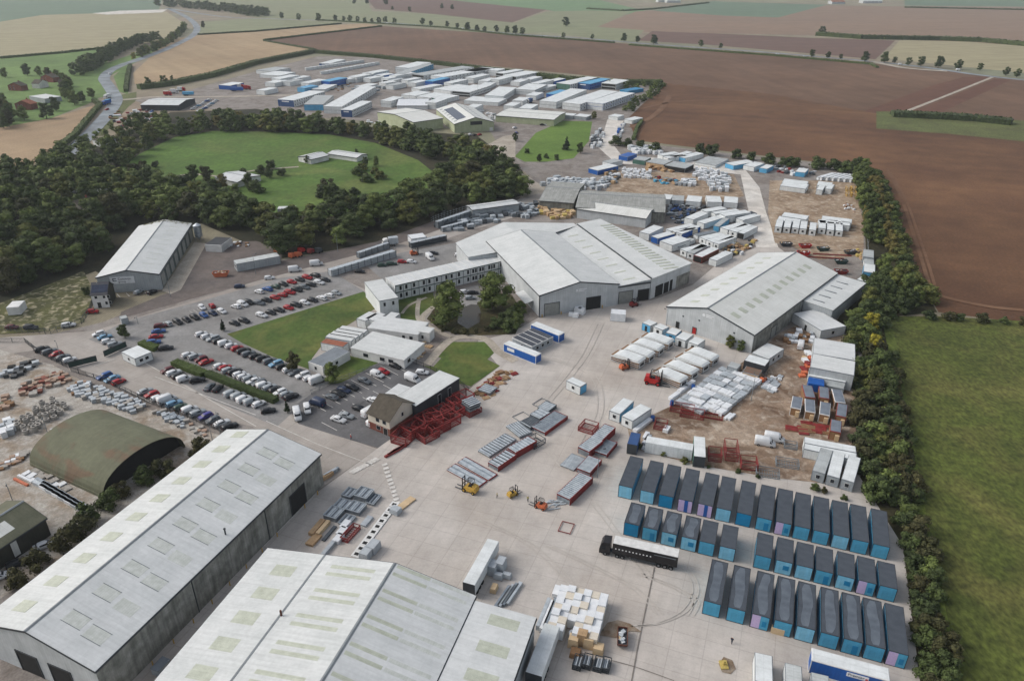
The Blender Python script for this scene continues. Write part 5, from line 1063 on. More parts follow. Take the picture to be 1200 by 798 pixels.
plant_many(along([(1024, 205), (1036, 235), (1042, 262), (1052, 295), (1062, 320), (1075, 342), (1090, 362)], 5.5, 5, 1), [('bush_dark', 2), ('bush_mid', 1), ('bush_olive', 1)], (4, 6.5), 'on the field edge of the right belt', 'bushes of the right belt', 1.35)
plant_many(along([(1018, 330), (1036, 345), (1050, 360), (1035, 366), (1018, 380), (1004, 398)], 5, 9, 2), [('bush_dark', 2), ('bush_mid', 1)], (4, 6), 'under the trees beside the annexe', 'bushes under the belt trees', 1.3)
plant_many(along([(1008, 405), (1018, 440), (1022, 470), (1024, 510), (1030, 550), (1042, 590)], 3.8, 11, 3), [('bush_dark', 3), ('bush_brown', 2.6), ('bush_olive', 1.2), ('bush_mid', .8)], (2.2, 5.8), 'in the scrub right of the dirt yard', 'bushes of the scrub strip', 1.15)
plant_many(along([(1036, 420), (1046, 480), (1052, 540), (1062, 600), (1078, 660), (1086, 720), (1098, 790), (1104, 830)], 3.4, 5, 2), [('bush_dark', 3), ('bush_brown', 2.2), ('bush_mid', .6)], (1.6, 4.6), 'in the scrub along the rough meadow', 'bushes of the scrub strip', 1.2)
plant_many(along([(1085, 374), (1120, 376), (1160, 379), (1205, 382)], 5, 3), [('bush_dark', 2), ('bush_brown', 1)], (2.4, 3.6), 'in the hedge between ploughland and meadow', 'bushes of the meadow hedge', 1.3)
plant_many(along([(940, 568), (980, 583), (1020, 595)], 4, 2.5), [('bush_dark', 1), ('bush_brown', 1)], (1.2, 2), 'on the bank above the blue pods', 'bushes on the bank')
plant_many(along([(742, 522), (790, 540), (850, 552), (900, 562)], 4.5, 1.5), [('bush_dark', 1), ('bush_olive', 1)], (.9, 1.6), 'on the strip behind the blue pods', 'bushes on the bank')
plant_many(along([(12, 700), (60, 655), (100, 620), (140, 585), (180, 562), (215, 545), (240, 528)], 4.2, 3.5, 1), [('bush_dark', 2), ('bush_brown', 2)], (3.4, 5.4), 'between the long lower left shed and the gravel yard', 'bushes beside the long shed')
for px, py, k, h, lab in [(524, 378, 'mid', 14.5, 'round topped green and gold tree left of the pond'), (577, 362, 'mid', 14, 'big dark green tree between the pond and the white shed'), (345, 434, 'brown', 6, 'brown round tree at the end of the long lawn'), (389, 449, 'mid', 7, 'green tree at the corner of the dark car park'),
    (147, 396, 'dark', 5, 'round dark tree beside the gate cabin'), (262, 388, 'conifer', 4.5, 'small dark conifer standing between parked cars'), (337, 484, 'conifer', 4, 'small conifer beside the white vans'),
    (157, 70, 'yellow', 8, 'yellow tree on the bend of the curved road'), (238, 33, 'brown', 11, 'brown tree beside the far road bend'), (385, 236, 'dark', 8, 'dark tree clump centre in the paddock'), (400, 243, 'dark', 7, 'dark tree at the lower edge of the paddock clump'), (428, 196, 'dark', 6, 'dark tree near the paddock pavilion, lower'), (441, 195, 'mid', 6, 'green tree near the paddock pavilion, right'), (360, 192, 'dark', 5, 'dark tree at the left end of the pavilion'), (418, 182, 'dark', 4, 'small dark tree at the right end of the pavilion'),
    (145, 219, 'dark', 8, 'dark tree on the paddock track, left'), (170, 206, 'dark', 6, 'dark tree on the upper left paddock edge'), (292, 220, 'dark', 8, 'dark bushy tree right of the grey roofed stable'), (316, 209, 'dark', 7, 'dark tree on the paddock track, middle'), (228, 212, 'dark', 9, 'dark tree left of the grey roofed stable'), (243, 214, 'brown', 9, 'brown tree just left of the grey roofed stable'), (262, 221, 'autumn', 8, 'golden brown tree below the grey roofed stable'), (430, 210, 'brown', 4, 'low brown tree in the lower paddock clump'),
    (696, 140, 'olive', 6, 'olive tree beside the white track entrance'), (664, 176, 'conifer', 9, 'tall conifer on the striped lawn'), (680, 180, 'dark', 7, 'dark tree at the right corner of the striped lawn'), (604, 166, 'dark', 6, 'dark tree beside the left corner of the striped lawn'), (855, 408, 'olive', 4.5, 'golden bush like tree by the plain gable of the right shed'), (868, 412, 'dark', 4, 'dark bush like tree at the corner of the right shed'), (632, 190, 'dark', 5, 'dark tree below the striped lawn')]:
    x, y = at(px, py); plant(x, y, k, h, lab, None, 1.25 if h > 13 else 1.05 if h > 7 else .95)
plant_many([at(*p) for p in [(583, 384), (592, 378), (600, 373), (608, 366), (606, 380), (596, 388)]], [('bush_dark', 1), ('bush_mid', 1)], (3.4, 4.6), 'on the bank right of the pond', 'bushes around the pond', 1.2)
plant_many([at(*p) for p in [(512, 380), (520, 388), (533, 391), (546, 392), (558, 390), (570, 388), (508, 374)]], [('bush_brown', 1)], (1.6, 2.4), 'on the near bank of the pond', 'bushes around the pond')
plant_many([at(*p) for p in [(378, 231), (390, 228), (402, 234), (410, 240), (392, 243), (416, 228), (384, 222), (430, 214), (420, 206), (440, 204), (446, 210), (425, 200)]], [('bush_dark', 2), ('bush_brown', 1), ('bush_olive', .6)], (3.5, 6), 'in the shrubby clump of the paddock', 'shrubs of the paddock clump', 1.3)
plant_many([at(*p) for p in [(158, 206), (168, 200), (182, 196), (208, 214), (218, 220), (250, 224), (276, 224), (300, 226), (306, 204), (318, 198), (286, 206), (330, 206), (150, 212), (194, 222)]], [('bush_dark', 3), ('bush_brown', 1), ('bush_mid', 1)], (3.5, 7), 'scattered at the left of the paddock', 'shrubs at the left of the paddock', 1.2)
plant_many([at(*p) for p in [(662, 176), (618, 180), (640, 186), (652, 188)]], [('bush_dark', 1)], (3, 4), 'along the bottom of the striped lawn', 'bushes by the striped lawn')
plant_many([at(*p) for p in [(102, 345), (420, 252), (410, 250), (425, 248), (440, 250), (395, 250)]], [('bush_mid', 1), ('bush_dark', 1)], (2, 3.5), 'scattered on the grass', 'bushes scattered on grass')
# clipped hedges in the car park, each one long hedge
def hedge(pts, wd, h, label, m='leaf_hedge', size=.3, name='hedge', group=None):
    P = [Vector(at(*p)) for p in pts]; o0 = P[0]; b = MB(); b.recalc = False; rnd = random.Random(len(label))
    for a, c in zip(P, P[1:]):
        d = c-a; L_ = d.length; d.normalize(); nn = Vector((-d.y, d.x)); A = a-o0; C = c-o0
        q = [A-nn*wd*.42, C-nn*wd*.42, C+nn*wd*.42, A+nn*wd*.42]; b.hexa([(v.x, v.y, 0) for v in q], [(v.x, v.y, h*.93) for v in q], m)
        n = int(L_*(2*h+wd)/(size*size)*1.1); n = min(n, 5000); k = b.mi(m)
        for _ in range(n):
            t = rnd.random()*L_; s = rnd.random()*(2*h+wd)
            if s < h: off, z, nv = -wd/2, s, -nn
            elif s < h+wd: off, z, nv = s-h-wd/2, h, Vector((0, 0))
            else: off, z, nv = wd/2, s-h-wd, nn
            p_ = Vector((*(A+d*t+nn*off*rnd.uniform(.88, 1.1)), z*1.0+rnd.uniform(-.1, .12))); nz = Vector((nv.x, nv.y, 1.0 if nv.length == 0 else .3))+Vector((rnd.gauss(0, .4), rnd.gauss(0, .4), rnd.gauss(0, .4))); nz.normalize()
            u = nz.orthogonal().normalized()*size*rnd.uniform(.5, 1.1)*.6; v = nz.cross(u); i = len(b.v); b.v += [tuple(p_-u), tuple(p_+v*.7), tuple(p_+u), tuple(p_-v*.7)]; b.f.append((i, i+1, i+2, i+3)); b.m.append(k)
    o = b.build(name); o.location = (o0.x, o0.y, 0); return tag(o, label, 'hedge', group)
hedge([(205, 427), (240, 441)], 3.2, 1.7, 'clipped green hedge between car rows, left of the gap', group='car park hedges')
hedge([(243, 440), (280, 455), (324, 472)], 2.6, 1.7, 'long clipped green hedge between car rows, right of the gap', group='car park hedges')
hedge([(166, 404), (184, 411)], 3, 1.6, 'short clipped hedge beside the gate cabin', group='car park hedges')
hedge([(0, 69), (70, 63), (130, 56.5)], 4, 2.5, 'thin dark hedge along the far side of the pasture', 'leaf_dark', 1.6, group='field hedges')
hedge([(309, 48), (447, 31.5)], 4, 2.2, 'thin dark hedge between the stubble and the ploughed field', 'leaf_dark', 1.6, group='field hedges')
hedge([(309, 48.5), (370, 59)], 3, 2, 'thin dark hedge from the stubble corner to the works', 'leaf_dark', 1.6, group='field hedges')
hedge([(232, 41.5), (300, 37.5), (400, 28.5)], 4, 2.2, 'thin hedge along the far edge of the stubble field', 'leaf_dark', 1.6, group='field hedges')
hedge([(370, 24), (520, 33), (600, 42), (720, 51)], 4, 2.2, 'dark hedge along the far main road, left half', 'leaf_dark', 2, group='field hedges')
hedge([(737, 53.5), (900, 65.5), (1020, 76), (1028, 80)], 4, 2.2, 'dark hedge along the far main road, right half', 'leaf_dark', 2, group='field hedges')
hedge([(957, 42), (1010, 46), (1100, 47.5), (1150, 49.5), (1210, 55)], 12, 6, 'thick dark hedge behind the pale field on the right', 'leaf_dark', 3, group='field hedges')
hedge([(688, 11), (730, 13.5), (765, 11.5), (830, 4)], 7, 3, 'dark hedge bending across the far green fields', 'leaf_dark', 3, group='field hedges')
hedge([(1060, 9.5), (1210, 12.5)], 6, 3, 'far hedge at the top right corner', 'leaf_dark', 3, group='field hedges')
hedge([(153, 78), (150, 90), (148, 108)], 4, 3, 'dark hedge between the green verge and the stubble', 'leaf_dark', 1.2, group='field hedges')
hedge([(110, 120), (118, 124), (88, 160), (66, 178)], 4, 3, 'dark hedge along the stubble beside the curved road', 'leaf_dark', 1.2, group='field hedges')
hedge([(1045, 136), (1090, 138), (1140, 141), (1185, 146)], 14, 4, 'dark reedy bank of the small reservoir in the ploughed field', 'leaf_dark', 1.6, name='reed_bank')
hedge([(742, 165), (746, 152), (752, 143)], 2.5, 2, 'dark hedge right of the white track', 'leaf_dark', .8, group='field hedges')
hedge([(163, 105), (200, 100.5), (250, 90), (300, 75.5), (368, 62)], 9, 4.5, 'thick dark hedge between the upper yard and the stubble field', 'leaf_dark', 1.3, group='field hedges')
hedge([(369, 62.5), (440, 68), (520, 77), (610, 88)], 8, 4, 'thick dark hedge behind the stacked cabins and ploughed field', 'leaf_dark', 1.3, group='field hedges')
hedge([(612, 89), (700, 99), (776, 99.5)], 12, 4.5, 'thick dark hedge at the right end of the stacked cabins', 'leaf_dark', 1.2, group='field hedges')
# hedgerow trees beyond, one by one
FT = [(430, 5, 14), (452, 6, 16), (415, 5, 13), (518, 10.5, 12), (530, 11.5, 11), (460, 12, 8), (480, 14, 10), (2, 17, 10), (30, 22, 12), (50, 24, 12), (73, 25, 14), (93, 25, 11), (103, 25, 9), (110, 26, 12), (119, 26, 10), (128, 27, 9), (136, 27, 8), (144, 28, 11), (152, 27, 11), (162, 28, 10), (195, 29.5, 12), (205, 31, 9), (224, 32, 10), (236, 34, 9), (248, 36, 13), (259, 37, 10), (268, 38, 9), (282, 38, 11), (294, 39, 11)]
pts = [(300+(x if x < 300 else 0) if x < 300 else x, y) for x, y, h in FT]
pts2 = [(p[0], p[1], FT[i][2]) for i, p in enumerate(pts)]+[(604, 40, 13), (612, 41, 11), (660, 45, 8), (694, 46, 7), (663, 31.5, 16), (731, 49, 12), (747, 50, 9), (766, 52, 13), (821, 55, 9), (844, 57, 7), (951, 67, 9), (970, 68.5, 8), (985, 69.5, 6), (1013, 72.5, 12), (1036, 74, 13), (1048, 74, 7), (1064, 77, 9), (1079, 78, 11), (1099, 80, 13), (1122, 82, 11), (1148, 83, 8), (1178, 89, 9), (1191, 91, 9), (963, 42, 14)]
pts2.sort()
for i, (px, py, h) in enumerate(pts2):
    x, y = at(px, py); plant(x, y, 'dark', h, f'small distant hedgerow tree, {ordl(i+1, len(pts2))} beyond the works', 'far hedgerow trees', 1.15)

build_mass()
# ================================================================== cars
G1 = 'cars parked on the site'
def crow(p0, p1, codes, face, where): car_row(p0, p1, codes, face, where, G1)
crow((122.8, 443), (140, 449.5), 'be pl rh', -80, 'of three by the yard fence')
crow((170, 461), (270, 502), 'sl rh wh wV pe nh wm se vh gh wl ke', -75, 'in the row along the block yard fence')
crow((51, 411), (81.5, 424), 'ke ge rh gl wh', -80, 'beside the entrance gate')
crow((117, 393), (134, 406), 'wh pl wh se', -80, 'left of the gate cabin')
crow((181, 403), (189, 384), 'be rl bl me', 85, 'right of the gate cabin')
car(*at(195, 410), 75, 'estate car', 'black', 'black estate car alone at the corner of the hedge by the gate cabin', G1)
crow((197, 436), (217.5, 446), 'mh we kh wm', -78, 'in the short row below the left hedge')
car(*at(232, 448), 68, 'suv', 'black', 'black suv alone below the gap between the two hedges', G1)
crow((245.6, 456), (255.6, 457.8), 'gl kh', -95, 'of two below the long hedge')
crow((271, 464), (304, 475.5), 'sm sm wm sm wh', -78, 'in the van row below the long hedge')
car(*at(315, 483.5), 70, 'hatchback', 'black', 'black hatchback at the lower right end of the hedge rows', G1)
crow((221.8, 417.5), (243, 426), 'wh se mh rl', -75, 'above the left hedge')
crow((258, 431), (342, 467), 'wh rh se ke wh wh se wl ge wm se kh wh sh ke', -76, 'above the long hedge')
crow((236, 393.5), (372, 448.5), 'wh wh se kh wm wh rh ke ge kh ke ge pe kh wh gl we wh wV', -74, 'in the long row beside the lawn')
crow((197.5, 381.5), (260, 366.5), 'sh ke kh ke bh dh wh', 75, 'in the left row of the upper car park')
crow((277, 361), (292, 356), 'wh wm ke', 78, 'of three beside the small bush')
crow((304, 357), (382, 330), 'ge kh rh rh re ke ge kh we kh', 72, 'in the middle row of the upper car park')
crow((304, 343.5), (370, 324.5), 'wh be nh kh rh kh re ke', 72, 'in the top row of the upper car park')
crow((276, 381), (395, 345.5), 'kh ke --  we kh kl rh ke wh kh we wh sh', 70, 'in the row along the top of the lawn')
crow((237, 362), (249, 360.3), 'wh rh', 75, 'of two behind the upper row')
for px, py, az, k, c, lab in [(316, 327.5, 75, 'hatchback', 'white', 'white hatchback driving on the upper road'), (346, 318.5, 72, 'van', 'white', 'white van on the upper road, left of another van'), (371, 311.5, 72, 'van', 'white', 'white van on the upper road near the long racks'), (281, 337.5, 78, 'hatchback', 'dark blue', 'dark blue hatchback on the road below the orange skip'),
    (163, 344, 20, 'hatchback', 'silver', 'silver hatchback parked at the signed shed gable'), (178.5, 344, 20, 'hatchback', 'black', 'black hatchback parked at the signed shed corner'), (109, 367, 85, 'hatchback', 'red', 'red hatchback below the show house'), (81, 383, 70, 'estate car', 'white', 'white estate car on the access road at the rubble'), (37, 386, 92, 'suv', 'black', 'black suv at the left end of the access road'), (15, 385.5, 92, 'hatchback', 'maroon', 'maroon hatchback at the far left of the access road'),
    (422, 320, 100, 'hatchback', 'black', 'black hatchback left of the modular office end'), (448, 312.5, 80, 'hatchback', 'green', 'green hatchback behind the modular office, left'), (459, 311, 80, 'estate car', 'green', 'green estate car behind the modular office'), (471.7, 308.5, 95, 'hatchback', 'red', 'red hatchback behind the modular office'), (482.5, 308.5, 100, 'hatchback', 'white', 'white hatchback behind the modular office, beside a red one'), (504, 304, 150, 'van', 'white', 'white van behind the ribbed modular office'), (507.5, 298.5, 95, 'saloon', 'black', 'black saloon on the dusty court behind the modular office'), (538, 300.5, 80, 'hatchback', 'white', 'white hatchback at the wall of the lower white bay'),
    (545, 344, 80, 'hatchback', 'white', 'white hatchback between the two pond trees'), (551, 351, 80, 'hatchback', 'silver', 'silver hatchback nearest the pond'), (554, 345, 80, 'saloon', 'black', 'black saloon beside the pond parking'),
    (53.7, 641, 52, 'saloon', 'white', 'white saloon by the dark barn at lower left'), (21, 663, 52, 'hatchback', 'black', 'black hatchback by the dark barn, half behind bushes'), (0, 678, 60, 'hatchback', 'white', 'white hatchback cut by the left edge of the picture'),
    (938, 407, 25, 'van', 'white', 'white van on the dirt track by the flat roofed buildings'), (907, 517, 110, 'van', 'white', 'white van on the dirt yard, right of its pair'), (896, 522, 108, 'van', 'white', 'white van on the dirt yard, left of its pair'),
    (129.5, 88, 10, 'small van', 'white', 'white small van on the upper bend of the curved road'), (453.5, 28.3, 95, 'van', 'white', 'white van on the far main road, left'), (542.5, 34.8, 97, 'van', 'white', 'white van on the far main road above the ploughed field'), (769, 51.8, 98, 'van', 'white', 'white van on the far main road above the dark bushes'), (1055, 77, 98, 'van', 'white', 'white van on the far main road at the lay-by'), (1123, 83.4, 98, 'van', 'white', 'white van on the far main road, right'), (911, 64.3, 98, 'saloon', 'white', 'white saloon on the far main road'), (943, 67, 98, 'saloon', 'white', 'white saloon on the far main road behind a saloon'),
    (227, 33, 160, 'van', 'white', 'white van on the road at the top left bend'), (632.5, 146, 80, 'van', 'white', 'white van at the corner of the long green building'), (641, 147.5, 95, 'saloon', 'white', 'white saloon beside the van at the striped lawn'), (636, 147.5, 95, 'saloon', 'black', 'black saloon beside the van at the striped lawn'),
    (605, 157, 20, 'saloon', 'violet blue', 'violet saloon left of the striped lawn'), (604, 163, 25, 'estate car', 'silver', 'silver estate car left of the striped lawn'), (603, 151, 40, 'hatchback', 'white', 'white hatchback at the works corner by the striped lawn'),
    (551, 159, 30, 'hatchback', 'white', 'white hatchback at the cream works shed'), (556, 159.5, 30, 'hatchback', 'black', 'black hatchback at the cream works shed'), (562, 159, 30, 'hatchback', 'red', 'red hatchback at the cream works shed')]:
    car(*at(px, py), az, k, c, lab, None)
crow((372, 475), (464, 431), 'dV -- gl kl dl ke -- gl -- wm rh -- kh', 80, 'in the upper row of the dark car park')
crow((349, 489.5), (360.5, 482.5), 'wV wm', 125, 'of two at the left end of the dark car park')
crow((398, 494), (405.5, 489), 'wl sl', 82, 'in the lower pair of the dark car park')
crow((421.5, 481), (438, 471), 'kl wh', 82, 'of two left of the brick house')
car(*at(434, 486), 38, 'van', 'white', 'large white van parked at the brick house wall', G1)
car(*at(484, 447), 125, 'van', 'white', 'white van behind the flat roofed entrance building', G1)
car(*at(495, 438.5), 100, 'hatchback', 'white', 'white hatchback at the back fence of the dark car park', G1)
car(*at(438.5, 497), 40, 'small van', 'white', 'white van nose just showing beside the brick house', G1)
# dealer yard beyond the paddock
for r_, (a, b_, cs) in enumerate([((226, 129), (246, 118), 'wh wh pl wh wh be wh'), ((234, 132), (254, 119), 'wm sh be wh wh pl wh wh')]): crow(a, b_, cs, 60, f'in the {["left", "right"][r_]} row of the far dealer yard')
crow((172, 131), (178, 132), 'kh be', 60, 'of two beside the blue grey workshop')
# bay lines of the dark car park
for i in range(12):
    f = i/11.0; a = (362+f*93, 474.5-f*46.5); stripe((a[0]-1, a[1]-3.2), (a[0]+20, a[1]+8.0), .18)
for i in range(7):
    f = i/6.0; a = (378+f*72, 495.5-f*44); stripe((a[0]-1, a[1]), (a[0]+17, a[1]+9.5), .18)
for a, b_ in [((110, 430), (138, 420)), ((104, 440), (135, 450)), ((135, 450), (180, 474)), ((182, 442), (300, 487)), ((165, 423), (300, 500)), ((312, 494), (372, 521)), ((372, 521), (440, 547)), ((388, 573), (470, 500))][:7]: stripe(a, b_, .22)
stripe((372, 577), (310, 640), .15); stripe((366, 570), (390, 552), .15)
for i in range(8):   # block crossings painted at the junction
    f = i/7; c = (413+28*f, 553.5-15*f); stripe((c[0]-3, c[1]-.9), (c[0]+3, c[1]+1.4), 1.0)
for i in range(11):
    f = i/10; c = (451+15*f, 545+45*f); stripe((c[0]-3.2, c[1]+.9), (c[0]+3.0, c[1]-.9), .9)
for i in range(5): stripe((222+i*4.5, 365-i*1.4), (228+i*4.5, 369-i*1.4), .12)
for a, b_ in [((137, 345), (141, 349)), ((148, 344), (152, 348)), ((170, 343), (174, 347))]: stripe(a, b_, .2)
# ================================================================== blue pods
mat('felt_pod', L3(70, 76, 84), .85, .08, .6, None, L3(62, 68, 76))
mat('puddle', L3(96, 104, 113), .5, .04, .5, None, L3(78, 85, 94))
def pod(t, L_, wet, front, seed):
    rnd = random.Random(seed); W = 3.35; h = 3.6; x0, x1, y0, y1 = -W/2, W/2, 0, L_
    b = MB(); b.box(x0+.05, x1-.05, y0+.05, y1-.05, .12, h-.12, 'teal'); b.build('wall', t)
    fr = MB()
    for x in (x0, x1-.12):
        for y in (y0, y1-.12): fr.box(x, x+.12, y, y+.12, 0, h, 'clad_charcoal')
    for z in (0, h-.12):
        fr.box(x0+.12, x1-.12, y0, y0+.1, z, z+.12, 'clad_charcoal'); fr.box(x0+.12, x1-.12, y1-.1, y1, z, z+.12, 'clad_charcoal'); fr.box(x0, x0+.1, y0+.12, y1-.12, z, z+.12, 'clad_charcoal'); fr.box(x1-.1, x1, y0+.12, y1-.12, z, z+.12, 'clad_charcoal')
    fr.build('frame', t)
    b = MB(); b.box(x0+.1, x1-.1, y0+.1, y1-.1, h-.12, h-.02 if not wet else h-.06, 'felt_pod'); ro = b.build('roof', t)
    if wet:
        b = MB(); n = 14; L1 = []; R1 = []
        for i in range(n+1):
            y = .5+(L_-.9)*i/n; e = min(1, .55+.3*min(i, n-i)); cx = .12*math.sin(i*.4+seed); a_, c_ = [(.85+.16*math.sin(i*.55+seed*2+q*2)+.06*rnd.random())*e for q in (0, 1)]
            L1.append((cx-a_, y, h-.055)); R1.append((cx+c_, y, h-.055))
        for i in range(n): b.poly([L1[i], R1[i], R1[i+1], L1[i+1]], 'puddle')
        b.recalc = False; b.build('puddle', ro)
    def pane(nm, xa, xb, za, zb, m, dy=.0):
        p_ = MB(); p_.box(xa, xb, -.02-dy, .06, za, zb, m); return p_.build(nm, t)
    if front == 'pale': pane('front_panel', x0+.14, x1-.14, .2, h-.2, 'teal_pale')
    elif front == 'teal': pane('front_panel', x0+.14, x1-.14, .2, h-.2, 'teal'); 
    elif front == 'deep': pane('front_panel', x0+.14, x1-.14, .2, h-.2, 'teal_deep')
    elif front == 'door': pane('front_panel', x0+.14, x1-.14, .2, h-.2, 'teal'); pane('door', .1, 1.1, .3, 2.4, 'teal_deep', .02)
    elif front == 'window': pane('front_panel', x0+.14, x1-.14, .2, h-.2, 'teal_pale'); pane('window', -.1, 1.1, 1.3, 2.5, 'teal_deep', .02)
    elif front == 'lilac': pane('front_panel', x0+.14, -.2, .2, h-.2, 'lilac'); pane('door', -.16, .6, .2, h-.2, 'blue_panel', .02); pane('front_panel', .64, x1-.14, .2, h-.2, 'lilac')
    elif front == 'half': pane('front_panel', x0+.14, 0, .2, h-.2, 'lilac'); pane('front_panel', .04, x1-.14, .2, h-.2, 'teal'); pane('window', .4, 1.2, .9, 2.3, 'teal_deep', .02)
    return t
FR = {'pale': 'pale teal blank end', 'teal': 'teal blank end', 'deep': 'deep blue end', 'door': 'teal end and dark door', 'window': 'pale teal end and window', 'lilac': 'lilac end and blue door', 'half': 'half lilac end'}
def pods(u0, vs, fronts, L_, rown, wet):
    ox, oy = at(723.8, 582.3); az = 20.5; ca, sa = math.cos(R(az)), math.sin(R(az))
    for i, (v, f) in enumerate(zip(vs, fronts)):
        vv = v+1.68; u = u0+.0; x = ox+u*sa+vv*ca; y = oy+u*ca-vv*sa; w_ = wet(i); key = ('pod', L_, w_, f, i % 3)
        lab = f'pod with {FR[f]}, {ordl(i+1, len(vs))} in the {rown}'
        proto_copy(key, lambda t: pod(t, L_, w_, f, i), x, y, az+random.uniform(-.7, .7), lab, f'blue pods in the {rown}', 'modular_pod', 'modular pod', GZ)
pods(0, [0, 5.2, 9.6, 14.1, 18.6, 22.7, 27.2, 31.6, 35.7, 39.6, 43.6, 47.6, 51.5, 55.6], ['pale', 'pale', 'deep', 'lilac', 'lilac', 'pale', 'deep', 'door', 'half', 'teal', 'teal', 'pale', 'teal', 'teal'], 12.4, 'back row', lambda i: False)
pods(-12.4, [4.2, 8.3, 12.5, 16.8, 20.6, 24.9, 32.2, 35.0+1.4, 40.4, 44.2, 48.3, 52.3, 56.2], ['deep', 'door', 'window', 'window', 'teal', 'pale', 'teal', 'window', 'pale', 'door', 'window', 'half', 'teal'], 7.3, 'middle row', lambda i: i < 4)
pods(-29.0, [23.8, 28.4, 32.9, 37.0, 41.0, 45.2, 49.2, 53.0, 56.8], ['teal', 'teal', 'half', 'teal', 'pale', 'teal', 'door', 'teal', 'half'], 12.0, 'front row', lambda i: i < 8)
b = MB(); x, y = at(910.5, 742); b.box(-1.2, 1.2, -.4, .4, 0, 1.5, 'ply'); o = b.build('plywood_crate'); o.location = (x, y, GZ); o.rotation_euler = (0, 0, -R(20.5)); tag(o, 'plywood crate standing at the end of a blue pod in the front row', 'crate')
# ================================================================== cabins (survey of roof corners: near-left, near-right, far-right)
def zone(where, items, desc='white portable cabin', **kw):
    items = sorted(items, key=lambda q: q[0][0]+q[1][0]); N = len(items)
    for i, it in enumerate(items):
        k2 = dict(kw); k2.update(it[3] if len(it) > 3 else {}); d = k2.pop('d', desc)
        cabin(it[0], it[1], it[2], f'{d}, {ordl(i+1, N)} {where}', group='cabins '+where, **k2)
low = dict(wins=0)
zone('of the slanting cabin rows behind the wedge shed', [
 ((819.3, 278), (827.3, 281.3), (843.3, 272.7), {'front': 'win'}), ((827.5, 281.3), (836, 284.7), (852, 274.7), {'front': 'win'}), ((836.2, 284.7), (842.7, 286.7), (859, 277.3), {'front': 'win'}),
 ((797, 292), (804.7, 295.3), (822.7, 284.7), {'front': 'win'}), ((805, 296), (813, 298), (832, 288.7), {'front': 'win', 'roof': 'cabin_roof_grey'}), ((813.3, 299.3), (822.7, 302), (842, 292), {'d': 'rusty brown open fronted cabin', 'wall': 'skip_rust', 'frontm': 'doorway_dark', 'trim': 'red_oxide'}),
 ((830.7, 303.3), (840, 306), (857, 296)), ((844, 266.7), (853.3, 270), (866.7, 260), {'roof': 'cabin_roof'}), ((854, 270), (864, 272.7), (876, 262.7), {'front': 'win'}), ((864.7, 272.7), (872, 274.5), (884.7, 265.3), {'frontm': 'doorway_dark', 'd': 'open ended pale container'}),
 ((862.7, 256), (871, 258.7), (882, 250)), ((856, 252), (862.6, 254.7), (876, 246), {'d': 'dark roofed container', 'roof': 'felt_dark', 'wall': 'cabin_grey'}), ((842.7, 250.7), (850, 254), (866, 243.3), {'h': 3.6, 'd': 'tall white box trailer'}),
 ((836, 264.7), (843, 266), (857, 256.7), {'d': 'grey roofed blue container', 'wall': 'blue_sky', 'roof': 'cabin_roof_grey'}), ((821, 246), (828, 249), (837, 238.7), {'front': 'win'}), ((833.6, 249), (838.7, 251.3), (852, 240.7)),
 ((780, 268.7), (786.5, 271.3), (801, 259.3)), ((787.3, 270.7), (791, 272.7), (803.7, 261.3), {'wall': 'render_cream'}), ((792.3, 272.7), (799.3, 274.7), (814, 264), {'d': 'white cabin with blue side', 'wall': 'blue_panel', 'frontm': 'cabin_white', 'front': 'win'}),
 ((802, 255.3), (812.7, 258), (820.7, 248), {'h': 3.4}), ((816.7, 260), (825.3, 262.7), (837.3, 251.3)), ((749, 272), (761, 275), (775, 266), {'h': 3.2, 'd': 'wide white cabin'}), ((763, 277), (771, 280), (781, 270.7), {'d': 'white roofed blue cabin', 'wall': 'blue_panel'}),
 ((773, 282.7), (788, 288), (796, 276.7), {'h': 3.2, 'd': 'wide pale green box'}), ((789, 288.4), (796.6, 290.4), (812, 280), {'h': 1.6, 'd': 'low grey flat module', 'roof': 'cabin_roof_grey'}), ((812.7, 274.7), (818, 277), (833, 269), {'h': 1.8, 'd': 'low dark flat module', 'roof': 'felt_grey'})], wins=0)
zone('of the long cabins end to end behind the scrap heap', [((775.5, 233.5), (786, 234.5), (787, 228.5)), ((787, 235), (801.5, 236), (802, 229.8), {'roof': 'cabin_roof_grey', 'wall': 'cabin_grey'}), ((803.5, 236), (821, 237.6), (821.6, 230.5)), ((829, 237), (846.5, 237.8), (847, 230.5)), ((848, 237.4), (864.6, 238.8), (865, 231.5))], wins=1)
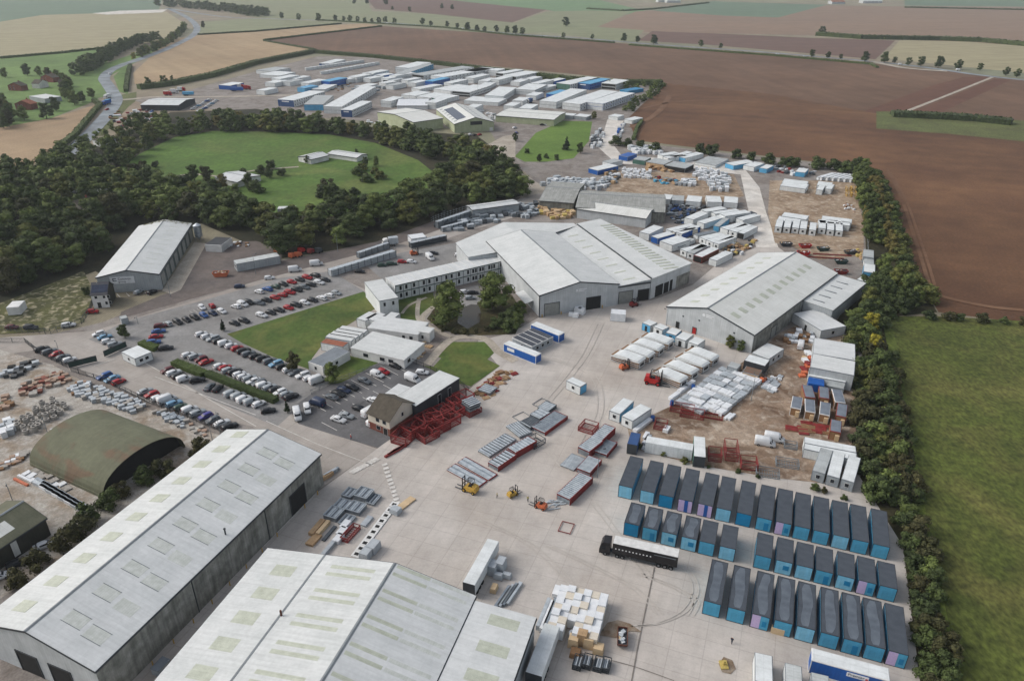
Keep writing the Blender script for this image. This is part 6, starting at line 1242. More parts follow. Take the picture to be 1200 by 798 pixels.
zone('of the cabins along the edge of the ploughed field', [((770.5, 181), (777, 183), (784, 176.2)), ((777.5, 184), (783, 186), (789, 177.5)), ((784, 183.5), (791.5, 185), (800, 176.5), {'roof': 'cabin_roof'}), ((794.5, 184), (803.5, 186), (811, 177.5), {'frontm': 'blue_sky', 'd': 'white cabin with sky blue end'}), ((850, 191.5), (860, 194.5), (868, 185.5), {'frontm': 'blue_sky', 'wall': 'blue_sky', 'd': 'sky blue cabin'}), ((890, 197), (899, 198.5), (902, 193.5), {'frontm': 'blue_sky', 'wall': 'blue_sky', 'd': 'sky blue cabin'}), ((932, 201.5), (943.5, 203), (945, 198), {'frontm': 'blue_sky', 'wall': 'blue_sky', 'd': 'sky blue cabin'}), ((871, 194), (884, 196.5), (886, 190), {}), ((814, 190.5), (839, 194.5), (845, 185.5), {'h': 1.6, 'roof': 'cabin_roof_grey', 'd': 'wide open flat module'}),
 ((725, 182.5), (735.5, 184.5), (739.5, 179.5), {'wall': 'blue_panel', 'roof': 'blue_panel', 'd': 'bright blue container'}), ((741.5, 187), (756, 189), (758, 184.5), {'wall': 'green_panel', 'roof': 'cabin_roof_grey', 'd': 'green sided container'}), ((757, 190), (778, 193.5), (780, 187.5), {'wall': 'timber', 'roof': 'cabin_roof_grey', 'd': 'timber store'}), ((779, 194), (803, 198), (806, 192), {'wall': 'doorway_dark', 'roof': 'cabin_roof_grey', 'd': 'dark open store'}), ((706, 189.5), (716, 192), (721, 186.5), {'d': 'grey roofed open store', 'roof': 'cabin_roof_grey'}), ((689.5, 197.5), (700.5, 200.5), (712, 191.5), {'wall': 'blue_panel', 'd': 'white roofed blue container'})], wins=0)
# sandy yard on the right
zone('of the eight small white cabins in the sandy yard', [((908+a, 266+c), (916.3+a, 267+c), (916.6+a, 258+c), {'front': 'win'}) for a, c in ((0, 0), (10, .5), (20, 1), (29, 2), (40, 3.5))]+[((959+a, 267.5+c), (967.8+a, 268.5+c), (968+a, 259+c), {'front': 'win'}) for a, c in ((0, 0), (10, 2), (20.2, 3))], wins=0)
zone('of the long cabins behind the eight small white ones', [((915.5, 253.5), (945, 258), (946, 253), {}), ((910.5, 258.5), (937, 262), (944, 257.5), {'h': 2.4}), ((962.5, 257.5), (998, 262), (999, 257.5), {}), ((961, 261.5), (984, 263), (985, 259), {'wins': 1}), ((984.5, 263.5), (996, 265), (997, 261), {})], wins=0)
zone('of the flat stacks at the top of the sandy yard', [((914, 218), (944, 222), (946, 216.5), {'h': 2.6}), ((916, 214.5), (945, 218), (947, 213), {'h': 1.4}), ((956.5, 222.5), (964, 223.5), (965, 217.5), {}), ((967, 221.5), (974.5, 222.5), (976, 216.5), {}), ((957, 217.5), (974, 219.5), (976, 214.5), {'h': 1.6})], wins=0, desc='pale flat stacked module')
for i in range(12):
    f = i/11; cabin((957+f*38, 207.5+f*2.6), (960+f*38, 208.2+f*2.6), (964+f*37.5, 200+f*2.6), f'white ribbed cover, {ordl(i+1, 12)} of the covered rack by the field corner', h=1.8+.2*(i % 2), wins=0, group='white covered rack', name='covered_rack', cat='covered rack', wall='wrap_white', roof='wrap_white', low=True)
# right hand column
zone('of the units by the dark belt above the annexe', [((1011.5, 301), (1024, 302.7), (1025, 294), {'roof': 'cabin_roof_grey', 'wall': 'cabin_grey'}), ((1013, 310), (1024.5, 311.5), (1025, 304.5), {'h': 2, 'roof': 'cabin_roof_grey'}), ((1011.8, 318.5), (1025.5, 320.5), (1027, 311), {'wall': 'blue_sky', 'd': 'pale roofed blue cabin'}), ((1004, 328), (1014, 330.5), (1016, 324), {})], wins=0)
zone('of the big flat roofed units beside the scrub', [((952.5, 414.5), (1002.5, 423), (1003.5, 404), {'h': 5.0, 'wall': 'clad_light', 'roof': 'roof_grey', 'd': 'large ribbed grey roofed store'}), ((949.5, 430.5), (1001, 440.5), (1002.5, 424), {'h': 5.4, 'wall': 'clad_light', 'roof': 'roof_white', 'd': 'large plain white roofed store'}), ((947.5, 440.8), (991.2, 448.6), (992.5, 439.5), {'h': 3.0, 'd': 'long white roofed cabin'})], wins=0)
cabin((947.5, 449.5), (966, 452.6), (967.5, 444), 'bright blue roofed box under the long white roofed cabin', h=2.6, wall='blue_panel', roof='blue_panel', wins=0, trim='blue_panel')
cabin((968, 452), (989, 456.5), (991, 447), 'grey flat module right of the bright blue box', h=1.6, roof='cabin_roof_grey', wall='cabin_grey', wins=0)
q = [((943.5, 465.5), (955.8, 466.8), (957.6, 453)), ((960, 466), (972, 468), (973.5, 455)), ((978.5, 471), (990.8, 472.5), (991.2, 458)), ((926.5, 477.5), (938.5, 480), (940.5, 466.4)), ((943.5, 482), (955.5, 484), (957, 469.5)), ((960, 485), (972.3, 487.5), (973.8, 473)), ((979.5, 487), (991.8, 489.7), (991.8, 474.5)), ((972.5, 505), (985.5, 507.8), (986.6, 494))]
for i, c in enumerate(sorted(q, key=lambda c: c[0][0])):
    t = cabin(*c, f'blue grey roofed unit with timber and red end, {ordl(i+1, 8)} of the eight by the scrub', h=2.7, wall='timber_dark', roof='felt_wet', trim='red_oxide' if i % 2 else 'trim_white', wins=0, group='timber ended units')
    x0_ = -1.0; b = MB(); 
    rr_ = rect(c[0], c[1], c[2], 2.7); b.box(.1, rr_[3]/2-.2, -rr_[4]/2-.6, -rr_[4]/2+.02, .2, 1.9, 'ply'); b.build('plywood_end', t)
zone('of the white units by the lower scrub', [((941.5, 529), (1003.5, 543), (1004.5, 527), {'h': 2.8, 'Ln': 4, 'd': 'long white roofed unit'}), ((942.5, 520), (1003.5, 531.5), (1005, 523), {'h': 3.0, 'Ln': 3, 'd': 'long white wrapped unit'})], wins=0)
for i, c in enumerate([((952, 551.5), (967, 556), (972.5, 527.5)), ((969, 556.8), (984, 561), (987, 531.5)), ((986, 561.5), (1001, 566), (1002.8, 535.5))]):
    cabin(*c, f'grey ended white roofed cabin by the lower scrub, {["left", "middle", "right"][i]} of three side by side', h=2.9, wall='cabin_grey', roof='cabin_roof_grey' if i == 0 else 'cabin_roof', front='win', wins=0, group='three grey cabins', trim='trim_grey')
# D gable row, site hutments
zone('of the small cabins against the plain gable', [((752.5, 378.5), (762.5, 382.5), (769, 378), {'frontm': 'blue_sky', 'd': 'white cabin with a blue strip'}), ((765.5, 383), (776.5, 387.5), (783, 383)), ((780, 390), (792, 393.5), (798, 387), {'wall': 'blue_sky', 'd': 'white roofed blue sided cabin'}), ((791, 396), (803.5, 400), (810, 392)), ((806, 401), (818, 405), (825, 398))], wins=0, front='door')
cabin((881, 414), (901, 421.5), (916.6, 408.3), 'grey roofed double cabin by the golden bush', h=3.0, roof='roof_grey', wall='clad_light', wins=2)
cabin((872, 422.7), (896.6, 429.6), (901, 422), 'charcoal cabin with a pale roof strip in front of the double cabin', h=3.0, roof='cabin_roof', wall='clad_charcoal', trim='clad_charcoal', wins=0)
cabin((852, 429.5), (864, 433), (867.5, 427), 'small grey cabin beside the wrapped pallets', h=2.0, roof='cabin_roof_grey', wall='cabin_grey', wins=0)
cabin((870, 436), (889, 441), (893, 434), 'rusty topped low store beside the wrapped pallets', h=2.0, roof='rust_patch', wall='timber', wins=0)
# pitched classroom modules with sloping roof ends
def sloped(t, W, L_):
    x0, x1, y0, y1 = -W/2, W/2, -L_/2, L_/2
    b = MB(); b.box(x0+.1, x1-.1, y0+.1, y1-.1, .5, 2.3, 'timber_dark'); b.build('wall', t)
    b = MB()
    for z in (.3, .95, 1.6): b.box(x0-.02, x1+.02, y0-.02, y1+.02, z, z+.16, 'wrap_grey')
    b.build('rail', t)
    b = MB(); i = 0; z0, z1 = 2.2, 3.1; c = 2.6
    b.profile([(y0-.1, z0-.55), (y1+.1, z0+.3), (y1+.1, z0+.5), (y1-.6, z1), (y0+c, z1), (y0-.1, z0-.3)], x0-.05, x1+.05, 'cabin_roof', 'x'); b.build('roof', t)
    b = MB(); b.box(x0+.3, x1-.3, y0-.05, y0+.05, .4, 1.6, 'wrap_white'); b.build('end_panel', t)
    b = MB(); b.box(x0+.5, x1-.5, y1-.02, y1+.04, .6, 2.2, 'trim_white'); f = b.build('window', t); b = MB(); b.box(x0+.9, x1-.9, y1+.0, y1+.07, .9, 2.0, 'glass_dark'); b.build('pane', f)
for i, (px, py) in enumerate([(735.5, 425.8), (746.8, 419.2), (758.2, 411.7), (769.5, 404.3)]):
    x, y = at(px, py); proto_copy('slp', lambda t: sloped(t, 4.2, 10.2), x, y, 129, f'white roofed module with a sloping end, {["nearest", "second nearest", "third nearest", "farthest"][i]} in the left set of four', 'sloping ended modules, left set', 'roof_module', 'roof module', GZ)
for i, (px, py) in enumerate([(784, 447.3), (797, 438.2), (810, 429.9), (821.3, 422.5)]):
    x, y = at(px, py); proto_copy('slp', lambda t: sloped(t, 4.2, 10.2), x, y, 135, f'white roofed module with a sloping end, {["nearest", "second nearest", "third nearest", "farthest"][i]} in the right set of four', 'sloping ended modules, right set', 'roof_module', 'roof module', GZ)
# yard singles
cabin((663.4, 446.4), (680.2, 453.9), (687.5, 449.3), 'white site hut with a sky blue end alone in the open yard', h=2.9, wall='cabin_white', roof='cabin_roof', wins=0, front='win')
cabin((714, 481.5), (726.6, 486), (745.4, 471.4), 'long white cabin with a blue side, left of a pair in the yard', h=2.9, wall='cabin_white', roof='cabin_roof', wins=0, front='win')
t = cabin((728.3, 487.7), (741.6, 494), (760.4, 477.7), 'long cream white cabin, right of a pair in the yard', h=2.9, wall='cabin_white', roof='cabin_roof', wins=0, front='win')
rr_ = rect((714, 481.5), (726.6, 486), (745.4, 471.4), 2.9); b = MB(); b.box(rr_[3]/2-.02, rr_[3]/2+.03, -rr_[4]/2+.2, rr_[4]/2-.2, .3, 2.6, 'blue_sky'); o = b.build('side_panel', [c for c in COL.objects if c.get('label', '').startswith('long white cabin with a blue side')][0])
rr_ = rect((663.4, 446.4), (680.2, 453.9), (687.5, 449.3), 2.9); b = MB(); b.box(rr_[3]/2-.02, rr_[3]/2+.03, -rr_[4]/2+.15, rr_[4]/2-.15, .2, 2.65, 'blue_sky'); b.build('end_panel', [c for c in COL.objects if c.get('label', '').startswith('white site hut')][0])
for i, c in enumerate([((600, 396), (623.6, 406.7), (646.6, 394))]):
    t = cabin(*c, 'dark striped flat roofed cabin block beside the lawn path', h=2.9, wall='cabin_grey', roof='felt_dark', wins=3, front='win', trim='trim_white')
    rr_ = rect(*c, 2.9)
    for k in range(1, 4): b = MB(); b.box(-rr_[3]/2, rr_[3]/2, -rr_[4]/2+rr_[4]*k/4-.12, -rr_[4]/2+rr_[4]*k/4+.12, 2.9, 3.0, 'trim_white'); b.build('roof_seam', t)
t = cabin((622, 380.5), (655, 393.5), (662, 390), 'long white roofed cabin with a blue side above the striped block', h=2.9, wall='blue_panel', roof='cabin_roof', trim='trim_white', wins=0)
t = cabin((590, 403), (628, 418), (633, 413.5), 'long white roofed cabin with a blue side below the striped block', h=2.9, wall='blue_panel', roof='cabin_roof', trim='trim_white', wins=0)
rr_ = rect((590, 403), (628, 418), (633, 413.5), 2.9); b = MB(); b.box(-rr_[3]/2+1.6, -rr_[3]/2+4.6, -rr_[4]/2-.05, -rr_[4]/2, 1.1, 2.2, 'sign_white'); b.build('sign', t)
def bale(px, py, W, L_, h, az, label, m='wrap_white', group=None, name='wrapped_pallet', cat='wrapped load'):
    x, y = at(px, py); b = MB(); c = .12
    b.hexa([(-W/2, -L_/2, .12), (W/2, -L_/2, .12), (W/2, L_/2, .12), (-W/2, L_/2, .12)], [(-W/2+c, -L_/2+c, h), (W/2-c, -L_/2+c, h), (W/2-c, L_/2-c, h), (-W/2+c, L_/2-c, h)], m)
    t = thing(name, label, cat, x, y, az, group, GZ); b.build('load', t)
    b = MB()
    for k in (-.4, 0, .4): b.box(-W/2, W/2, L_*k-.08, L_*k+.08, 0, .12, 'timber')
    b.build('pallet', t); return t
bale(724, 374.5, 5.4, 4.2, 3.0, 10, 'large white wrapped cube in front of the big shed doors')
for i, (px, py, s) in enumerate([(669, 370.8, 1.7), (674.5, 372, 2.0), (681, 368, 2.6), (678, 366, 2.6)]): bale(px, py, s, s, s*.8, 10+i*7, f'white wrapped pallet near the open shed door, {ordl(i+1, 4)}', group='wrapped pallets by the open door')
# trailers and box bodies
def boxbody(px, py, W, L_, h, az, label, wall, roof, legs=True, name='box_trailer', cat='trailer', wheels=True):
    x, y = at(px, py); t = thing(name, label, cat, x, y, az, None, GZ); z0 = 1.1 if wheels else .15
    b = MB(); b.box(-W/2, W/2, -L_/2, L_/2, z0, h-.06, wall); b.build('body', t)
    b = MB(); b.box(-W/2+.04, W/2-.04, -L_/2+.04, L_/2-.04, h-.06, h, roof); b.build('roof', t)
    b = MB(); b.box(-W/2-.02, W/2+.02, -L_/2-.02, -L_/2, z0, h, 'trim_dark'); b.build('rear_door', t)
    if wheels:
        b = MB(); b.box(-.5, .5, -L_/2+.2, L_/2-.2, .75, 1.08, 'steel_dark'); b.build('chassis', t)
        for k in range(3):
            for s in (-1, 1): b = MB(); b.tube((s*(W/2-.35), -L_/2+1.6+1.3*k, .5), (s*(W/2-.0), -L_/2+1.6+1.3*k, .5), .5, 'rubber', 14); b.build('wheel', t)
        for s in (-1, 1): b = MB(); b.box(s*.8-.06, s*.8+.06, L_/2-2.6, L_/2-2.45, 0, 1.1, 'steel_dark'); b.build('landing_leg', t)
    return t
boxbody(564.5, 673, 2.6, 13.4, 3.7, 20, 'dirty white box trailer parked against the bottom shed', 'cabin_white', 'cabin_roof')
boxbody(636, 776, 3.0, 11.5, 3.6, 19, 'pale grey box trailer beside the right wall of the bottom shed', 'cabin_white', 'cabin_roof')
boxbody(783, 532, 3.0, 12, 3.4, 107, 'long pale box body behind the blue pods', 'cabin_white', 'cabin_roof', wheels=False)
boxbody(818, 536, 2.9, 9, 3.4, 12, 'upright standing pale container beside the long box body', 'green_panel', 'cabin_roof', wheels=False)
boxbody(742, 526, 2.6, 5.6, 3.2, 18, 'short navy curtain sided body behind the blue pods', 'navy', 'navy', wheels=False)
boxbody(278, 107.5, 2.6, 12, 3.8, 92, 'blue trailer in the upper yard', 'blue_panel', 'blue_panel')
boxbody(221, 112.5, 2.6, 10, 3.6, 92, 'pale blue trailer by the dealer yard', 'blue_sky', 'blue_sky')
# ---- cabins along the bottom edge
cabin((884.5, 798), (906, 803), (911.7, 770.3), 'white roofed unit at the bottom edge, left of a pair', h=2.9, roof='cabin_roof', wins=0)
cabin((920.5, 806), (941, 811), (943.3, 782), 'white ribbed roofed unit at the bottom edge, right of a pair', h=2.9, roof='cabin_roof_ribbed', wins=0)
BS = cabin((951, 773.5), (1043, 798.5), (1044.5, 784), 'large white roofed cabin with a royal blue signed side at the bottom right', h=3.4, wall='blue_panel', roof='cabin_roof', trim='trim_white', wins=0)
rr_ = rect((951, 773.5), (1043, 798.5), (1044.5, 784), 3.4); b = MB(); b.box(-rr_[3]/2+6.0, -rr_[3]/2+9.6, -rr_[4]/2-.1, -rr_[4]/2-.0, 2.0, 2.9, 'sign_white'); sgn = b.build('sign', BS)
text(sgn, 'Premier', -rr_[3]/2+6.2, -rr_[4]/2-.12, 2.25, .85, 'sign_ink'); b = MB(); b.box(-rr_[3]/2+9.1, -rr_[3]/2+9.5, -rr_[4]/2-.13, -rr_[4]/2-.1, 2.1, 2.5, 'sign_red'); b.build('emblem', sgn)
cabin((951, 798), (972, 803), (974, 793), 'small ribbed white unit in front of the royal blue side', h=2.2, roof='cabin_roof_ribbed', wins=0)
# ================================================================== upper works: two storey stacks of cabins
def stack2(c, label, wall='cabin_white', roof='cabin_roof', h=5.6, front=None, mid='trim_grey', n=None, group='stacked cabin blocks of the upper works', wins=True, openf=False):
    x, y, az, W, L_ = rect(*c, h); t = thing('stacked_cabins', label, 'cabin block', x, y, az, group)
    x0, x1, y0, y1 = -W/2, W/2, -L_/2, L_/2; b = MB(); b.box(x0, x1, y0, y1, 0, h-.1, wall); b.build('wall', t)
    n = n or max(2, int(L_/3.0))
    b = MB(); b.box(x0-.1, x1+.1, y0-.1, y1+.1, h-.1, h+.05, roof); ro = b.build('roof', t)
    b = MB()
    for k in range(n+1):
        yy = y0+L_*k/n
        for s in (x0, x1): b.box(s-.06, s+.06, yy-.08, yy+.08, 0, h-.1, mid)
    for z in ((h/2-.12, h-.3) if h > 4 else (h-.3,)):
        b.box(x0-.05, x1+.05, y0-.05, y0, z, z+.24, mid); b.box(x1, x1+.05, y0, y1, z, z+.24, mid); b.box(x0-.05, x0, y0, y1, z, z+.24, mid)
    b.build('frame', t)
    if front: b = MB(); b.box(x0+.1, x1-.1, y0-.08, y0, .1, h-.3, front); fo = b.build('end_panel', t)
    if front in ('navy', 'blue_panel'):
        b = MB(); b.box(-W*.25, W*.2, y0-.12, y0-.08, h*.68, h*.84, 'sign_white'); b.build('sign', fo)
    if openf:
        for z in (.3, h/2+.3): b = MB(); b.box(x0+.4, x1-.4, y0-.07, y0, z, z+h/2-.8, 'doorway_dark'); b.build('open_end', t)  # flat dark boxes at the open ends, shade carried by their colour
    if wins:
        m_ = min(n, 14)
        for k in range(m_):
            yy = y0+L_*(k+.5)/m_
            for z in ((1.0, 3.8) if h > 4 else (1.0,)):
                w_ = MB(); w_.box(x1+.0, x1+.06, yy-.5, yy+.5, z, z+1.1, 'glass_dark'); w_.build('window', t)
    return t
UP_ = [(((325.3, 116.7), (344, 118), (376.7, 107.3)), 'navy ended two storey cabin stack', {'front': 'navy'}),
 (((356, 122.7), (378.7, 122.7), (412.7, 112)), 'grey roofed cabin block with a sky blue end', {'front': 'blue_sky', 'roof': 'cabin_roof_grey', 'h': 5}),
 (((379, 125), (400, 125.5), (468.5, 102.3)), 'very long two storey white cabin stack', {}),
 (((399.3, 128.9), (412.4, 129.5), (443.3, 119.3)), 'navy ended cabin stack in front of the very long one', {'front': 'navy'}),
 (((462.5, 86.7), (473.7, 87.2), (518.7, 75.7)), 'long grey roofed stack with a bright blue end', {'front': 'blue_panel', 'roof': 'cabin_roof_grey', 'wall': 'blue_sky'}),
 (((482.7, 87), (497, 88.7), (536, 77)), 'grey roofed open ended stack', {'roof': 'cabin_roof_grey', 'openf': True}),
 (((504.5, 89), (519.5, 90.8), (551, 78)), 'white roofed two storey stack beside the blue ended one', {}),
 (((463, 79), (480, 80), (500, 73.2)), 'white stack nearest the back hedge, left end', {'wins': False}),
 (((542.7, 83.2), (557.7, 84.6), (571, 79.5)), 'open ended white stack below the ploughed field', {'openf': True}),
 (((581, 85.5), (590, 86.5), (606, 81.5)), 'open ended white stack in the middle of the back row', {'openf': True}),
 (((589, 88.5), (605, 90.2), (624, 84)), 'open ended white stack at the right of the back row', {'openf': True}),
 (((572, 82.5), (583, 83.3), (590, 80.8)), 'small white stack between two open ended ones', {'wins': False}),
 (((508, 104.3), (528.5, 107), (542, 99.7)), 'pale roofed low block behind the tunnel store', {'h': 4, 'wins': False}),
 (((530, 106.8), (551, 108.5), (570.5, 100.5)), 'open fronted pale block in the middle of the works', {'openf': True, 'h': 4.5}),
 (((568, 112), (590, 113), (605, 102.7)), 'wide white block with a grey end', {'h': 5, 'wins': False}),
 (((554, 104), (566, 104.6), (592, 97.5)), 'long thin pale block behind the wide white one', {'h': 3, 'wins': False}),
 (((543.5, 118), (584, 120.5), (586, 115)), 'long white cabin line behind the cream shed', {'h': 3, 'wins': False}),
 (((604, 104.5), (627, 106), (634, 99)), 'white block left of the green ended stack', {'h': 4.8}),
 (((470, 111), (487, 112.8), (497, 107.5)), 'low white block beside the tunnel store, left', {'h': 3, 'wins': False}),
 (((488.5, 113.2), (504, 115), (512, 109)), 'low white block beside the tunnel store, right', {'h': 3, 'wins': False}),
 (((506, 114.8), (521, 116.5), (531, 111.5)), 'pale block with a dark green open end', {'h': 3.6, 'wins': False, 'front': 'green_panel'}),
 (((482, 103.5), (492, 104.8), (504, 98)), 'small pale cabin block by the works centre', {'h': 3, 'wins': False}),
 (((652, 97.4), (668, 99.3), (689, 90)), 'white roofed stack with a dark green end', {'front': 'green_panel'}),
 (((676, 97.2), (691.5, 98.8), (707, 92)), 'royal blue two storey stack by the bushes', {'wall': 'blue_panel', 'roof': 'blue_sky', 'front': 'navy', 'mid': 'blue_panel'}),
 (((704.7, 97.5), (722, 99), (731, 93.7)), 'white stack with a row of dark windows beside the royal blue one', {'openf': True}),
 (((632, 118.3), (652, 120), (683, 105)), 'long white stack, left of three above the striped lawn', {'wins': False}),
 (((659, 120.3), (680, 122.5), (709, 106)), 'long white stack, middle of three above the striped lawn', {}),
 (((688, 120), (706.7, 122), (730, 108)), 'long white stack with blue stripes, right of three above the lawn', {'mid': 'blue_panel'}),
 (((726.5, 105.5), (736, 107), (741, 102)), 'low teal tank at the right end of the stacks', {'wall': 'teal_deep', 'roof': 'teal_deep', 'h': 3, 'wins': False}),
 (((629, 102.5), (640, 103.6), (650, 99.5)), 'low white cabin with a dark doorway among the stacks', {'h': 3, 'wins': False, 'openf': False}),
 (((657, 135), (672, 136), (674, 133.5)), 'grey cabins in front of the middle white stack, left', {'h': 2.8, 'wall': 'cabin_grey', 'wins': False}), (((673, 136), (687, 137.5), (689, 134.5)), 'grey cabins in front of the middle white stack, right', {'h': 2.8, 'wall': 'cabin_grey', 'wins': False}),
 (((713, 136), (724, 137.5), (726, 134.5)), 'grey gate cabin at the top of the white track', {'h': 2.8, 'wins': False}), (((731.5, 140), (741, 141.5), (745, 137)), 'white gate cabin at the field corner', {'h': 2.8, 'wins': False}),
 (((304, 87.5), (328, 89), (330, 84)), 'white cabin with a dark left part at the left of the upper yard', {'h': 3.4, 'wins': False}), (((300, 82.5), (318, 84), (327, 79)), 'grey roofed shelter at the left of the upper yard', {'h': 3.6, 'roof': 'cabin_roof_grey', 'wins': False}),
 (((365, 104.5), (381, 105), (386, 99)), 'pale flat store in the middle of the upper yard', {'h': 2.6, 'wins': False}), (((374, 74.5), (386, 75), (391, 69.5)), 'navy ended cabin at the back of the upper yard', {'h': 3.2, 'front': 'navy', 'wins': False}),
 (((417, 101.5), (428, 102.4), (434, 98)), 'white cabin near the middle of the upper works', {'h': 2.8, 'wins': False}), (((444, 97), (452, 98), (456, 94.5)), 'small white cabin behind the very long stack', {'h': 2.8, 'wins': False}), (((449, 94), (460, 95), (464, 91)), 'small dark fronted cabin behind the very long stack', {'h': 2.8, 'wins': False, 'front': 'doorway_dark'})]
for c, lab, kw in UP_: stack2(c, lab, **kw)
cabin_row((362, 79.5), (422, 71), 14, 55, 3, 9, 'in the back row of small cabins in the upper yard', h=3, group='small cabins in the upper yard', wins=0, front='win')
cabin_row((380, 84), (440, 73.5), 14, 55, 3, 9, 'in the front row of small cabins in the upper yard', h=3, group='small cabins in the upper yard', wins=0, front='win')

zone('of the cabins filling the upper yard', [((x_, y_), (x_+w_, y_+.9), (x_+w_+7, y_-3.2), k_) for x_, y_, w_, k_ in [(310, 97, 12, {}), (330, 96, 10, {'roof': 'cabin_roof_grey'}), (338, 92, 9, {}), (425, 92, 9, {}), (436, 89, 9, {'wall': 'blue_panel', 'd': 'blue walled cabin'}), (446, 92, 9, {}), (398, 93, 9, {}), (470, 94, 8, {}), (478, 97, 9, {}), (452, 100, 9, {'roof': 'cabin_roof_grey'}), (598, 96, 11, {}), (612, 93, 10, {}), (640, 95, 9, {'wall': 'blue_panel', 'd': 'blue walled cabin'}), (560, 95, 11, {}), (600, 118, 13, {}), (616, 112, 12, {}), (590, 124, 12, {}), (545, 126, 12, {}), (348, 103, 9, {'wall': 'blue_sky', 'roof': 'blue_sky', 'd': 'sky blue cabin'}), (256, 100, 14, {'wall': 'blue_panel', 'd': 'blue walled trailer'}), (300, 106, 10, {})]], wins=0, h=4)
q_ = [318, 352, 376, 408, 424, 456, 498, 520, 545, 575, 622, 640, 608, 498.5, 446]
for i, (x_, y_, w_, m_) in enumerate([(318, 92, 11, 'cabin_white'), (352, 97, 10, 'cabin_white'), (376, 95, 10, 'blue_panel'), (408, 90, 10, 'cabin_white'), (424, 86, 10, 'cabin_white'), (456, 88.5, 8, 'cabin_white'), (498, 95, 9, 'blue_panel'), (520, 97, 9, 'cabin_white'), (545, 91, 10, 'cabin_white'), (575, 93, 10, 'cabin_white'), (622, 97.5, 9, 'cabin_white'), (640, 110, 9, 'blue_panel'), (608, 127, 14, 'cabin_white'), (498.5, 120, 12, 'cabin_white'), (446, 118, 12, 'cabin_white')]):
    stack2(((x_, y_), (x_+w_, y_+.9), (x_+w_+14, y_-4)), f'{"blue" if m_ == "blue_panel" else "white"} short cabin stack, {nth(sorted(q_)[::1].index(x_)+1)} of the short stacks from the left in the upper works', wall=m_, roof='blue_sky' if m_ == 'blue_panel' else 'cabin_roof', h=5.4, wins=False)
# ================================================================== steel floor and roof cassettes in the yard
def cassette(c, h, label, side='red_oxide', deck='galv_light', ribs=9, group='steel cassettes in the open yard', posts=False, gap=False):
    x, y, az, W, L_ = rect(c[0], c[1], c[2], h); t = thing('steel_cassette', label, 'steel cassette', x, y, az, group, GZ); x0, x1, y0, y1 = -W/2, W/2, -L_/2, L_/2
    for a, c_ in ((x0, x0+.12), (x1-.12, x1)): b = MB(); b.box(a, c_, y0, y1, .05, h-.02, side); b.build('side_rail', t)
    for a, c_ in ((y0, y0+.12), (y1-.12, y1)):
        b = MB(); b.box(x0+.12, x1-.12, a, c_, max(.05, h-.5), h-.02, side); b.build('end_rail', t)
        if h > 1: b = MB(); b.box(x0+.12, x1-.12, a+.02, c_-.02, .06, h-.62, 'galv'); b.build('end_panel', t)
    b = MB(); b.box(x0+.12, x1-.12, y0+.12, y1-.12, h-.3, h-.12, 'galv' if not gap else 'steel_dark'); 
    n = ribs
    for k in range(n):
        yy = y0+.2+(L_-.4)*(k+.5)/n; b.box(x0+.12, x1-.12, yy-(L_/n)*.27, yy+(L_/n)*.27, h-.12, h, deck)
    b.build('deck', t)
    b = MB(); b.box(x0+.1, x1-.1, y0-.1, y0+.14, h-.1, h+.05, 'galv_light'); b.build('edge_beam', t)
    return t
cassette(((652.6, 577.7), (668.3, 585), (689.5, 557)), 2.0, 'long ribbed silver deck stack with red sides, nearest of the right hand line', ribs=15)
cassette(((676, 548), (692, 554), (704.5, 538.5)), 1.5, 'ribbed silver deck with dark side right of the flat deck', ribs=12)
cassette(((656.4, 544.5), (672.7, 551), (685.5, 537)), .5, 'low flat ribbed silver deck lying left of the line', ribs=12, side='galv')
cassette(((677.4, 523), (691, 529.3), (704, 515)), 2.2, 'red sided ribbed deck stack in front of the pair of cabins, nearer', ribs=8)
cassette(((693, 511), (706, 516), (718.5, 500)), 2.2, 'red sided ribbed deck stack in front of the pair of cabins, farther', ribs=8)
cassette(((696.8, 528), (711.5, 533), (724, 518.5)), 1.2, 'grey ribbed deck with red side at the right of the line', ribs=12, deck='galv')
cassette(((623, 499.7), (639, 507), (662.7, 486.5)), 1.2, 'long ribbed deck with a red side at the top of the left hand line', ribs=13, deck='galv')
cassette(((595, 524), (605, 530.3), (624.5, 514)), 2.0, 'silver topped deck with a tall red side in the left hand line', ribs=7)
cassette(((572, 541), (584, 547.5), (603, 531.5)), 1.6, 'half covered deck with a tall red side in the left hand line', ribs=6, gap=True)
cassette(((560, 527.5), (573.5, 535), (604, 514)), .7, 'long open slatted silver deck in the left hand line', side='galv', ribs=10, gap=True)
cassette(((523.5, 550), (561, 570.5), (571, 563)), .45, 'low red framed ribbed deck near the yellow truck, nearer of two', ribs=2)
cassette(((536, 541.5), (573, 562.5), (582, 555)), .45, 'low red framed ribbed deck near the yellow truck, farther of two', ribs=2)
for p_, q_ in ():
    pass
cassette(((593, 499), (609, 512), (621, 504)), .8, 'square slatted frame in the left hand line', side='galv', ribs=5, gap=True)
cassette(((610, 494), (622, 501), (630, 491)), 1.2, 'dark meshed frame in the left hand line', side='steel_dark', deck='steel_dark', ribs=7)
cassette(((621, 485), (633, 491), (641, 481)), 1.2, 'silver topped frame beside the long ribbed deck', side='steel_dark', deck='galv_light', ribs=3)
cassette(((630, 477), (643, 482), (650, 473.5)), 1.2, 'striped silver frame farthest in the left hand line', side='steel_dark', deck='galv_light', ribs=5)
cassette(((560, 456.5), (574, 461), (577, 452)), 1.0, 'silver frame stack beside the timber pile near the lawn', side='galv', ribs=4, gap=True)
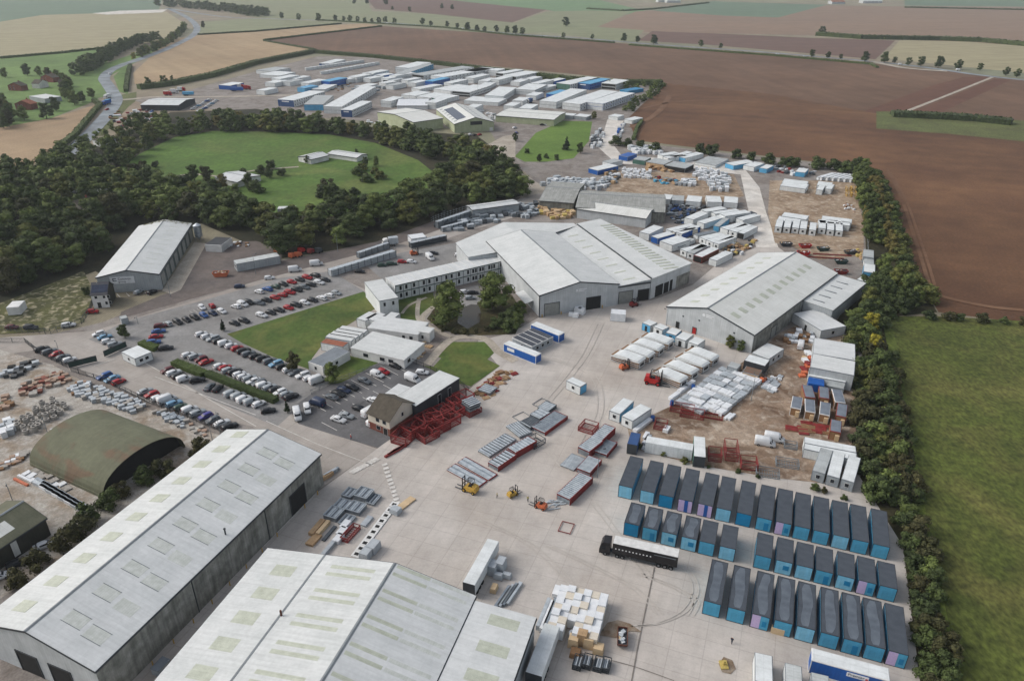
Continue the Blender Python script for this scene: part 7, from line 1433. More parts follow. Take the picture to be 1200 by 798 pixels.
def frame_box(W, L_, h, t, m='red_oxide', mesh=True, r=.12, rails=3):
    x0, x1, y0, y1 = -W/2, W/2, -L_/2, L_/2
    b = MB()
    for x in (x0, x1):
        for y in (y0, y1): b.box(x-r/2, x+r/2, y-r/2, y+r/2, 0, h, m)
    b.build('post', t); b = MB()
    for z in ([.1, h-.08] if h > .8 else [h-.08]):
        b.box(x0+r/2, x1-r/2, y0-r/2, y0+r/2, z-.08, z+.08, m); b.box(x0+r/2, x1-r/2, y1-r/2, y1+r/2, z-.08, z+.08, m)
        b.box(x0-r/2, x0+r/2, y0+r/2, y1-r/2, z-.08, z+.08, m); b.box(x1-r/2, x1+r/2, y0+r/2, y1-r/2, z-.08, z+.08, m)
    b.build('rail', t)
    if rails:
        b = MB()
        for k in range(1, rails+1):
            z = h*k/(rails+1); b.box(x0+r/2, x1-r/2, y0-.04, y0+.04, z-.05, z+.05, m); b.box(x0-.04, x0+.04, y0+r/2, y1-r/2, z-.05, z+.05, m); b.box(x1-.04, x1+.04, y0+r/2, y1-r/2, z-.05, z+.05, m)
        b.build('bracing', t)
    if mesh:
        b = MB(); n = max(3, int(L_/.6))
        for k in range(n): yy = y0+L_*(k+.5)/n; b.box(x0, x1, yy-.05, yy+.05, .12, .2, m)
        b.build('floor_bar', t)
def redbox(px, py, W, L_, h, az, label, m='red_oxide', group='red steel frames', z=0, **kw):
    x, y = at(px, py); t = thing('frame_crate', label, 'steel frame', x, y, az, group, GZ+z); frame_box(W, L_, h, t, m, **kw); return t
hp = [(473, 516, 4.6, 5.0, 2.6, 25), (484, 508, 4.5, 5.5, 3.0, 40), (500, 512, 5, 5, 2.0, 45), (512, 504, 4.6, 6, 2.6, 48), (524, 497, 4.6, 6, 2.8, 48), (503, 497, 5, 6, 3.0, 44), (516, 490, 4.6, 6, 2.8, 46), (531, 487, 4.4, 5, 2.6, 46), (536, 478, 4, 5, 3.2, 46), (543, 472, 4, 5, 3.0, 50), (495, 505, 4, 5, 2.8, 20), (508, 500, 4, 5, 3.4, 70)]
hp.sort()
for i, (px, py, W, L_, h, az) in enumerate(hp): redbox(px, py, W, L_, h, az, f'dark red steel frame, {ordl(i+1, len(hp))} in the heap beside the brick house', rails=7, r=.22)
for i in range(9):   # loose braces leaning in the heap
    x, y = at(480+i*6.5, 512-i*3.4); b = MB(); a = random.uniform(0, 3.1); d = Vector((math.cos(a), math.sin(a), 0))*random.uniform(1.5, 2.6)
    b.bar((-d.x, -d.y, .3), (d.x, d.y, random.uniform(2.0, 3.4)), .16, .16, 'red_oxide'); b.bar((-d.x+.5, -d.y, .3), (d.x+.5, d.y, random.uniform(2.0, 3.4)), .14, .14, 'red_oxide'); b.bar((-d.x, -d.y+.1, 1.2), (d.x+.5, d.y+.1, 1.4), .12, .12, 'red_oxide')
    o = b.build('steel_brace'); o.location = (x, y, GZ); tag(o, f'loose leaning red brace, {ordl(i+1, 9)} along the red frame heap', 'steel brace', 'loose red braces')
for k in range(4):
    x, y = at(460+k*3.2, 532-k*2.2); b = MB(); b.box(-.35, .35, -2.4, 2.4, 0, .5, 'red_oxide'); o = b.build('steel_beam'); o.location = (x, y, GZ); o.rotation_euler = (0, 0, -R(44)); tag(o, f'low red steel beam, {ordl(k+1, 4)} of the four lying below the brick house', 'steel beam', 'low red beams')
t = redbox(551.5, 483, 4.4, 4.6, 1.6, 46, 'dark red crate carrying grey slatted frames right of the red heap', rails=5)
for k in range(4):
    b = MB(); b.box(-2.0, 2.0, -1.9, 1.9, 1.75+.5*k, 2.0+.5*k, 'steel_dark' if k % 2 else 'galv'); 
    for j in range(5): b.box(-2.0+.9*j, -1.6+.9*j, -1.9, 1.9, 2.0+.5*k, 2.12+.5*k, 'galv_light') if k == 3 else None
    x, y = at(551.5, 483); o = b.build('slatted_grid'); o.location = (x+.1*k, y, GZ); o.rotation_euler = (0, 0, -R(46+k*2)); tag(o, f'grey slatted frame, {["lowest", "second lowest", "second highest", "topmost"][k]} on the dark red crate', 'steel frame', 'grey frames on the red crate')
redbox(689.5, 503, 4.2, 4.4, 1.5, 30, 'open red crate beside the pair of yard cabins', rails=3)
redbox(663.5, 619, 2.8, 3.4, .3, 20, 'flat square red frame lying alone on the concrete', rails=0, mesh=False)
redbox(627, 520, 3.6, 4.2, 1.6, 46, 'empty grey steel crate at the tip of the red sided decks', m='steel_dark', rails=2)
redbox(611, 489, 3.2, 4.0, .25, 50, 'low grey open frame left of the dark meshed one', m='trim_grey', rails=0, mesh=False)
redbox(634, 473, 3.0, 4.4, .25, 40, 'low grey open frame behind the striped silver frame', m='trim_grey', rails=0, mesh=False)
for px, py, W, L_, h, az, lab in [(799, 481, 3.6, 6.5, 1.5, 108, 'red trough frame at the near edge of the wrapped pallets, left'), (811, 487, 3.6, 6.5, 1.5, 108, 'red trough frame at the near edge of the wrapped pallets, right'), (834, 489, 2.5, 6, .6, 108, 'low red frame beside the dirt at the wrapped pallets'), (774, 500, 3.2, 4, 1.4, 20, 'red crate left of the pale container on the dirt'),
    (837, 537, 3.2, 3.6, 2.4, 10, 'red crate on the dirt, left of the tall red one'), (856, 533, 3.2, 6, 3.0, 10, 'tall red crate on the dirt behind the blue pods'), (877, 546, 4, 4, 1.8, 10, 'low red crate on the dirt, right of the tall red one')]: redbox(px, py, W, L_, h, az, lab, rails=3)
for px, py, W, L_, h, az, lab in [(926, 524, 3.2, 2.4, 1.2, 15, 'small open grey tray frame beside the white vans'), (922, 545, 3.0, 5.5, 1.2, 105, 'long open grey tray frame below the white vans, upper'), (899, 556, 3.0, 5.5, 1.2, 105, 'long open grey tray frame below the white vans, lower')]: redbox(px, py, W, L_, h, az, lab, m='trim_grey', rails=1)
# galvanised crates by the long shed
for i, (px, py, W, L_) in enumerate([(392, 605, 3.4, 3.6), (407, 611, 2.6, 3.4), (403, 594, 3.6, 3.2), (418, 598, 3.6, 3.4), (410, 580, 2.6, 3.2), (427, 583, 3.6, 3.6), (438, 587, 2.2, 3.6)]):
    x, y = at(px, py); h = [1.2, .5, .9, 1.1, .8, 1.5, .6][i]; t = thing('galvanised_crate', f'grey galvanised crate with pale bars, {ordl(sorted([392, 407, 403, 418, 410, 427, 438]).index(px)+1, 7)} of those by the long shed', 'steel crate', x, y, 22, 'galvanised crates by the long shed', GZ)
    b = MB(); b.box(-W/2, W/2, -L_/2, L_/2, .1, h, 'galv'); b.build('body', t); b = MB()
    for s in (-1, 1): b.box(s*W/2-.05, s*W/2+.05, -L_/2, L_/2, h, h+.15, 'galv_light')
    for s in (-1, 1): b.box(-W/2+.06, W/2-.06, s*L_/2-.1, s*L_/2, h, h+.15, 'galv_light')
    b.build('rim', t); b = MB()
    for k in range(4): xx = -W/2+.5+(W-1)*k/3; b.box(xx-.1, xx+.1, -L_/2+.3, L_/2-.3, h+.01, h+.1, 'galv_light' if k % 2 else 'steel_dark')
    b.build('bar', t)
def lay(px, py, W, L_, h, az, m, label, name='stack', cat='stack', group=None, z=0):
    x, y = at(px, py); b = MB(); b.box(-W/2, W/2, -L_/2, L_/2, .0, h, m); o = b.build(name); o.location = (x, y, GZ+z); o.rotation_euler = (0, 0, -R(az)); return tag(o, label, cat, group)
lay(430, 612, 1.4, 3.4, .5, 22, 'wrap_grey', 'small pale slab beside the galvanised crates', 'slab', 'slab')
lay(372, 620, 1.3, 5.0, .9, 20, 'timber', 'stack of orange brown timber lying left of the pale planks', 'timber_stack', 'timber'); lay(368, 634, 1.9, 3.6, .6, 22, 'timber', 'lower timber stack at the corner near the bottom shed', 'timber_stack', 'timber')
lay(379, 621, .9, 4.6, 1.0, 20, 'ply', 'pale plank bundle between the timber and the dark steel', 'timber_stack', 'timber'); lay(386, 626, .8, 5, .4, 20, 'steel_dark', 'dark steel bars beside the white beam', 'steel_bars', 'steel bars')
lay(388, 641, .9, 9.0, .8, 20, 'wrap_grey', 'long white wrapped beam pointing at the bottom shed', 'wrapped_beam', 'wrapped load')
for k in range(3): lay(397+k*4, 633-k*8, 1.6, 2.6, .9, 22, 'wrap_white', f'white wrapped bundle, {["nearest", "middle", "farthest"][k]} of three in line', 'wrapped_bundle', 'wrapped load', 'white bundles in line')
redbox(411, 627, 1.8, 5, 1.2, 24, 'dark red rack beside the white bundles in line', rails=3)
for k in range(5): lay(381+k*2.2, 562-k*2.0, .7, 3.8, .7+.2*(k % 2), 40, ['timber', 'timber', 'galv', 'galv_light', 'galv'][k], f'bundle leaning at the corner of the long shed, {ordl(k+1, 5)}', 'bar_bundle', 'bundle', 'bundles at the long shed corner')
# white slotted panels in line across the yard
azl = azof(at(418, 650), at(462, 592)); lps = math.dist(at(418, 650), at(462, 592))/9
for k in range(10):
    f = k/9; px, py = 418+44*f, 650-58*f; x, y = at(px, py); t = thing('slotted_slab', f'white panel with a black slot, {["nearest" if k == 0 else "farthest" if k == 9 else nth(k+1)+" nearest"][0]} in the diagonal line', 'panel', x, y, azl, 'white slotted panels in a line', GZ)
    b = MB(); b.box(-.95, .95, -lps/2+.03, lps/2-.03, 0, .22, 'house_white'); b.build('slab', t); b = MB(); b.box(-.5, .5, -.42, .42, .225, .25, 'doorway_dark'); b.build('slot', t)
for px, py, h, lab in [(430, 652, 1.8, 'white wrapped block stack at the near end of the slotted panels'), (438, 645, 2.0, 'white wrapped block stack right of another at the slotted panels')]: bale(px, py, 2.2, 3.0, h, 24, lab, 'wrap_grey')
bale(464, 601, 2.4, 2.0, 1.4, 30, 'blue grey wrapped bale at the far end of the slotted panels', 'wrap_grey'); lay(474, 592, 1.8, 6, .35, 36, 'ply', 'pale plank bundle beside the far end of the slotted panels', 'timber_stack', 'timber')
# around the bottom shed corner
for i, (px, py, h) in enumerate([(578, 671, 2.6), (587, 668, 2.8), (584, 678, 1.4), (594, 677, 1.2)]): bale(px, py, 1.9, 2.6 if i < 2 else 1.2, h, 20, f'pale wrapped pallet by the dirty trailer, {ordl(i+1, 4)}', 'wrap_grey', 'pallets by the dirty trailer')
bale(579, 692, 1.3, 2.0, 1.2, 18, 'brown wrapped pallet by the dirty trailer', 'ply')
for k in range(4): lay(589+k*4.4, 701-k*1.5, .8, 6.4, .6, 27, 'galv_light' if k % 2 else 'galv', f'silver channel bundle, {ordl(k+1, 4)} by the corner of the bottom shed', 'channel_bundle', 'steel bundle', 'silver channel bundles')
for k in range(5): lay(637+k*4, 722+(k % 2)*3, .75, 7.5, 1.3, 20, ['galv_light', 'wrap_white', 'galv', 'wrap_white', 'galv_light'][k], f'silver white panel bundle, {ordl(k+1, 5)} left of the white block stack', 'panel_bundle', 'panel bundle', 'panel bundles left of the white stack')
lay(652, 696, 1.2, 2.6, 1.2, 18, 'wrap_white', 'single white bundle behind the panel bundles', 'panel_bundle', 'panel bundle')
random.seed(11); wb = []
for r_ in range(7):
    for c_ in range(6):
        if r_ == 0 and c_ > 5 or (r_ < 2 and c_ in (2,)): continue
        wb.append((r_, c_))
ox, oy = at(646, 744); ca, sa = math.cos(R(17)), math.sin(R(17)); cnt = 0; wb2 = []
for r_, c_ in wb:
    u = r_*1.66; v = c_*1.62; x = ox+u*sa+v*ca; y = oy+u*ca-v*sa; wb2.append((r_, c_, x, y))
for r_, c_, x, y in wb2:
    h = 2.6+random.uniform(-.35, .3); cnt += 1
    t = thing('insulation_pallet', f'white insulation block stack, {["nearest", "second", "third", "fourth", "fifth", "sixth", "farthest"][r_]} row, {ordl(c_+1, 6)} column, near the skip', 'block stack', x, y, 17+random.uniform(-2, 2), 'white insulation blocks near the skip', GZ)
    b = MB(); n = 3
    for k in range(n): b.box(-.8+random.uniform(0, .04), .8, -.84, .84-random.uniform(0, .04), .14+(h-.14)*k/n+.01, .14+(h-.14)*(k+1)/n, 'wrap_white' if (r_*5+c_*3) % 7 > 1 else 'render_cream')
    b.build('blocks', t); b = MB(); b.box(-.78, .78, -.8, .8, 0, .14, 'timber'); b.build('pallet', t)
for px, py, h, m, lab in [(672, 756, 2.2, 'ply', 'brown box stack in front of the white insulation blocks'), (682, 754, 3.0, 'timber', 'orange sided stack in front of the white insulation blocks'), (690, 757, 2.4, 'ply', 'pale brown stack right of the orange sided one'), (701, 764, 1.6, 'ply', 'low open carton beside the wire baskets'), (674, 768, 1.2, 'timber_dark', 'dark brown carton behind the wire baskets')]:
    bale(px, py, 2.0, 1.9, h, 17, lab, m)
x, y = at(671, 747); b = MB(); b.tube((0, 0, 0), (0, 0, 1.3), .8, 'wrap_white', 14); b.tube((0, 0, 1.25), (0, 0, 1.34), .35, 'doorway_dark', 12); o = b.build('cable_drum'); o.location = (x, y, GZ); tag(o, 'white drum standing in front of the insulation blocks', 'drum')
for i, (px, py) in enumerate([(677, 779), (688, 778), (701, 781), (710, 782)]):
    t = redbox(px, py, 1.5, 2.6, 1.3, 18, f'dark wire basket of metal, {ordl(i+1, 4)} in the row at the bottom', m='trim_dark', rails=4, group='wire baskets at the bottom'); b = MB()
    for k in range(4): b.box(-.6+.3*k, -.38+.3*k, -1.1, 1.1, .3, .9+.1*(k % 2), ['galv', 'galv_light', 'steel_dark', 'wrap_grey'][(k+i) % 4])
    b.build('scrap', t)
# skips
def skip(px, py, az, m, label, L_=5.2, W=2.3, h=1.6, fill='trim_dark', group=None):
    x, y = at(px, py); t = thing('skip', label, 'skip', x, y, az, group, GZ); b = MB(); b.recalc = False; e = .8; b2 = [(-W/2, -L_/2+e, .1), (W/2, -L_/2+e, .1), (W/2, L_/2-e, .1), (-W/2, L_/2-e, .1)]; tp = [(-W/2, -L_/2, h), (W/2, -L_/2, h), (W/2, L_/2, h), (-W/2, L_/2, h)]
    b.hexa(b2, [(x_*.98, y_*.99, h-.35) for x_, y_, _ in tp], m, fill); b.build('body', t); b = MB()
    for s in (-1, 1): b.box(s*W/2-.07, s*W/2+.07, -L_/2, L_/2, h-.35, h, m); b.box(-W/2+.07, W/2-.07, s*L_/2-.07, s*L_/2+.07, h-.35, h, m)
    b.build('rim', t); b = MB(); rnd = random.Random(int(px))
    for k in range(14):
        a, c_ = rnd.uniform(-W/2+.4, W/2-.4), rnd.uniform(-L_/2+.5, L_/2-.5); s = rnd.uniform(.15, .4); b.box(a-s, a+s, c_-s, c_+s, h-.5, h-.35+rnd.uniform(.05, .5), rnd.choice(['timber_dark', 'wrap_grey', 'trim_dark', 'skip_rust', 'wrap_white', 'ply']), rot=rnd.uniform(0, 3))
    b.build('waste', t); return t
skip(729, 751, 8, 'skip_rust', 'rusty skip full of white rubbish on the open concrete', 4.2, 1.8, 1.4)
skip(259.5, 324, 82, 'orange_paint', 'long orange and red skip on the forecourt of the signed shed', 6.2, 2.3, 1.9)
for px, py, az, m, lab in [(920.5, 288.5, 85, 'trim_dark', 'black skip at the corner of the right shed'), (943, 290.5, 85, 'red_paint', 'bright red skip lorry body above the right shed'), (941, 299, 100, 'red_paint', 'second bright red skip nearest the right shed roof'), (964, 294, 85, 'dark_green_paint', 'dark green skip in the middle of the skip yard'), (996, 298, 80, 'trim_dark', 'black skip by the yellow frames at the belt'), (985, 309, 95, 'dark_green_paint', 'dark skip under the long red beam'), (985, 321, 95, 'red_oxide', 'orange red skip next to the white annexe roof')]: skip(px, py, az, m, lab)
for px, py, az, lab in [(975, 299.5, 98, 'long dark red beam behind the dark skip'), (966, 303, 98, 'long dark red beam in front of the dark skip')]: lay(px, py, .5, 16, .5, az, 'red_oxide', lab, 'steel_beam', 'steel beam')
# forklifts and lorry
def forklift(px, py, az, m, s, label):
    x, y = at(px, py); t = thing('forklift', label, 'forklift', x, y, az, None, GZ); t.scale = (s, s, s)
    b = MB(); b.hexa([(-.65, -1.3, .35), (.65, -1.3, .35), (.65, .9, .35), (-.65, .9, .35)], [(-.6, -1.15, 1.15), (.6, -1.15, 1.15), (.6, .7, .95), (-.6, .7, .95)], m); b.hexa([(-.6, -1.45, .5), (.6, -1.45, .5), (.6, -.5, .5), (-.6, -.5, .5)], [(-.5, -1.3, 1.35), (.5, -1.3, 1.35), (.5, -.6, 1.4), (-.5, -.6, 1.4)], m); b.build('body', t)
    b = MB(); b.box(-.28, .28, -.5, .1, 1.0, 1.25, 'black_paint'); b.box(-.28, .28, -.6, -.48, 1.25, 1.75, 'black_paint'); b.build('seat', t)
    b = MB()
    for sx in (-.52, .52):
        b.bar((sx, -.7, 1.3), (sx, -.55, 2.15), .07, .07, 'black_paint'); b.bar((sx, .7, .9), (sx, .4, 2.15), .07, .07, 'black_paint'); b.bar((sx, -.58, 2.15), (sx, .43, 2.15), .08, .07, 'black_paint')
    for k in range(5): b.box(-.5, .5, -.5+.22*k, -.44+.22*k, 2.13, 2.19, 'black_paint')
    b.build('overhead_guard', t)
    b = MB()
    for sx in (-.38, .38): b.box(sx-.06, sx+.06, 1.0, 1.14, .1, 2.4, 'black_paint')
    for z in (.3, 1.2, 2.3): b.box(-.38, .38, 1.02, 1.1, z, z+.1, 'black_paint')
    b.build('mast', t)
    for sx in (-.35, .35): b = MB(); b.box(sx-.07, sx+.07, 1.14, 2.5, .12, .18, 'steel_dark'); b.box(sx-.07, sx+.07, 1.14, 1.2, .18, .8, 'steel_dark'); b.build('fork', t)
    for sx in (-1, 1):
        for yy, r in ((.7, .36), (-.95, .3)): b = MB(); b.tube((sx*.45, yy, r), (sx*.72, yy, r), r, 'rubber', 14); b.tube((sx*.715, yy, r), (sx*.74, yy, r), r*.5, m, 10); b.build('wheel', t)
    return t
forklift(550.5, 575.5, -62, 'yellow_paint', 1.55, 'large yellow forklift with long forks by the red framed decks')
forklift(601, 581, 50, 'yellow_paint', 1.05, 'small yellow forklift alone in the middle of the yard')
forklift(633, 595, -60, 'orange_paint', 1.15, 'orange forklift beside the silver strips on the ground')
forklift(732, 432.5, 60, 'orange_paint', 1.3, 'orange forklift beside the sloping roofed modules')
forklift(766, 450, 110, 'red_paint', 2.0, 'large red forklift carrying long forks by the roof modules')
forklift(743, 359, 60, 'red_oxide', 1.3, 'dark red forklift at the doors of the wedge shed')
forklift(486, 299, 70, 'orange_paint', 1.4, 'orange forklift on the court behind the modular office')
forklift(894, 447, 40, 'orange_paint', 1.2, 'orange forklift at the right of the wrapped pallets')
def lorry(px, py, az, cab, box, boxroof, label, name='lorry', L_=13.6, W=2.55, h=4.0, artic=True, dots=False):
    x, y = at(px, py); t = thing(name, label, 'lorry', x, y, az, None, GZ); tot = L_+3.0 if artic else L_; y0 = -tot/2; y1 = tot/2
    # cab at +y
    c0 = y1-2.3; b = MB(); b.profile([(c0, .5), (y1, .5), (y1, 1.6), (y1-.12, 2.0), (y1-.35, 3.0), (y1-.75, 3.55), (c0, 3.7)], -1.24, 1.24, cab, 'x'); cb = b.build('cab', t)
    b = MB(); b.hexa([(-1.1, y1-.1, 1.75), (1.1, y1-.1, 1.75), (1.1, y1-.2, 1.75), (-1.1, y1-.2, 1.75)], [(-1.05, y1-.28, 2.85), (1.05, y1-.28, 2.85), (1.05, y1-.42, 2.85), (-1.05, y1-.42, 2.85)], 'glass_dark'); b.build('windscreen', cb)
    for s in (-1, 1): b = MB(); b.box(min(s*1.24, s*1.27), max(s*1.24, s*1.27), y1-1.35, y1-.5, 1.75, 2.6, 'glass_dark'); b.build('side_window', cb); b = MB(); b.box(min(s*1.3, s*1.48), max(s*1.3, s*1.48), y1-.3, y1-.15, 1.8, 2.5, 'black_paint'); b.build('mirror', cb); b = MB(); b.box(s*.95-.18, s*.95+.18, y1-.02, y1+.03, .75, .98, 'headlamp'); b.build('headlight', cb)
    b = MB(); b.box(-.45, .45, y0+.3, y1-.4, .62, .95, 'steel_dark'); b.build('chassis', t)
    bx1 = c0-.55; b = MB(); b.box(-W/2, W/2, y0, bx1, 1.15, h-.08, box); bo = b.build('trailer_body', t); b = MB(); b.box(-W/2+.03, W/2-.03, y0+.03, bx1-.03, h-.08, h, boxroof); b.build('trailer_roof', t)
    if dots:
        for s in (-1, 1):
            for k in range(11): b = MB(); yy = bx1-.7-k*.74; b.tube((s*(W/2), yy, 2.6), (s*(W/2+.03), yy, 2.6), .17, 'sign_white', 10); b.build('white_disc', bo)
            b = MB(); b.box(min(s*W/2, s*(W/2+.02)), max(s*W/2, s*(W/2+.02)), y0+.4, bx1-8.8, 3.2, 3.35, 'trim_grey'); b.build('lettering', bo)
            b = MB(); b.box(min(s*W/2, s*(W/2-.1)), max(s*W/2, s*(W/2-.1)), y0+4.5, bx1-4, .55, 1.1, 'trim_dark'); b.build('side_guard', t)
    ws = [y1-1.35, bx1-1.1]+([y0+1.2, y0+2.5, y0+3.8] if artic else [y0+1.6])
    if artic: ws.append(bx1-2.2)
    for yy in ws:
        for s in (-1, 1): b = MB(); b.tube((s*.85, yy, .5), (s*1.24, yy, .5), .5, 'rubber', 16); b.tube((s*1.235, yy, .5), (s*1.26, yy, .5), .26, 'rim', 10); b.build('wheel', t)
    return t
lorry(747.5, 655, azof(at(792, 665), at(703, 645)), 'black_paint', 'black_paint', 'trim_white', 'black articulated lorry with a white roof and a row of white discs', 'articulated_lorry', dots=True)
lorry(620, 121.5, 215, 'trim_white', 'navy', 'navy', 'navy lorry with a white cab among the stacked cabins', L_=8, artic=False)
lorry(126.5, 116, 190, 'trim_white', 'cabin_white', 'cabin_white', 'white lorry on the curved road, first of the queue', L_=8, artic=False)
lorry(125.5, 123, 192, 'blue_panel', 'blue_panel', 'blue_sky', 'blue lorry on the curved road between a white lorry and a red car', L_=9, artic=False)
car(*at(125.5, 129.5), 190, 'hatchback', 'red', 'red hatchback on the curved road behind the blue lorry', None)
lorry(457.5, 288.5, 250, 'trim_white', 'wrap_grey', 'galv_light', 'white cabbed lorry on the upper road beyond the long racks', L_=7, artic=False)
for i, (px, py) in enumerate([(197, 112.5), (205, 110), (213, 107.5), (282, 104), (290, 105.5)]):
    lorry(px, py, 85, 'red_paint' if i != 1 else 'trim_white', 'red_paint' if i in (0, 4) else 'cabin_white', 'trim_white' if i != 4 else 'red_paint', f'small lorry in the upper yard above the dealer rows, {ordl(i+1, 5)}', L_=7, artic=False)
# wrapped panel pallets on the dirt
random.seed(5); g0 = Vector(at(790, 474)); g1 = Vector(at(846, 431)); g2 = Vector(at(893, 449)); NR, NC = 9, 6
for i in range(NR):
    for j in range(NC):
        f, g_ = (i+.5)/NR, (j+.5)/NC
        if i == 0 and j > 3: continue
        q = g0+(g1-g0)*f+(g2-g1)*(g_)*1.0; h = random.uniform(.9, 1.7) if j > 0 else random.uniform(.6, 1.1)
        t = thing('panel_pallet', f'wrapped pallet on the dirt, {["nearest" if i == 0 else "farthest" if i == NR-1 else nth(i+1)+" nearest"][0]} row, {ordl(j+1, NC)}', 'wrapped load', q.x, q.y, 43+random.uniform(-5, 5), 'wrapped panel pallets on the dirt', GZ)
        W, L_ = 2.4*random.uniform(.85, 1.0), 2.9*random.uniform(.8, 1.0); b = MB(); k_ = random.choice(['wrap_white', 'wrap_grey', 'wrap_white', 'wrap_grey', 'galv_light']); n = random.choice([1, 2, 3])
        for k in range(n): b.box(-W/2+W*k/n+.04, -W/2+W*(k+1)/n-.04, -L_/2, L_/2-random.uniform(0, .3), .12, h*random.uniform(.9, 1), k_)
        b.build('load', t); b = MB(); b.box(-W/2, W/2, -L_/2+.1, L_/2-.4, 0, .11, 'timber_dark'); b.build('pallet', t)
for i in range(6): lay(836+i*4.2, 479+i*2.6-(i % 2)*2, .8, 3.6, .7, 43, 'wrap_white', f'white wrapped roll, {ordl(i+1, 6)} at the near corner of the wrapped pallets', 'wrapped_roll', 'wrapped load', 'white rolls on the dirt')
for i, (px, py) in enumerate([(790, 466), (800, 458), (808, 452)]): lay(px, py, 1.3, 4.6, 1.0, 43, 'wrap_white', f'long white roll, {["nearest", "middle", "farthest"][i]} along the left of the wrapped pallets', 'wrapped_roll', 'wrapped load', 'long rolls by the pallets')
for i, (px, py) in enumerate([(787, 475), (812, 456), (764.5, 493)]):
    x, y = at(px, py); b = MB(); b.tube((0, 0, 0), (0, 0, 1.5), .55, 'blue_panel', 14); b.tube((0, 0, 1.5), (0, 0, 1.62), .4, 'navy', 12); o = b.build('plastic_drum'); o.location = (x, y, GZ); tag(o, ['blue drum at the near end of the long white rolls', 'blue drum at the far end of the long white rolls', 'blue drum at the white beam beside the yard cabins'][i], 'drum')
lay(753, 500, 1.3, 8, .9, 42, 'wrap_white', 'long white beam beside the blue drum and yard cabins', 'wrapped_beam', 'wrapped load'); lay(781, 505, 1.4, 2.6, 1.0, 30, 'wrap_white', 'short white bale on the dirt beside the red crate', 'wrapped_bundle', 'wrapped load')
for i in range(5): lay(757+(i % 2)*2, 512+i*3.2, 1.2, 3.2, .7, 25+i*3, ['wrap_white', 'wrap_grey'][i % 2], f'white sheet bundle, {["farthest", "second farthest", "middle", "second nearest", "nearest"][i]} beside the navy body', 'wrapped_bundle', 'wrapped load', 'sheet bundles by the navy body')
random.seed(9)
for i in range(12): lay(646+random.uniform(-10, 16), 592+random.uniform(-5, 6), .25, 3.0, .12, 70+random.uniform(-30, 30), 'galv_light', 'loose silver steel strip on the concrete beside the orange forklift', 'steel_strip', 'steel strip', 'loose silver strips', z=.02*i)
# scatter piles of goods: small stacks with individual labels by order
def goods(poly, n, where, group, mats, size=(1.2, 2.2), h=(.6, 1.8), az=0, name='pallet_stack', cat='stacked goods', desc=None, seed=1, kind='box'):
    rnd = random.Random(seed); P = [at(*p) for p in poly]; xs = [p[0] for p in P]; ys = [p[1] for p in P]; pts = []; tries = 0
    while len(pts) < n and tries < 9000:
        tries += 1; x, y = rnd.uniform(min(xs), max(xs)), rnd.uniform(min(ys), max(ys))
        if inpoly(x, y, P) and all((x-a)**2+(y-b_)**2 > (size[0]*1.0)**2 for a, b_ in pts): pts.append((x, y))
    pts.sort(key=lambda p: proj(*p)[0])
    for i, (x, y) in enumerate(pts):
        m = rnd.choice(mats); W, L_, hh = rnd.uniform(*size)*.85, rnd.uniform(*size), rnd.uniform(*h); b = MB()
        if kind == 'box':
            nl = rnd.choice([2, 3])
            for k in range(nl): e = rnd.uniform(0, .12); b.box(-W/2+e, W/2-e*.5, -L_/2+e, L_/2-e, hh*k/nl+.01, hh*(k+1)/nl-.02, m)
        elif kind == 'long':
            for k in range(4): b.box(-W/2+W*k/4+.02, -W/2+W*(k+1)/4-.02, -L_/2, L_/2-rnd.uniform(0, .4), 0, hh*rnd.uniform(.6, 1), m)
        elif kind == 'ring':
            NS_ = 12; r1, r2 = W/2, W/2*.62; i0 = len(b.v); k = b.mi(m)
            for z in (0, hh):
                for r_ in (r1, r2): b.v += [(r_*math.cos(6.283*j/NS_), r_*math.sin(6.283*j/NS_), z) for j in range(NS_)]
            for j in range(NS_):
                c_ = (j+1) % NS_; b.f += [(j, c_, 24+c_, 24+j), (12+j, 36+j, 36+c_, 12+c_), (24+j, 24+c_, 36+c_, 36+j)]; b.m += [k, k, k]
        o = b.build(name); o.location = (x, y, GZ); o.rotation_euler = (0, 0, -R(az+rnd.uniform(-9, 9)))
        tag(o, f'{desc or "stack of goods"}, {ordl(i+1, len(pts))} {where}', cat, group)
WG = ['wrap_white', 'wrap_grey', 'concrete_block', 'wrap_white']
goods([(78, 455), (104, 450), (170, 474), (164, 487), (128, 474), (96, 470)], 60, 'among the grey blocks below the car row', 'grey block stacks in the block yard', ['concrete_block', 'wrap_grey', 'wrap_grey'], (1.2, 2.0), (.8, 1.5), 60, 'block_stack', 'block stack', 'stack of pale concrete blocks', 2)
goods([(180, 484), (190, 482), (220, 494), (214, 502), (196, 494)], 22, 'in the far strip by the hangar corner', 'grey block stacks by the hangar', ['concrete_block', 'wrap_grey', 'galv'], (1.0, 1.8), (.5, 1.0), 60, 'block_stack', 'block stack', 'small stack of grey blocks', 3)
goods([(215, 500), (225, 497), (246, 506), (244, 512), (228, 508)], 8, 'between the long shed and the hangar', 'loose stone pallets', ['stone_pink', 'concrete_block'], (1.0, 1.8), (.3, .7), 60, 'stone_pallet', 'stone pallet', 'low pallet of loose stone', 4)
goods([(18, 458), (40, 444), (70, 436), (84, 440), (82, 448), (56, 458), (32, 468)], 40, 'in the pink brick heap', 'pink brick stacks', ['stone_pink', 'brick_red', 'stone_pink', 'concrete_block'], (1.2, 2.2), (.5, 1.2), 60, 'brick_stack', 'brick stack', 'stack of pinkish bricks', 5)
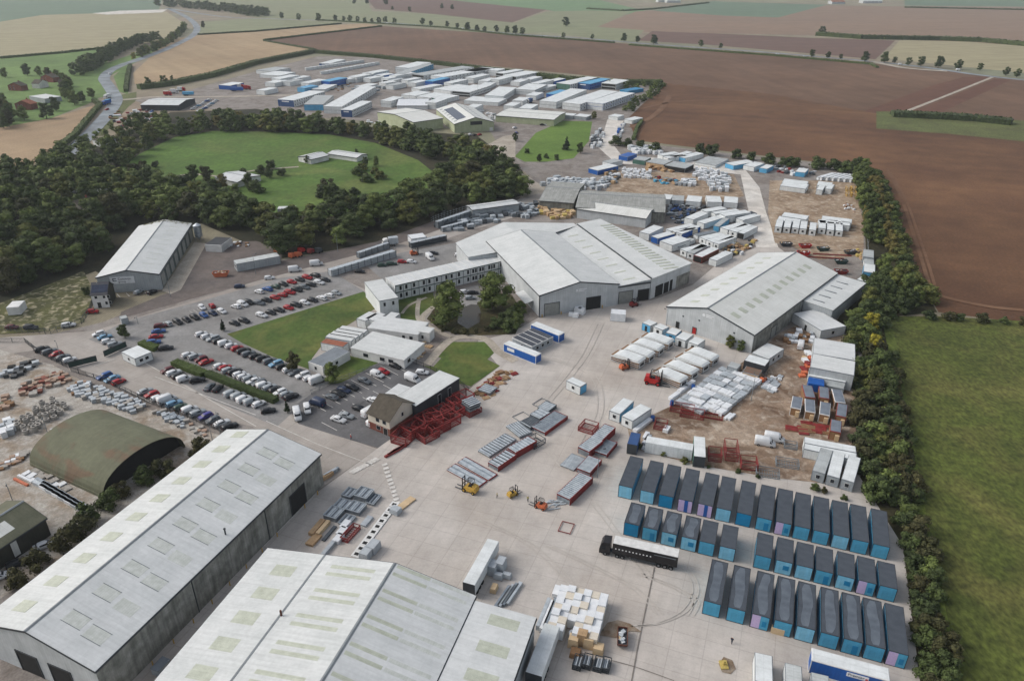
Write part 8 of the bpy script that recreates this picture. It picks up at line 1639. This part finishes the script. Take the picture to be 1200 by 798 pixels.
goods([(84, 452), (96, 448), (106, 452), (98, 462), (86, 464)], 10, 'right of the pink brick heap', 'tan brick stacks', ['stone_pink', 'timber_dark', 'wrap_white'], (1.2, 2.0), (.5, 1.1), 60, 'brick_stack', 'brick stack', 'stack of tan bricks', 6)
goods([(0, 440), (14, 432), (30, 424), (44, 424), (40, 434), (22, 442), (4, 446)], 16, 'among the dark tanks at the yard edge', 'dark bales at the yard edge', ['trim_dark', 'rubber', 'wrap_grey', 'trim_dark'], (1.4, 2.4), (.7, 1.3), 60, 'dark_bale', 'bale', 'dark wrapped bale', 7)
goods([(15, 502), (30, 490), (44, 478), (62, 470), (80, 478), (74, 488), (52, 496), (40, 508), (24, 510)], 62, 'among the concrete rings', 'concrete manhole rings', ['concrete_block'], (1.7, 1.9), (.9, 2.0), 0, 'concrete_ring', 'concrete ring', 'hollow concrete ring', 8, 'ring')
goods([(0, 506), (10, 494), (20, 502), (12, 512), (0, 516)], 8, 'beside the concrete rings at the left edge', 'white blocks at the left edge', ['wrap_white', 'wrap_grey'], (1.6, 2.2), (1.2, 2.0), 55, 'block_stack', 'block stack', 'white wrapped block stack', 9)
goods([(0, 470), (10, 462), (18, 472), (8, 482), (0, 482)], 8, 'in the rusty heap at the left edge', 'rusty stacks at the left edge', ['timber_dark', 'stone_pink', 'olive_sheet'], (1.4, 2.2), (.6, 1.2), 60, 'rusty_stack', 'stack', 'rusty brown stack', 10)
goods([(0, 546), (14, 536), (30, 530), (32, 536), (14, 546), (2, 552)], 22, 'in the tan slab heap left of the hangar', 'tan slab stacks', ['timber_dark', 'concrete_block', 'stone_pink', 'wrap_white'], (1.0, 1.8), (.4, .8), 60, 'slab_stack', 'slab stack', 'low stack of tan slabs', 11)
goods([(26, 556), (42, 550), (66, 562), (86, 574), (80, 578), (58, 568), (40, 566)], 12, 'along the near side of the hangar', 'white slabs along the hangar', ['wrap_white', 'concrete_block'], (1.4, 2.6), (.2, .5), 120, 'slab_stack', 'slab stack', 'pale slab', 12)
goods([(62, 506), (70, 500), (100, 490), (112, 488), (108, 493), (76, 506)], 10, 'along the far left side of the hangar', 'white slabs behind the hangar', ['wrap_white', 'concrete_block'], (1.4, 2.6), (.2, .5), 50, 'slab_stack', 'slab stack', 'long pale slab', 13)
for k in range(7): lay(50+k*7.5, 572+k*4.4, .8, 6.5, 1.0, 118, ['galv_light', 'wrap_white'][k % 2], f'white bundled rail, {ordl(k+1, 7)} in front of the hangar', 'rail_bundle', 'rail bundle', 'rail bundles by the hangar'); lay(52+k*7.5, 569+k*4.4, .8, 5.5, 1.3, 118, 'galv', f'grey bundled rail, {ordl(k+1, 7)} behind the white rails by the hangar', 'rail_bundle', 'rail bundle', 'rail bundles by the hangar')
for k in range(2): lay(25+k*5, 566-k*4, .6, 5.5, .5, 118, ['orange_paint', 'wrap_white'][k], ['orange beam lying left of the bundled rails', 'white beam lying left of the bundled rails'][k], 'steel_beam', 'steel beam')
goods([(556, 462), (572, 444), (596, 430), (606, 438), (590, 454), (570, 468)], 46, 'in the timber heap below the lawn', 'timber offcuts below the lawn', ['timber_dark', 'stone_pink', 'timber', 'red_oxide'], (.8, 2.4), (.2, .7), 60, 'timber_offcut', 'timber', 'brown timber bundle', 14, 'long')
goods([(482, 412), (492, 402), (502, 400), (506, 408), (490, 422)], 10, 'beside the low white office', 'planks by the white office', ['timber', 'ply'], (.8, 2.6), (.2, .5), 30, 'plank_bundle', 'timber', 'pale plank bundle', 15, 'long')
goods([(632, 218), (652, 208), (700, 213), (712, 219), (700, 224), (660, 222)], 60, 'behind the old grey roofed shed', 'white pallets behind the grey shed', ['wrap_white', 'wrap_grey', 'galv_light'], (1.8, 3.4), (1.0, 2.6), 60, 'wrapped_pallet', 'wrapped load', 'white or grey wrapped pallet', 16)
goods([(728, 209), (730, 200), (762, 202), (762, 211)], 40, 'of the white block west of the sandy lane', 'white bag stacks, west', ['wrap_white'], (1.6, 2.6), (1.2, 2.2), 10, 'white_bag_stack', 'wrapped load', 'white bag stack', 17)
goods([(795, 219), (800, 211), (814, 213), (814, 219)], 22, 'of the small white clump in the sandy lane', 'white bag stacks, middle', ['wrap_white', 'wrap_grey'], (1.6, 2.6), (1.2, 2.4), 10, 'white_bag_stack', 'wrapped load', 'white bag stack', 18)
goods([(812, 209), (814, 199), (832, 202), (852, 206), (856, 214), (854, 226), (832, 226), (828, 214)], 84, 'of the big white clump by the white lane', 'white bag stacks, east', ['wrap_white', 'wrap_white', 'wrap_grey'], (1.6, 2.8), (1.4, 2.8), 10, 'white_bag_stack', 'wrapped load', 'white bag stack', 19)
goods([(742, 181), (738, 175), (760, 174), (772, 176), (774, 182)], 30, 'of the white shelter stacks at the lane bend', 'white shelter stacks', ['wrap_white', 'wrap_grey'], (2.4, 3.6), (2, 3), 50, 'wrapped_pallet', 'wrapped load', 'tall white wrapped stack', 20)
goods([(764, 214), (766, 209), (794, 212), (794, 218)], 26, 'of the mixed scrap in the sandy lane', 'mixed scrap stacks', ['red_oxide', 'galv', 'trim_dark', 'timber', 'teal'], (1.2, 2.6), (.6, 1.6), 60, 'scrap_stack', 'scrap', 'mixed scrap stack', 21)
goods([(758, 200), (760, 194), (786, 196), (800, 200), (796, 204)], 24, 'of the timber stacks under the grey store', 'timber stacks by the store', ['timber', 'ply', 'timber_dark'], (1.8, 3.4), (.8, 1.8), 50, 'timber_stack', 'timber', 'tan timber stack', 22)
goods([(704, 217), (706, 202), (724, 200), (726, 212), (720, 218)], 40, 'left of the white block in the sandy lane', 'mixed goods by the sandy lane', ['wrap_white', 'trim_dark', 'timber', 'galv', 'wrap_grey'], (1.4, 2.6), (.6, 1.8), 40, 'pallet_stack', 'stacked goods', 'mixed pallet stack', 23)
goods([(781, 257), (785, 240), (812, 242), (826, 244), (812, 252), (796, 266)], 70, 'of the scrap heap beside the old grey shed', 'scrap heap', ['trim_dark', 'galv', 'trim_dark', 'navy', 'wrap_grey', 'steel_dark'], (1.0, 2.6), (.5, 1.4), 60, 'scrap_stack', 'scrap', 'dark scrap stack', 24)
for k in range(3): lay(790+k*4, 247-k*.6, 2.0, 5.5, .8, 35, 'blue_panel', f'dark blue slab, {["left", "middle", "right"][k]} of three in the scrap heap', 'slab', 'slab', 'blue slabs')
goods([(634, 252), (632, 243), (652, 243), (672, 248), (674, 256), (650, 258)], 44, 'of the orange timber stacks behind the middle sheds', 'orange timber stacks', ['timber', 'orange_paint', 'ply', 'timber', 'lawnish'] if 'lawnish' in MATS else ['timber', 'timber', 'ply', 'yellow_mark'], (1.6, 3.6), (1.0, 2.2), 80, 'timber_stack', 'timber', 'orange timber stack', 25)
goods([(600, 254), (606, 240), (630, 238), (634, 250), (618, 256)], 40, 'of the grey stacks right of the narrow shed', 'grey stacks by the narrow shed', ['wrap_grey', 'galv', 'steel_dark'], (1.4, 2.8), (.8, 2.0), 60, 'pallet_stack', 'stacked goods', 'grey pallet stack', 26)
goods([(513, 270), (512, 262), (552, 254), (600, 250), (580, 262), (540, 272)], 60, 'along the back of the lower white bay', 'grey stacks behind the white bay', ['wrap_grey', 'galv', 'galv_light', 'steel_dark'], (1.6, 4.0), (.8, 2.2), 75, 'pallet_stack', 'stacked goods', 'grey wrapped stack', 27)
goods([(846, 298), (848, 290), (866, 284), (884, 280), (888, 288), (870, 298), (858, 304)], 36, 'along the kerb below the slanting cabins', 'heap below the slanting cabins', ['timber', 'wrap_white', 'trim_dark', 'timber_dark', 'yellow_mark'], (1.0, 2.4), (.4, 1.4), 50, 'scrap_stack', 'scrap', 'mixed heap of timber and wraps', 28)
goods([(900, 199), (906, 195), (930, 199), (956, 202), (956, 208), (930, 207)], 30, 'along the field edge of the sandy yard', 'goods at the field edge', ['red_oxide', 'wrap_white', 'galv', 'trim_dark'], (1.4, 2.8), (.6, 1.6), 60, 'pallet_stack', 'stacked goods', 'mixed goods stack', 29)
goods([(988, 246), (990, 238), (1002, 240), (1002, 250)], 20, 'of the broken rubble by the belt', 'rubble heap by the belt', ['stone_pink', 'wrap_white', 'timber_dark'], (.8, 1.6), (.3, .8), 0, 'rubble_piece', 'rubble', 'broken rubble pile', 30)
for k in range(4):
    x, y = at(994+(k % 2)*6, 230-(k//2)*6); t = thing('frame_crate', f'yellow steel frame by the belt, {["near left", "near right", "far left", "far right"][k]}', 'steel frame', x, y, 10, 'yellow frames by the belt', GZ); frame_box(2.4, 4, 2.2, t, 'yellow_paint', rails=2, mesh=False, r=.25)
goods([(1000, 298), (1004, 292), (1012, 296), (1010, 306)], 12, 'of the yellow posts at the belt', 'yellow goods', ['yellow_mark', 'timber'], (.8, 1.6), (.6, 1.2), 0, 'pallet_stack', 'stacked goods', 'yellowish stack', 31)
goods([(918, 402), (920, 394), (936, 390), (958, 396), (952, 402), (934, 404)], 22, 'beside the white van at the office', 'goods by the site office', ['wrap_white', 'timber_dark', 'wrap_grey'], (1.2, 2.4), (.6, 1.6), 20, 'pallet_stack', 'stacked goods', 'mixed pallet', 32)
goods([(939, 422), (945, 414), (952, 418), (948, 434), (940, 442), (936, 438)], 12, 'along the left of the large flat stores', 'red goods by the stores', ['red_oxide', 'orange_paint', 'ply', 'wrap_white'], (1.4, 2.6), (.6, 1.6), 0, 'pallet_stack', 'stacked goods', 'red or orange stack', 33)
goods([(894, 458), (900, 444), (918, 440), (912, 450), (902, 462)], 14, 'right of the wrapped pallets', 'sheets right of the pallets', ['wrap_white', 'wrap_grey'], (1.0, 3.4), (.3, .7), 40, 'sheet_bundle', 'sheet bundle', 'pale sheet bundle', 34, 'long')
goods([(925, 506), (935, 492), (970, 500), (972, 510), (945, 508)], 14, 'on the dirt above the long white unit', 'beams on the dirt', ['timber_dark', 'red_oxide'], (1.0, 4.4), (.2, .4), 105, 'timber_beam', 'timber', 'low brown beam bundle', 35, 'long')
goods([(690, 175), (694, 160), (704, 150), (708, 160), (702, 176)], 34, 'left of the white track', 'grey goods by the track', ['wrap_grey', 'wrap_white', 'steel_dark'], (1.6, 3), (1, 2.4), 30, 'pallet_stack', 'stacked goods', 'grey wrapped stack', 36)
goods([(718, 168), (724, 150), (732, 146), (730, 156), (724, 170)], 18, 'right of the white track', 'goods right of the track', ['wrap_grey', 'wrap_white', 'blue_panel'], (1.6, 3), (1, 2.2), 30, 'pallet_stack', 'stacked goods', 'pale stack', 37)
goods([(128, 140), (134, 132), (160, 128), (184, 134), (186, 142), (156, 146), (140, 150)], 50, 'around the blue grey workshop', 'goods by the workshop', ['timber_dark', 'wrap_white', 'trim_dark', 'red_oxide', 'wrap_grey'], (2, 4), (.6, 1.6), 60, 'scrap_stack', 'scrap', 'mixed scrap stack', 38)
goods([(384, 106), (388, 98), (412, 98), (404, 108)], 26, 'in the timber heap of the upper yard', 'upper yard timber heap', ['timber_dark', 'trim_dark', 'wrap_grey'], (1.4, 3.4), (.4, 1.2), 60, 'scrap_stack', 'scrap', 'brown scrap stack', 39)
goods([(408, 112), (414, 104), (444, 100), (452, 104), (424, 114)], 20, 'of the grey modules behind the long stack', 'grey modules', ['cabin_grey', 'galv'], (3, 5), (1.2, 2.4), 60, 'module_stack', 'module', 'grey flat module', 40)
goods([(560, 138), (562, 130), (580, 134), (584, 144)], 16, 'between the cream sheds', 'white pallets between cream sheds', ['wrap_white', 'wrap_grey'], (1.6, 3), (.8, 1.8), 60, 'wrapped_pallet', 'wrapped load', 'white wrapped pallet', 41)
goods([(428, 146), (430, 140), (450, 143), (446, 150)], 12, 'at the left end of the cream works shed', 'white pallets at the cream works', ['wrap_white'], (1.6, 3), (.6, 1.4), 60, 'wrapped_pallet', 'wrapped load', 'white wrapped pallet', 42)
# plant hire row on the forecourt and racks along the upper road
for i, (px, py, m) in enumerate([(326, 296, 'orange_paint'), (333, 296, 'timber'), (343, 302, 'orange_paint'), (350, 301, 'orange_paint'), (354, 296, 'red_paint'), (365, 297, 'red_oxide'), (374, 296, 'trim_dark')]):
    x, y = at(px, py); t = thing('hire_machine', f'{["orange", "tan", "orange", "orange", "red", "dark red", "dark"][i]} hire machine, {ordl(i+1, 7)} in the row at the forecourt edge', 'machine', x, y, 30, 'hire machines on the forecourt', GZ)
    b = MB(); b.hexa([(-1.2, -1.5, .5), (1.2, -1.5, .5), (1.2, 1.3, .5), (-1.2, 1.3, .5)], [(-1.0, -1.3, 2.3), (1.0, -1.3, 2.3), (1.0, .8, 1.9), (-1.0, .8, 1.9)], m); b.build('body', t)
    for s in (-1, 1):
        for yy in (-.9, .8): b = MB(); b.tube((s*.9, yy, .4), (s*1.25, yy, .4), .4, 'rubber', 12); b.build('wheel', t)
def rack(p0, p1, W, h, label, m='galv', top='galv_light'):
    a, b_ = Vector(at(*p0)), Vector(at(*p1)); az = azof(a, b_); L_ = (b_-a).length; c = (a+b_)/2; t = thing('steel_rack', label, 'rack', c.x, c.y, az, None, GZ); b = MB()
    n = max(2, int(L_/3))
    for k in range(n+1): yy = -L_/2+L_*k/n; b.box(-W/2-.08, -W/2+.04, yy-.08, yy+.08, 0, h+.3, 'steel_dark'); b.box(W/2-.04, W/2+.08, yy-.08, yy+.08, 0, h+.3, 'steel_dark')
    b.build('post', t); b = MB(); nl = 3
    for k in range(nl): b.box(-W/2+.06, W/2-.06, -L_/2, L_/2, .2+(h-.2)*k/nl, .2+(h-.2)*(k+.75)/nl, m)
    b.build('load', t); b = MB(); b.box(-W/2+.1, W/2-.1, -L_/2, L_/2, h-.1, h+.05, top); b.build('cover', t); return t
rack((387, 324), (462, 301), 2.6, 2.8, 'very long silver rack along the upper road', 'wrap_grey'); rack((420, 303), (455, 291), 2.0, 2.6, 'shorter silver rack behind the very long rack')
rack((481, 291), (522, 282), 2.4, 2.6, 'dark grey rack on the dusty court', 'steel_dark', 'wrap_grey'); rack((512, 268), (553, 254), 2.2, 3.4, 'tall silver pipe rack beside the tree belt'); rack((518, 272), (548, 264), 2.0, 2.2, 'low silver pipe rack in front of the tall one')
cabin((482, 280.5), (500, 278), (494, 273.5), 'small white store with a pitched cover near the upper road', h=3.2, wall='wrap_white', roof='wrap_white', wins=0)
cabin((277, 310), (328, 300.5), (323, 296.5), 'long blue grey building with a ribbed roof on the forecourt', h=3.4, wall='clad_grey', roof='cabin_roof_ribbed', wins=2)
cabin((240, 287), (259, 288), (262, 278.5), 'white windowless store box beside the grain silo', h=3.2, wall='house_white', roof='clad_charcoal', wins=0, trim='house_white')
cabin((7, 361), (22, 360), (20, 353), 'white steel container standing on the mossy rubble', h=3.0, wall='house_white', roof='house_white', wins=0, trim='house_white')
cabin((142, 413), (158, 421), (166, 407), 'small white gate cabin with dark windows at the entrance', h=2.8, wall='cabin_white', roof='cabin_roof', wins=2, front='win')
cabin((142, 374.5), (150, 372.5), (151, 368.5), 'grey booth at the road split near the show house', h=2.4, wall='cabin_grey', roof='cabin_roof_grey', wins=0)
goods([(262, 288), (266, 282), (292, 286), (292, 292)], 16, 'of the white heap beside the store box', 'white heap by the store box', ['wrap_white', 'timber_dark'], (1, 2), (.3, .8), 0, 'rubble_piece', 'rubble', 'pale rubble pile', 43)
# fences
def fence(pts, h, label, m='trim_dark', sp=3.0, mesh=True, rails=2, group='palisade fences'):
    P = [Vector(at(*p)) for p in pts]; o0 = P[0]; t = thing('fence', label, 'fence', o0.x, o0.y, 0, group); b = MB(); r_ = MB(); q = MB(); q.recalc = False
    for a, c in zip(P, P[1:]):
        d = c-a; L_ = d.length; n = max(1, int(L_/sp)); A = a-o0; C = c-o0; dn = d.normalized()
        for k in range(n): p_ = A+d*(k/n); b = MB(); b.box(p_.x-.05, p_.x+.05, p_.y-.05, p_.y+.05, 0, h, m); b.build('post', t)
        for k in range(rails): z = h*(.25+.6*k/max(1, rails-1)); r_.bar((A.x, A.y, z), (C.x, C.y, z), .05, .08, m)
        if mesh:
            s = 0
            while s < L_: p_ = A+dn*s; q.box(p_.x-.025, p_.x+.025, p_.y-.025, p_.y+.025, .1, h-.05, m); s += .45
    r_.build('rail', t)
    if mesh: q.build('pales', t)
    return t
fence([(84, 436), (120, 447), (170, 471), (220, 490), (262, 508)], 2.0, 'dark fence between the block yard and the car row', group='yard fences')
fence([(0, 402), (30, 402), (48, 416), (80, 432)], 2.0, 'dark fence behind the cars at the entrance gate', group='yard fences')
fence([(0, 388), (60, 392), (96, 380), (106, 366), (112, 350)], 2.4, 'dark hoarding fence around the mossy rubble', 'steel_dark', 2.0, group='yard fences')
fence([(365, 462), (384, 452), (450, 428), (480, 424)], 1.6, 'grey fence along the top of the dark car park', 'trim_grey', 2.4, group='yard fences')
fence([(480, 424), (505, 434), (538, 450), (550, 460)], 1.8, 'dark fence between the dark car park and the square lawn', 'trim_dark', 2.4, group='yard fences')
fence([(1006, 192), (1014, 240), (1017, 300)], 2.4, 'pale posted fence along the right hand belt', 'trim_grey', 6, False, 3, group='yard fences')
fence([(552, 246), (514, 258), (505, 262)], 3.2, 'pale spiked fence along the tree belt by the narrow shed', 'wrap_grey', 2, False, 3, group='yard fences')
for px, py, az, lab in [(136, 413, 30, 'dark open gate leaf beside the gate cabin'), (98, 428, 55, 'dark open gate leaf beside the white parked car')]:
    x, y = at(px, py); t = thing('gate', lab, 'gate', x, y, az, 'entrance gates', GZ); b = MB(); b.box(-.06, .06, -4, 4, .2, .4, 'trim_dark'); b.box(-.06, .06, -4, 4, 2.0, 2.2, 'trim_dark')
    for k in range(3): b.box(-.06, .06, -4+3.9*k, -3.8+3.9*k, .4, 2.0, 'trim_dark')
    b.build('gate_frame', t); b = MB(); b.box(-.02, .02, -3.8, 3.8, .4, 2.0, 'dark_green_paint'); b.build('gate_panel', t)
# poles
def pole(px, py, h, label, arm=True, m='trim_grey'):
    x, y = at(px, py); t = thing('lamp_post', label, 'lamp post', x, y, random.uniform(0, 360), None, GZ); b = MB(); b.tube((0, 0, 0), (0, 0, h), .11, m, 8, .06); b.build('post', t)
    if arm: b = MB(); b.tube((0, 0, h-.1), (0, 1.2, h), .05, m, 6); b.box(-.14, .14, 1.0, 1.7, h-.08, h+.06, 'trim_dark'); b.build('lamp_head', t)
for px, py, h, lab in [(74, 428, 8, 'leaning lamp post behind the cars at the gate'), (250, 521, 8, 'lamp post at the far corner of the long shed, left'), (259, 512, 8, 'lamp post at the far corner of the long shed, right'), (162, 380, 3, 'white barrier post at the road split'), (465, 305, 7, 'lamp post on the court behind the modular office'), (580, 560, .5, 'tiny marker post beside the walking man'), (843, 755, 1.0, 'short dark post standing on the concrete near the blue pods')][:5]: pole(px, py, h, lab)
for i, (px, py) in enumerate([(120, 356), (200, 348), (300, 322), (396, 296), (520, 268), (612, 330), (780, 390), (700, 560), (880, 470), (640, 232), (858, 300), (330, 130), (480, 120), (560, 112), (640, 118), (60, 520), (20, 600)]):
    pole(px, py, 8.5, f'thin grey lamp post {["by the show house road", "below the signed shed apron", "on the upper road at the orange skip", "at the end of the long rack", "beside the tree belt fence", "at the left corner of the middle shed", "at the left corner of the plain gable", "in the open yard behind the blue pods", "on the dirt beside the wrapped pallets", "by the old grey roofed shed", "on the white lane below the slanting cabins", "in the upper yard by the navy stack", "among the stacked cabins on the left", "among the stacked cabins in the middle", "among the stacked cabins on the right", "in the block yard behind the hangar", "by the dark barn"][i]}')
x, y = at(848, 780); b = MB(); b.box(-.7, .7, -.9, .9, 0, .35, 'yellow_mark'); b.box(-.2, .2, -.2, .2, .35, 1.3, 'yellow_mark'); o = b.build('bollard_base'); o.location = (x, y, GZ); tag(o, 'yellow bollard base on a stained patch near the bottom', 'bollard base')  # bollard on a square yellow foot
for i in range(12):
    f = i/11; 
    if i in (9,): continue
    ox_, oy_ = at(376.8, 570.2); c, s = math.cos(R(21.1)), math.sin(R(21.1)); v = 1.0; u = -60+f*57
    x, y = ox_+u*s+v*c, oy_+u*c-v*s; b = MB(); b.tube((0, 0, 0), (0, 0, 1.1), .12, 'yellow_paint', 8); o = b.build('bollard'); o.location = (x, y, GZ); tag(o, f'yellow bollard, {ordl(i+1 if i < 9 else i, 11)} along the streaked side of the long shed', 'bollard', 'yellow bollards along the long shed')
x, y = at(190, 785); cabin_b = thing('storage_box', 'small grey blue box between the two bottom sheds', 'box', x, y, 21, None, GZ); b = MB(); b.box(-.9, .9, -1.4, 1.4, 0, 1.5, 'cabin_grey'); b.build('body', cabin_b); b = MB(); b.box(-.95, .95, -1.45, 1.45, 1.5, 1.6, 'felt_grey'); b.build('lid', cabin_b)
# people
def person(px, py, az, top, label, legs='workwear'):
    x, y = at(px, py); me = bpy.data.meshes.new('person'); V = [(0, 0, .95), (0, 0, 1.2), (0, 0, 1.42), (0, 0, 1.52), (0, .01, 1.66), (0, .0, 1.76), (-.1, 0, .9), (-.11, .18, .5), (-.11, .1, .06), (-.11, .22, .03), (.1, 0, .9), (.11, -.05, .5), (.11, -.22, .08), (.11, -.1, .03), (-.19, 0, 1.4), (-.26, -.06, 1.12), (-.25, .06, .88), (-.25, .1, .78), (.19, 0, 1.4), (.26, .05, 1.12), (.25, .16, .9), (.25, .2, .8)]
    E_ = [(0, 1), (1, 2), (2, 3), (3, 4), (4, 5), (0, 6), (6, 7), (7, 8), (8, 9), (0, 10), (10, 11), (11, 12), (12, 13), (2, 14), (14, 15), (15, 16), (16, 17), (2, 18), (18, 19), (19, 20), (20, 21)]
    rad = [.14, .15, .14, .055, .1, .085, .1, .07, .05, .04, .1, .07, .05, .04, .07, .05, .038, .035, .07, .05, .038, .035]
    me.from_pydata(V, E_, []); o = bpy.data.objects.new('person', me); COL.objects.link(o); md = o.modifiers.new('s', 'SKIN'); 
    for i, r in enumerate(rad): me.skin_vertices[0].data[i].radius = (r, r) if i not in (1, 2) else (r*1.25, r*.8)
    me.skin_vertices[0].data[0].use_root = True; sb = o.modifiers.new('u', 'SUBSURF'); sb.levels = 2; sb.render_levels = 2
    dg = bpy.context.evaluated_depsgraph_get(); m2 = bpy.data.meshes.new_from_object(o.evaluated_get(dg)); bpy.data.objects.remove(o)
    m2.materials.clear()
    for k in (top, legs, 'skin', 'rubber'): m2.materials.append(MATS[k])
    for p_ in m2.polygons:
        c = p_.center; p_.material_index = 3 if c.z < .1 else 1 if c.z < .95 and abs(c.x) < .2 else 2 if c.z > 1.47 or (c.z < .88) else 0; p_.use_smooth = True
    o = bpy.data.objects.new('person', m2); COL.objects.link(o); o.location = (x, y, GZ); o.rotation_euler = (0, 0, -R(az)); tag(o, label, 'person')
    b = MB(); ico(b, (0, -.01, 1.73), .11, .12, .09, 'hat_white' if 'hat_white' in MATS else 'trim_white', random.Random(1)); h = b.build('hard_hat', o)
person(582.5, 583.5, 100, 'hi_vis', 'walking man in a pale top between the two yellow forklifts')
person(411.5, 515.5, 60, 'red_paint', 'man in a red top at the corner of the dark car park')
person(618.5, 588, 20, 'hi_vis', 'man in a yellow top left of the orange forklift'); person(857, 754, 40, 'workwear', 'man in dark clothes walking below the blue pods')
if mk.f:
    o = mk.build('painted_markings'); o['kind'] = 'structure'
haze_on = True
if haze_on:
    mh = bpy.data.materials.new('haze'); mh.use_nodes = True; n = mh.node_tree.nodes; n.remove(n['Principled BSDF'])
    v = n.new('ShaderNodeVolumePrincipled'); v.inputs['Color'].default_value = (.80, .87, .93, 1); v.inputs['Density'].default_value = .00009; v.inputs['Anisotropy'].default_value = .2
    mh.node_tree.links.new(v.outputs[0], n['Material Output'].inputs['Volume'])
    hb = MB(); MATS['haze'] = mh; hb.box(-8000, 8000, -700, 12000, -1.0, 150, 'haze'); o = hb.build('haze'); o['kind'] = 'stuff'
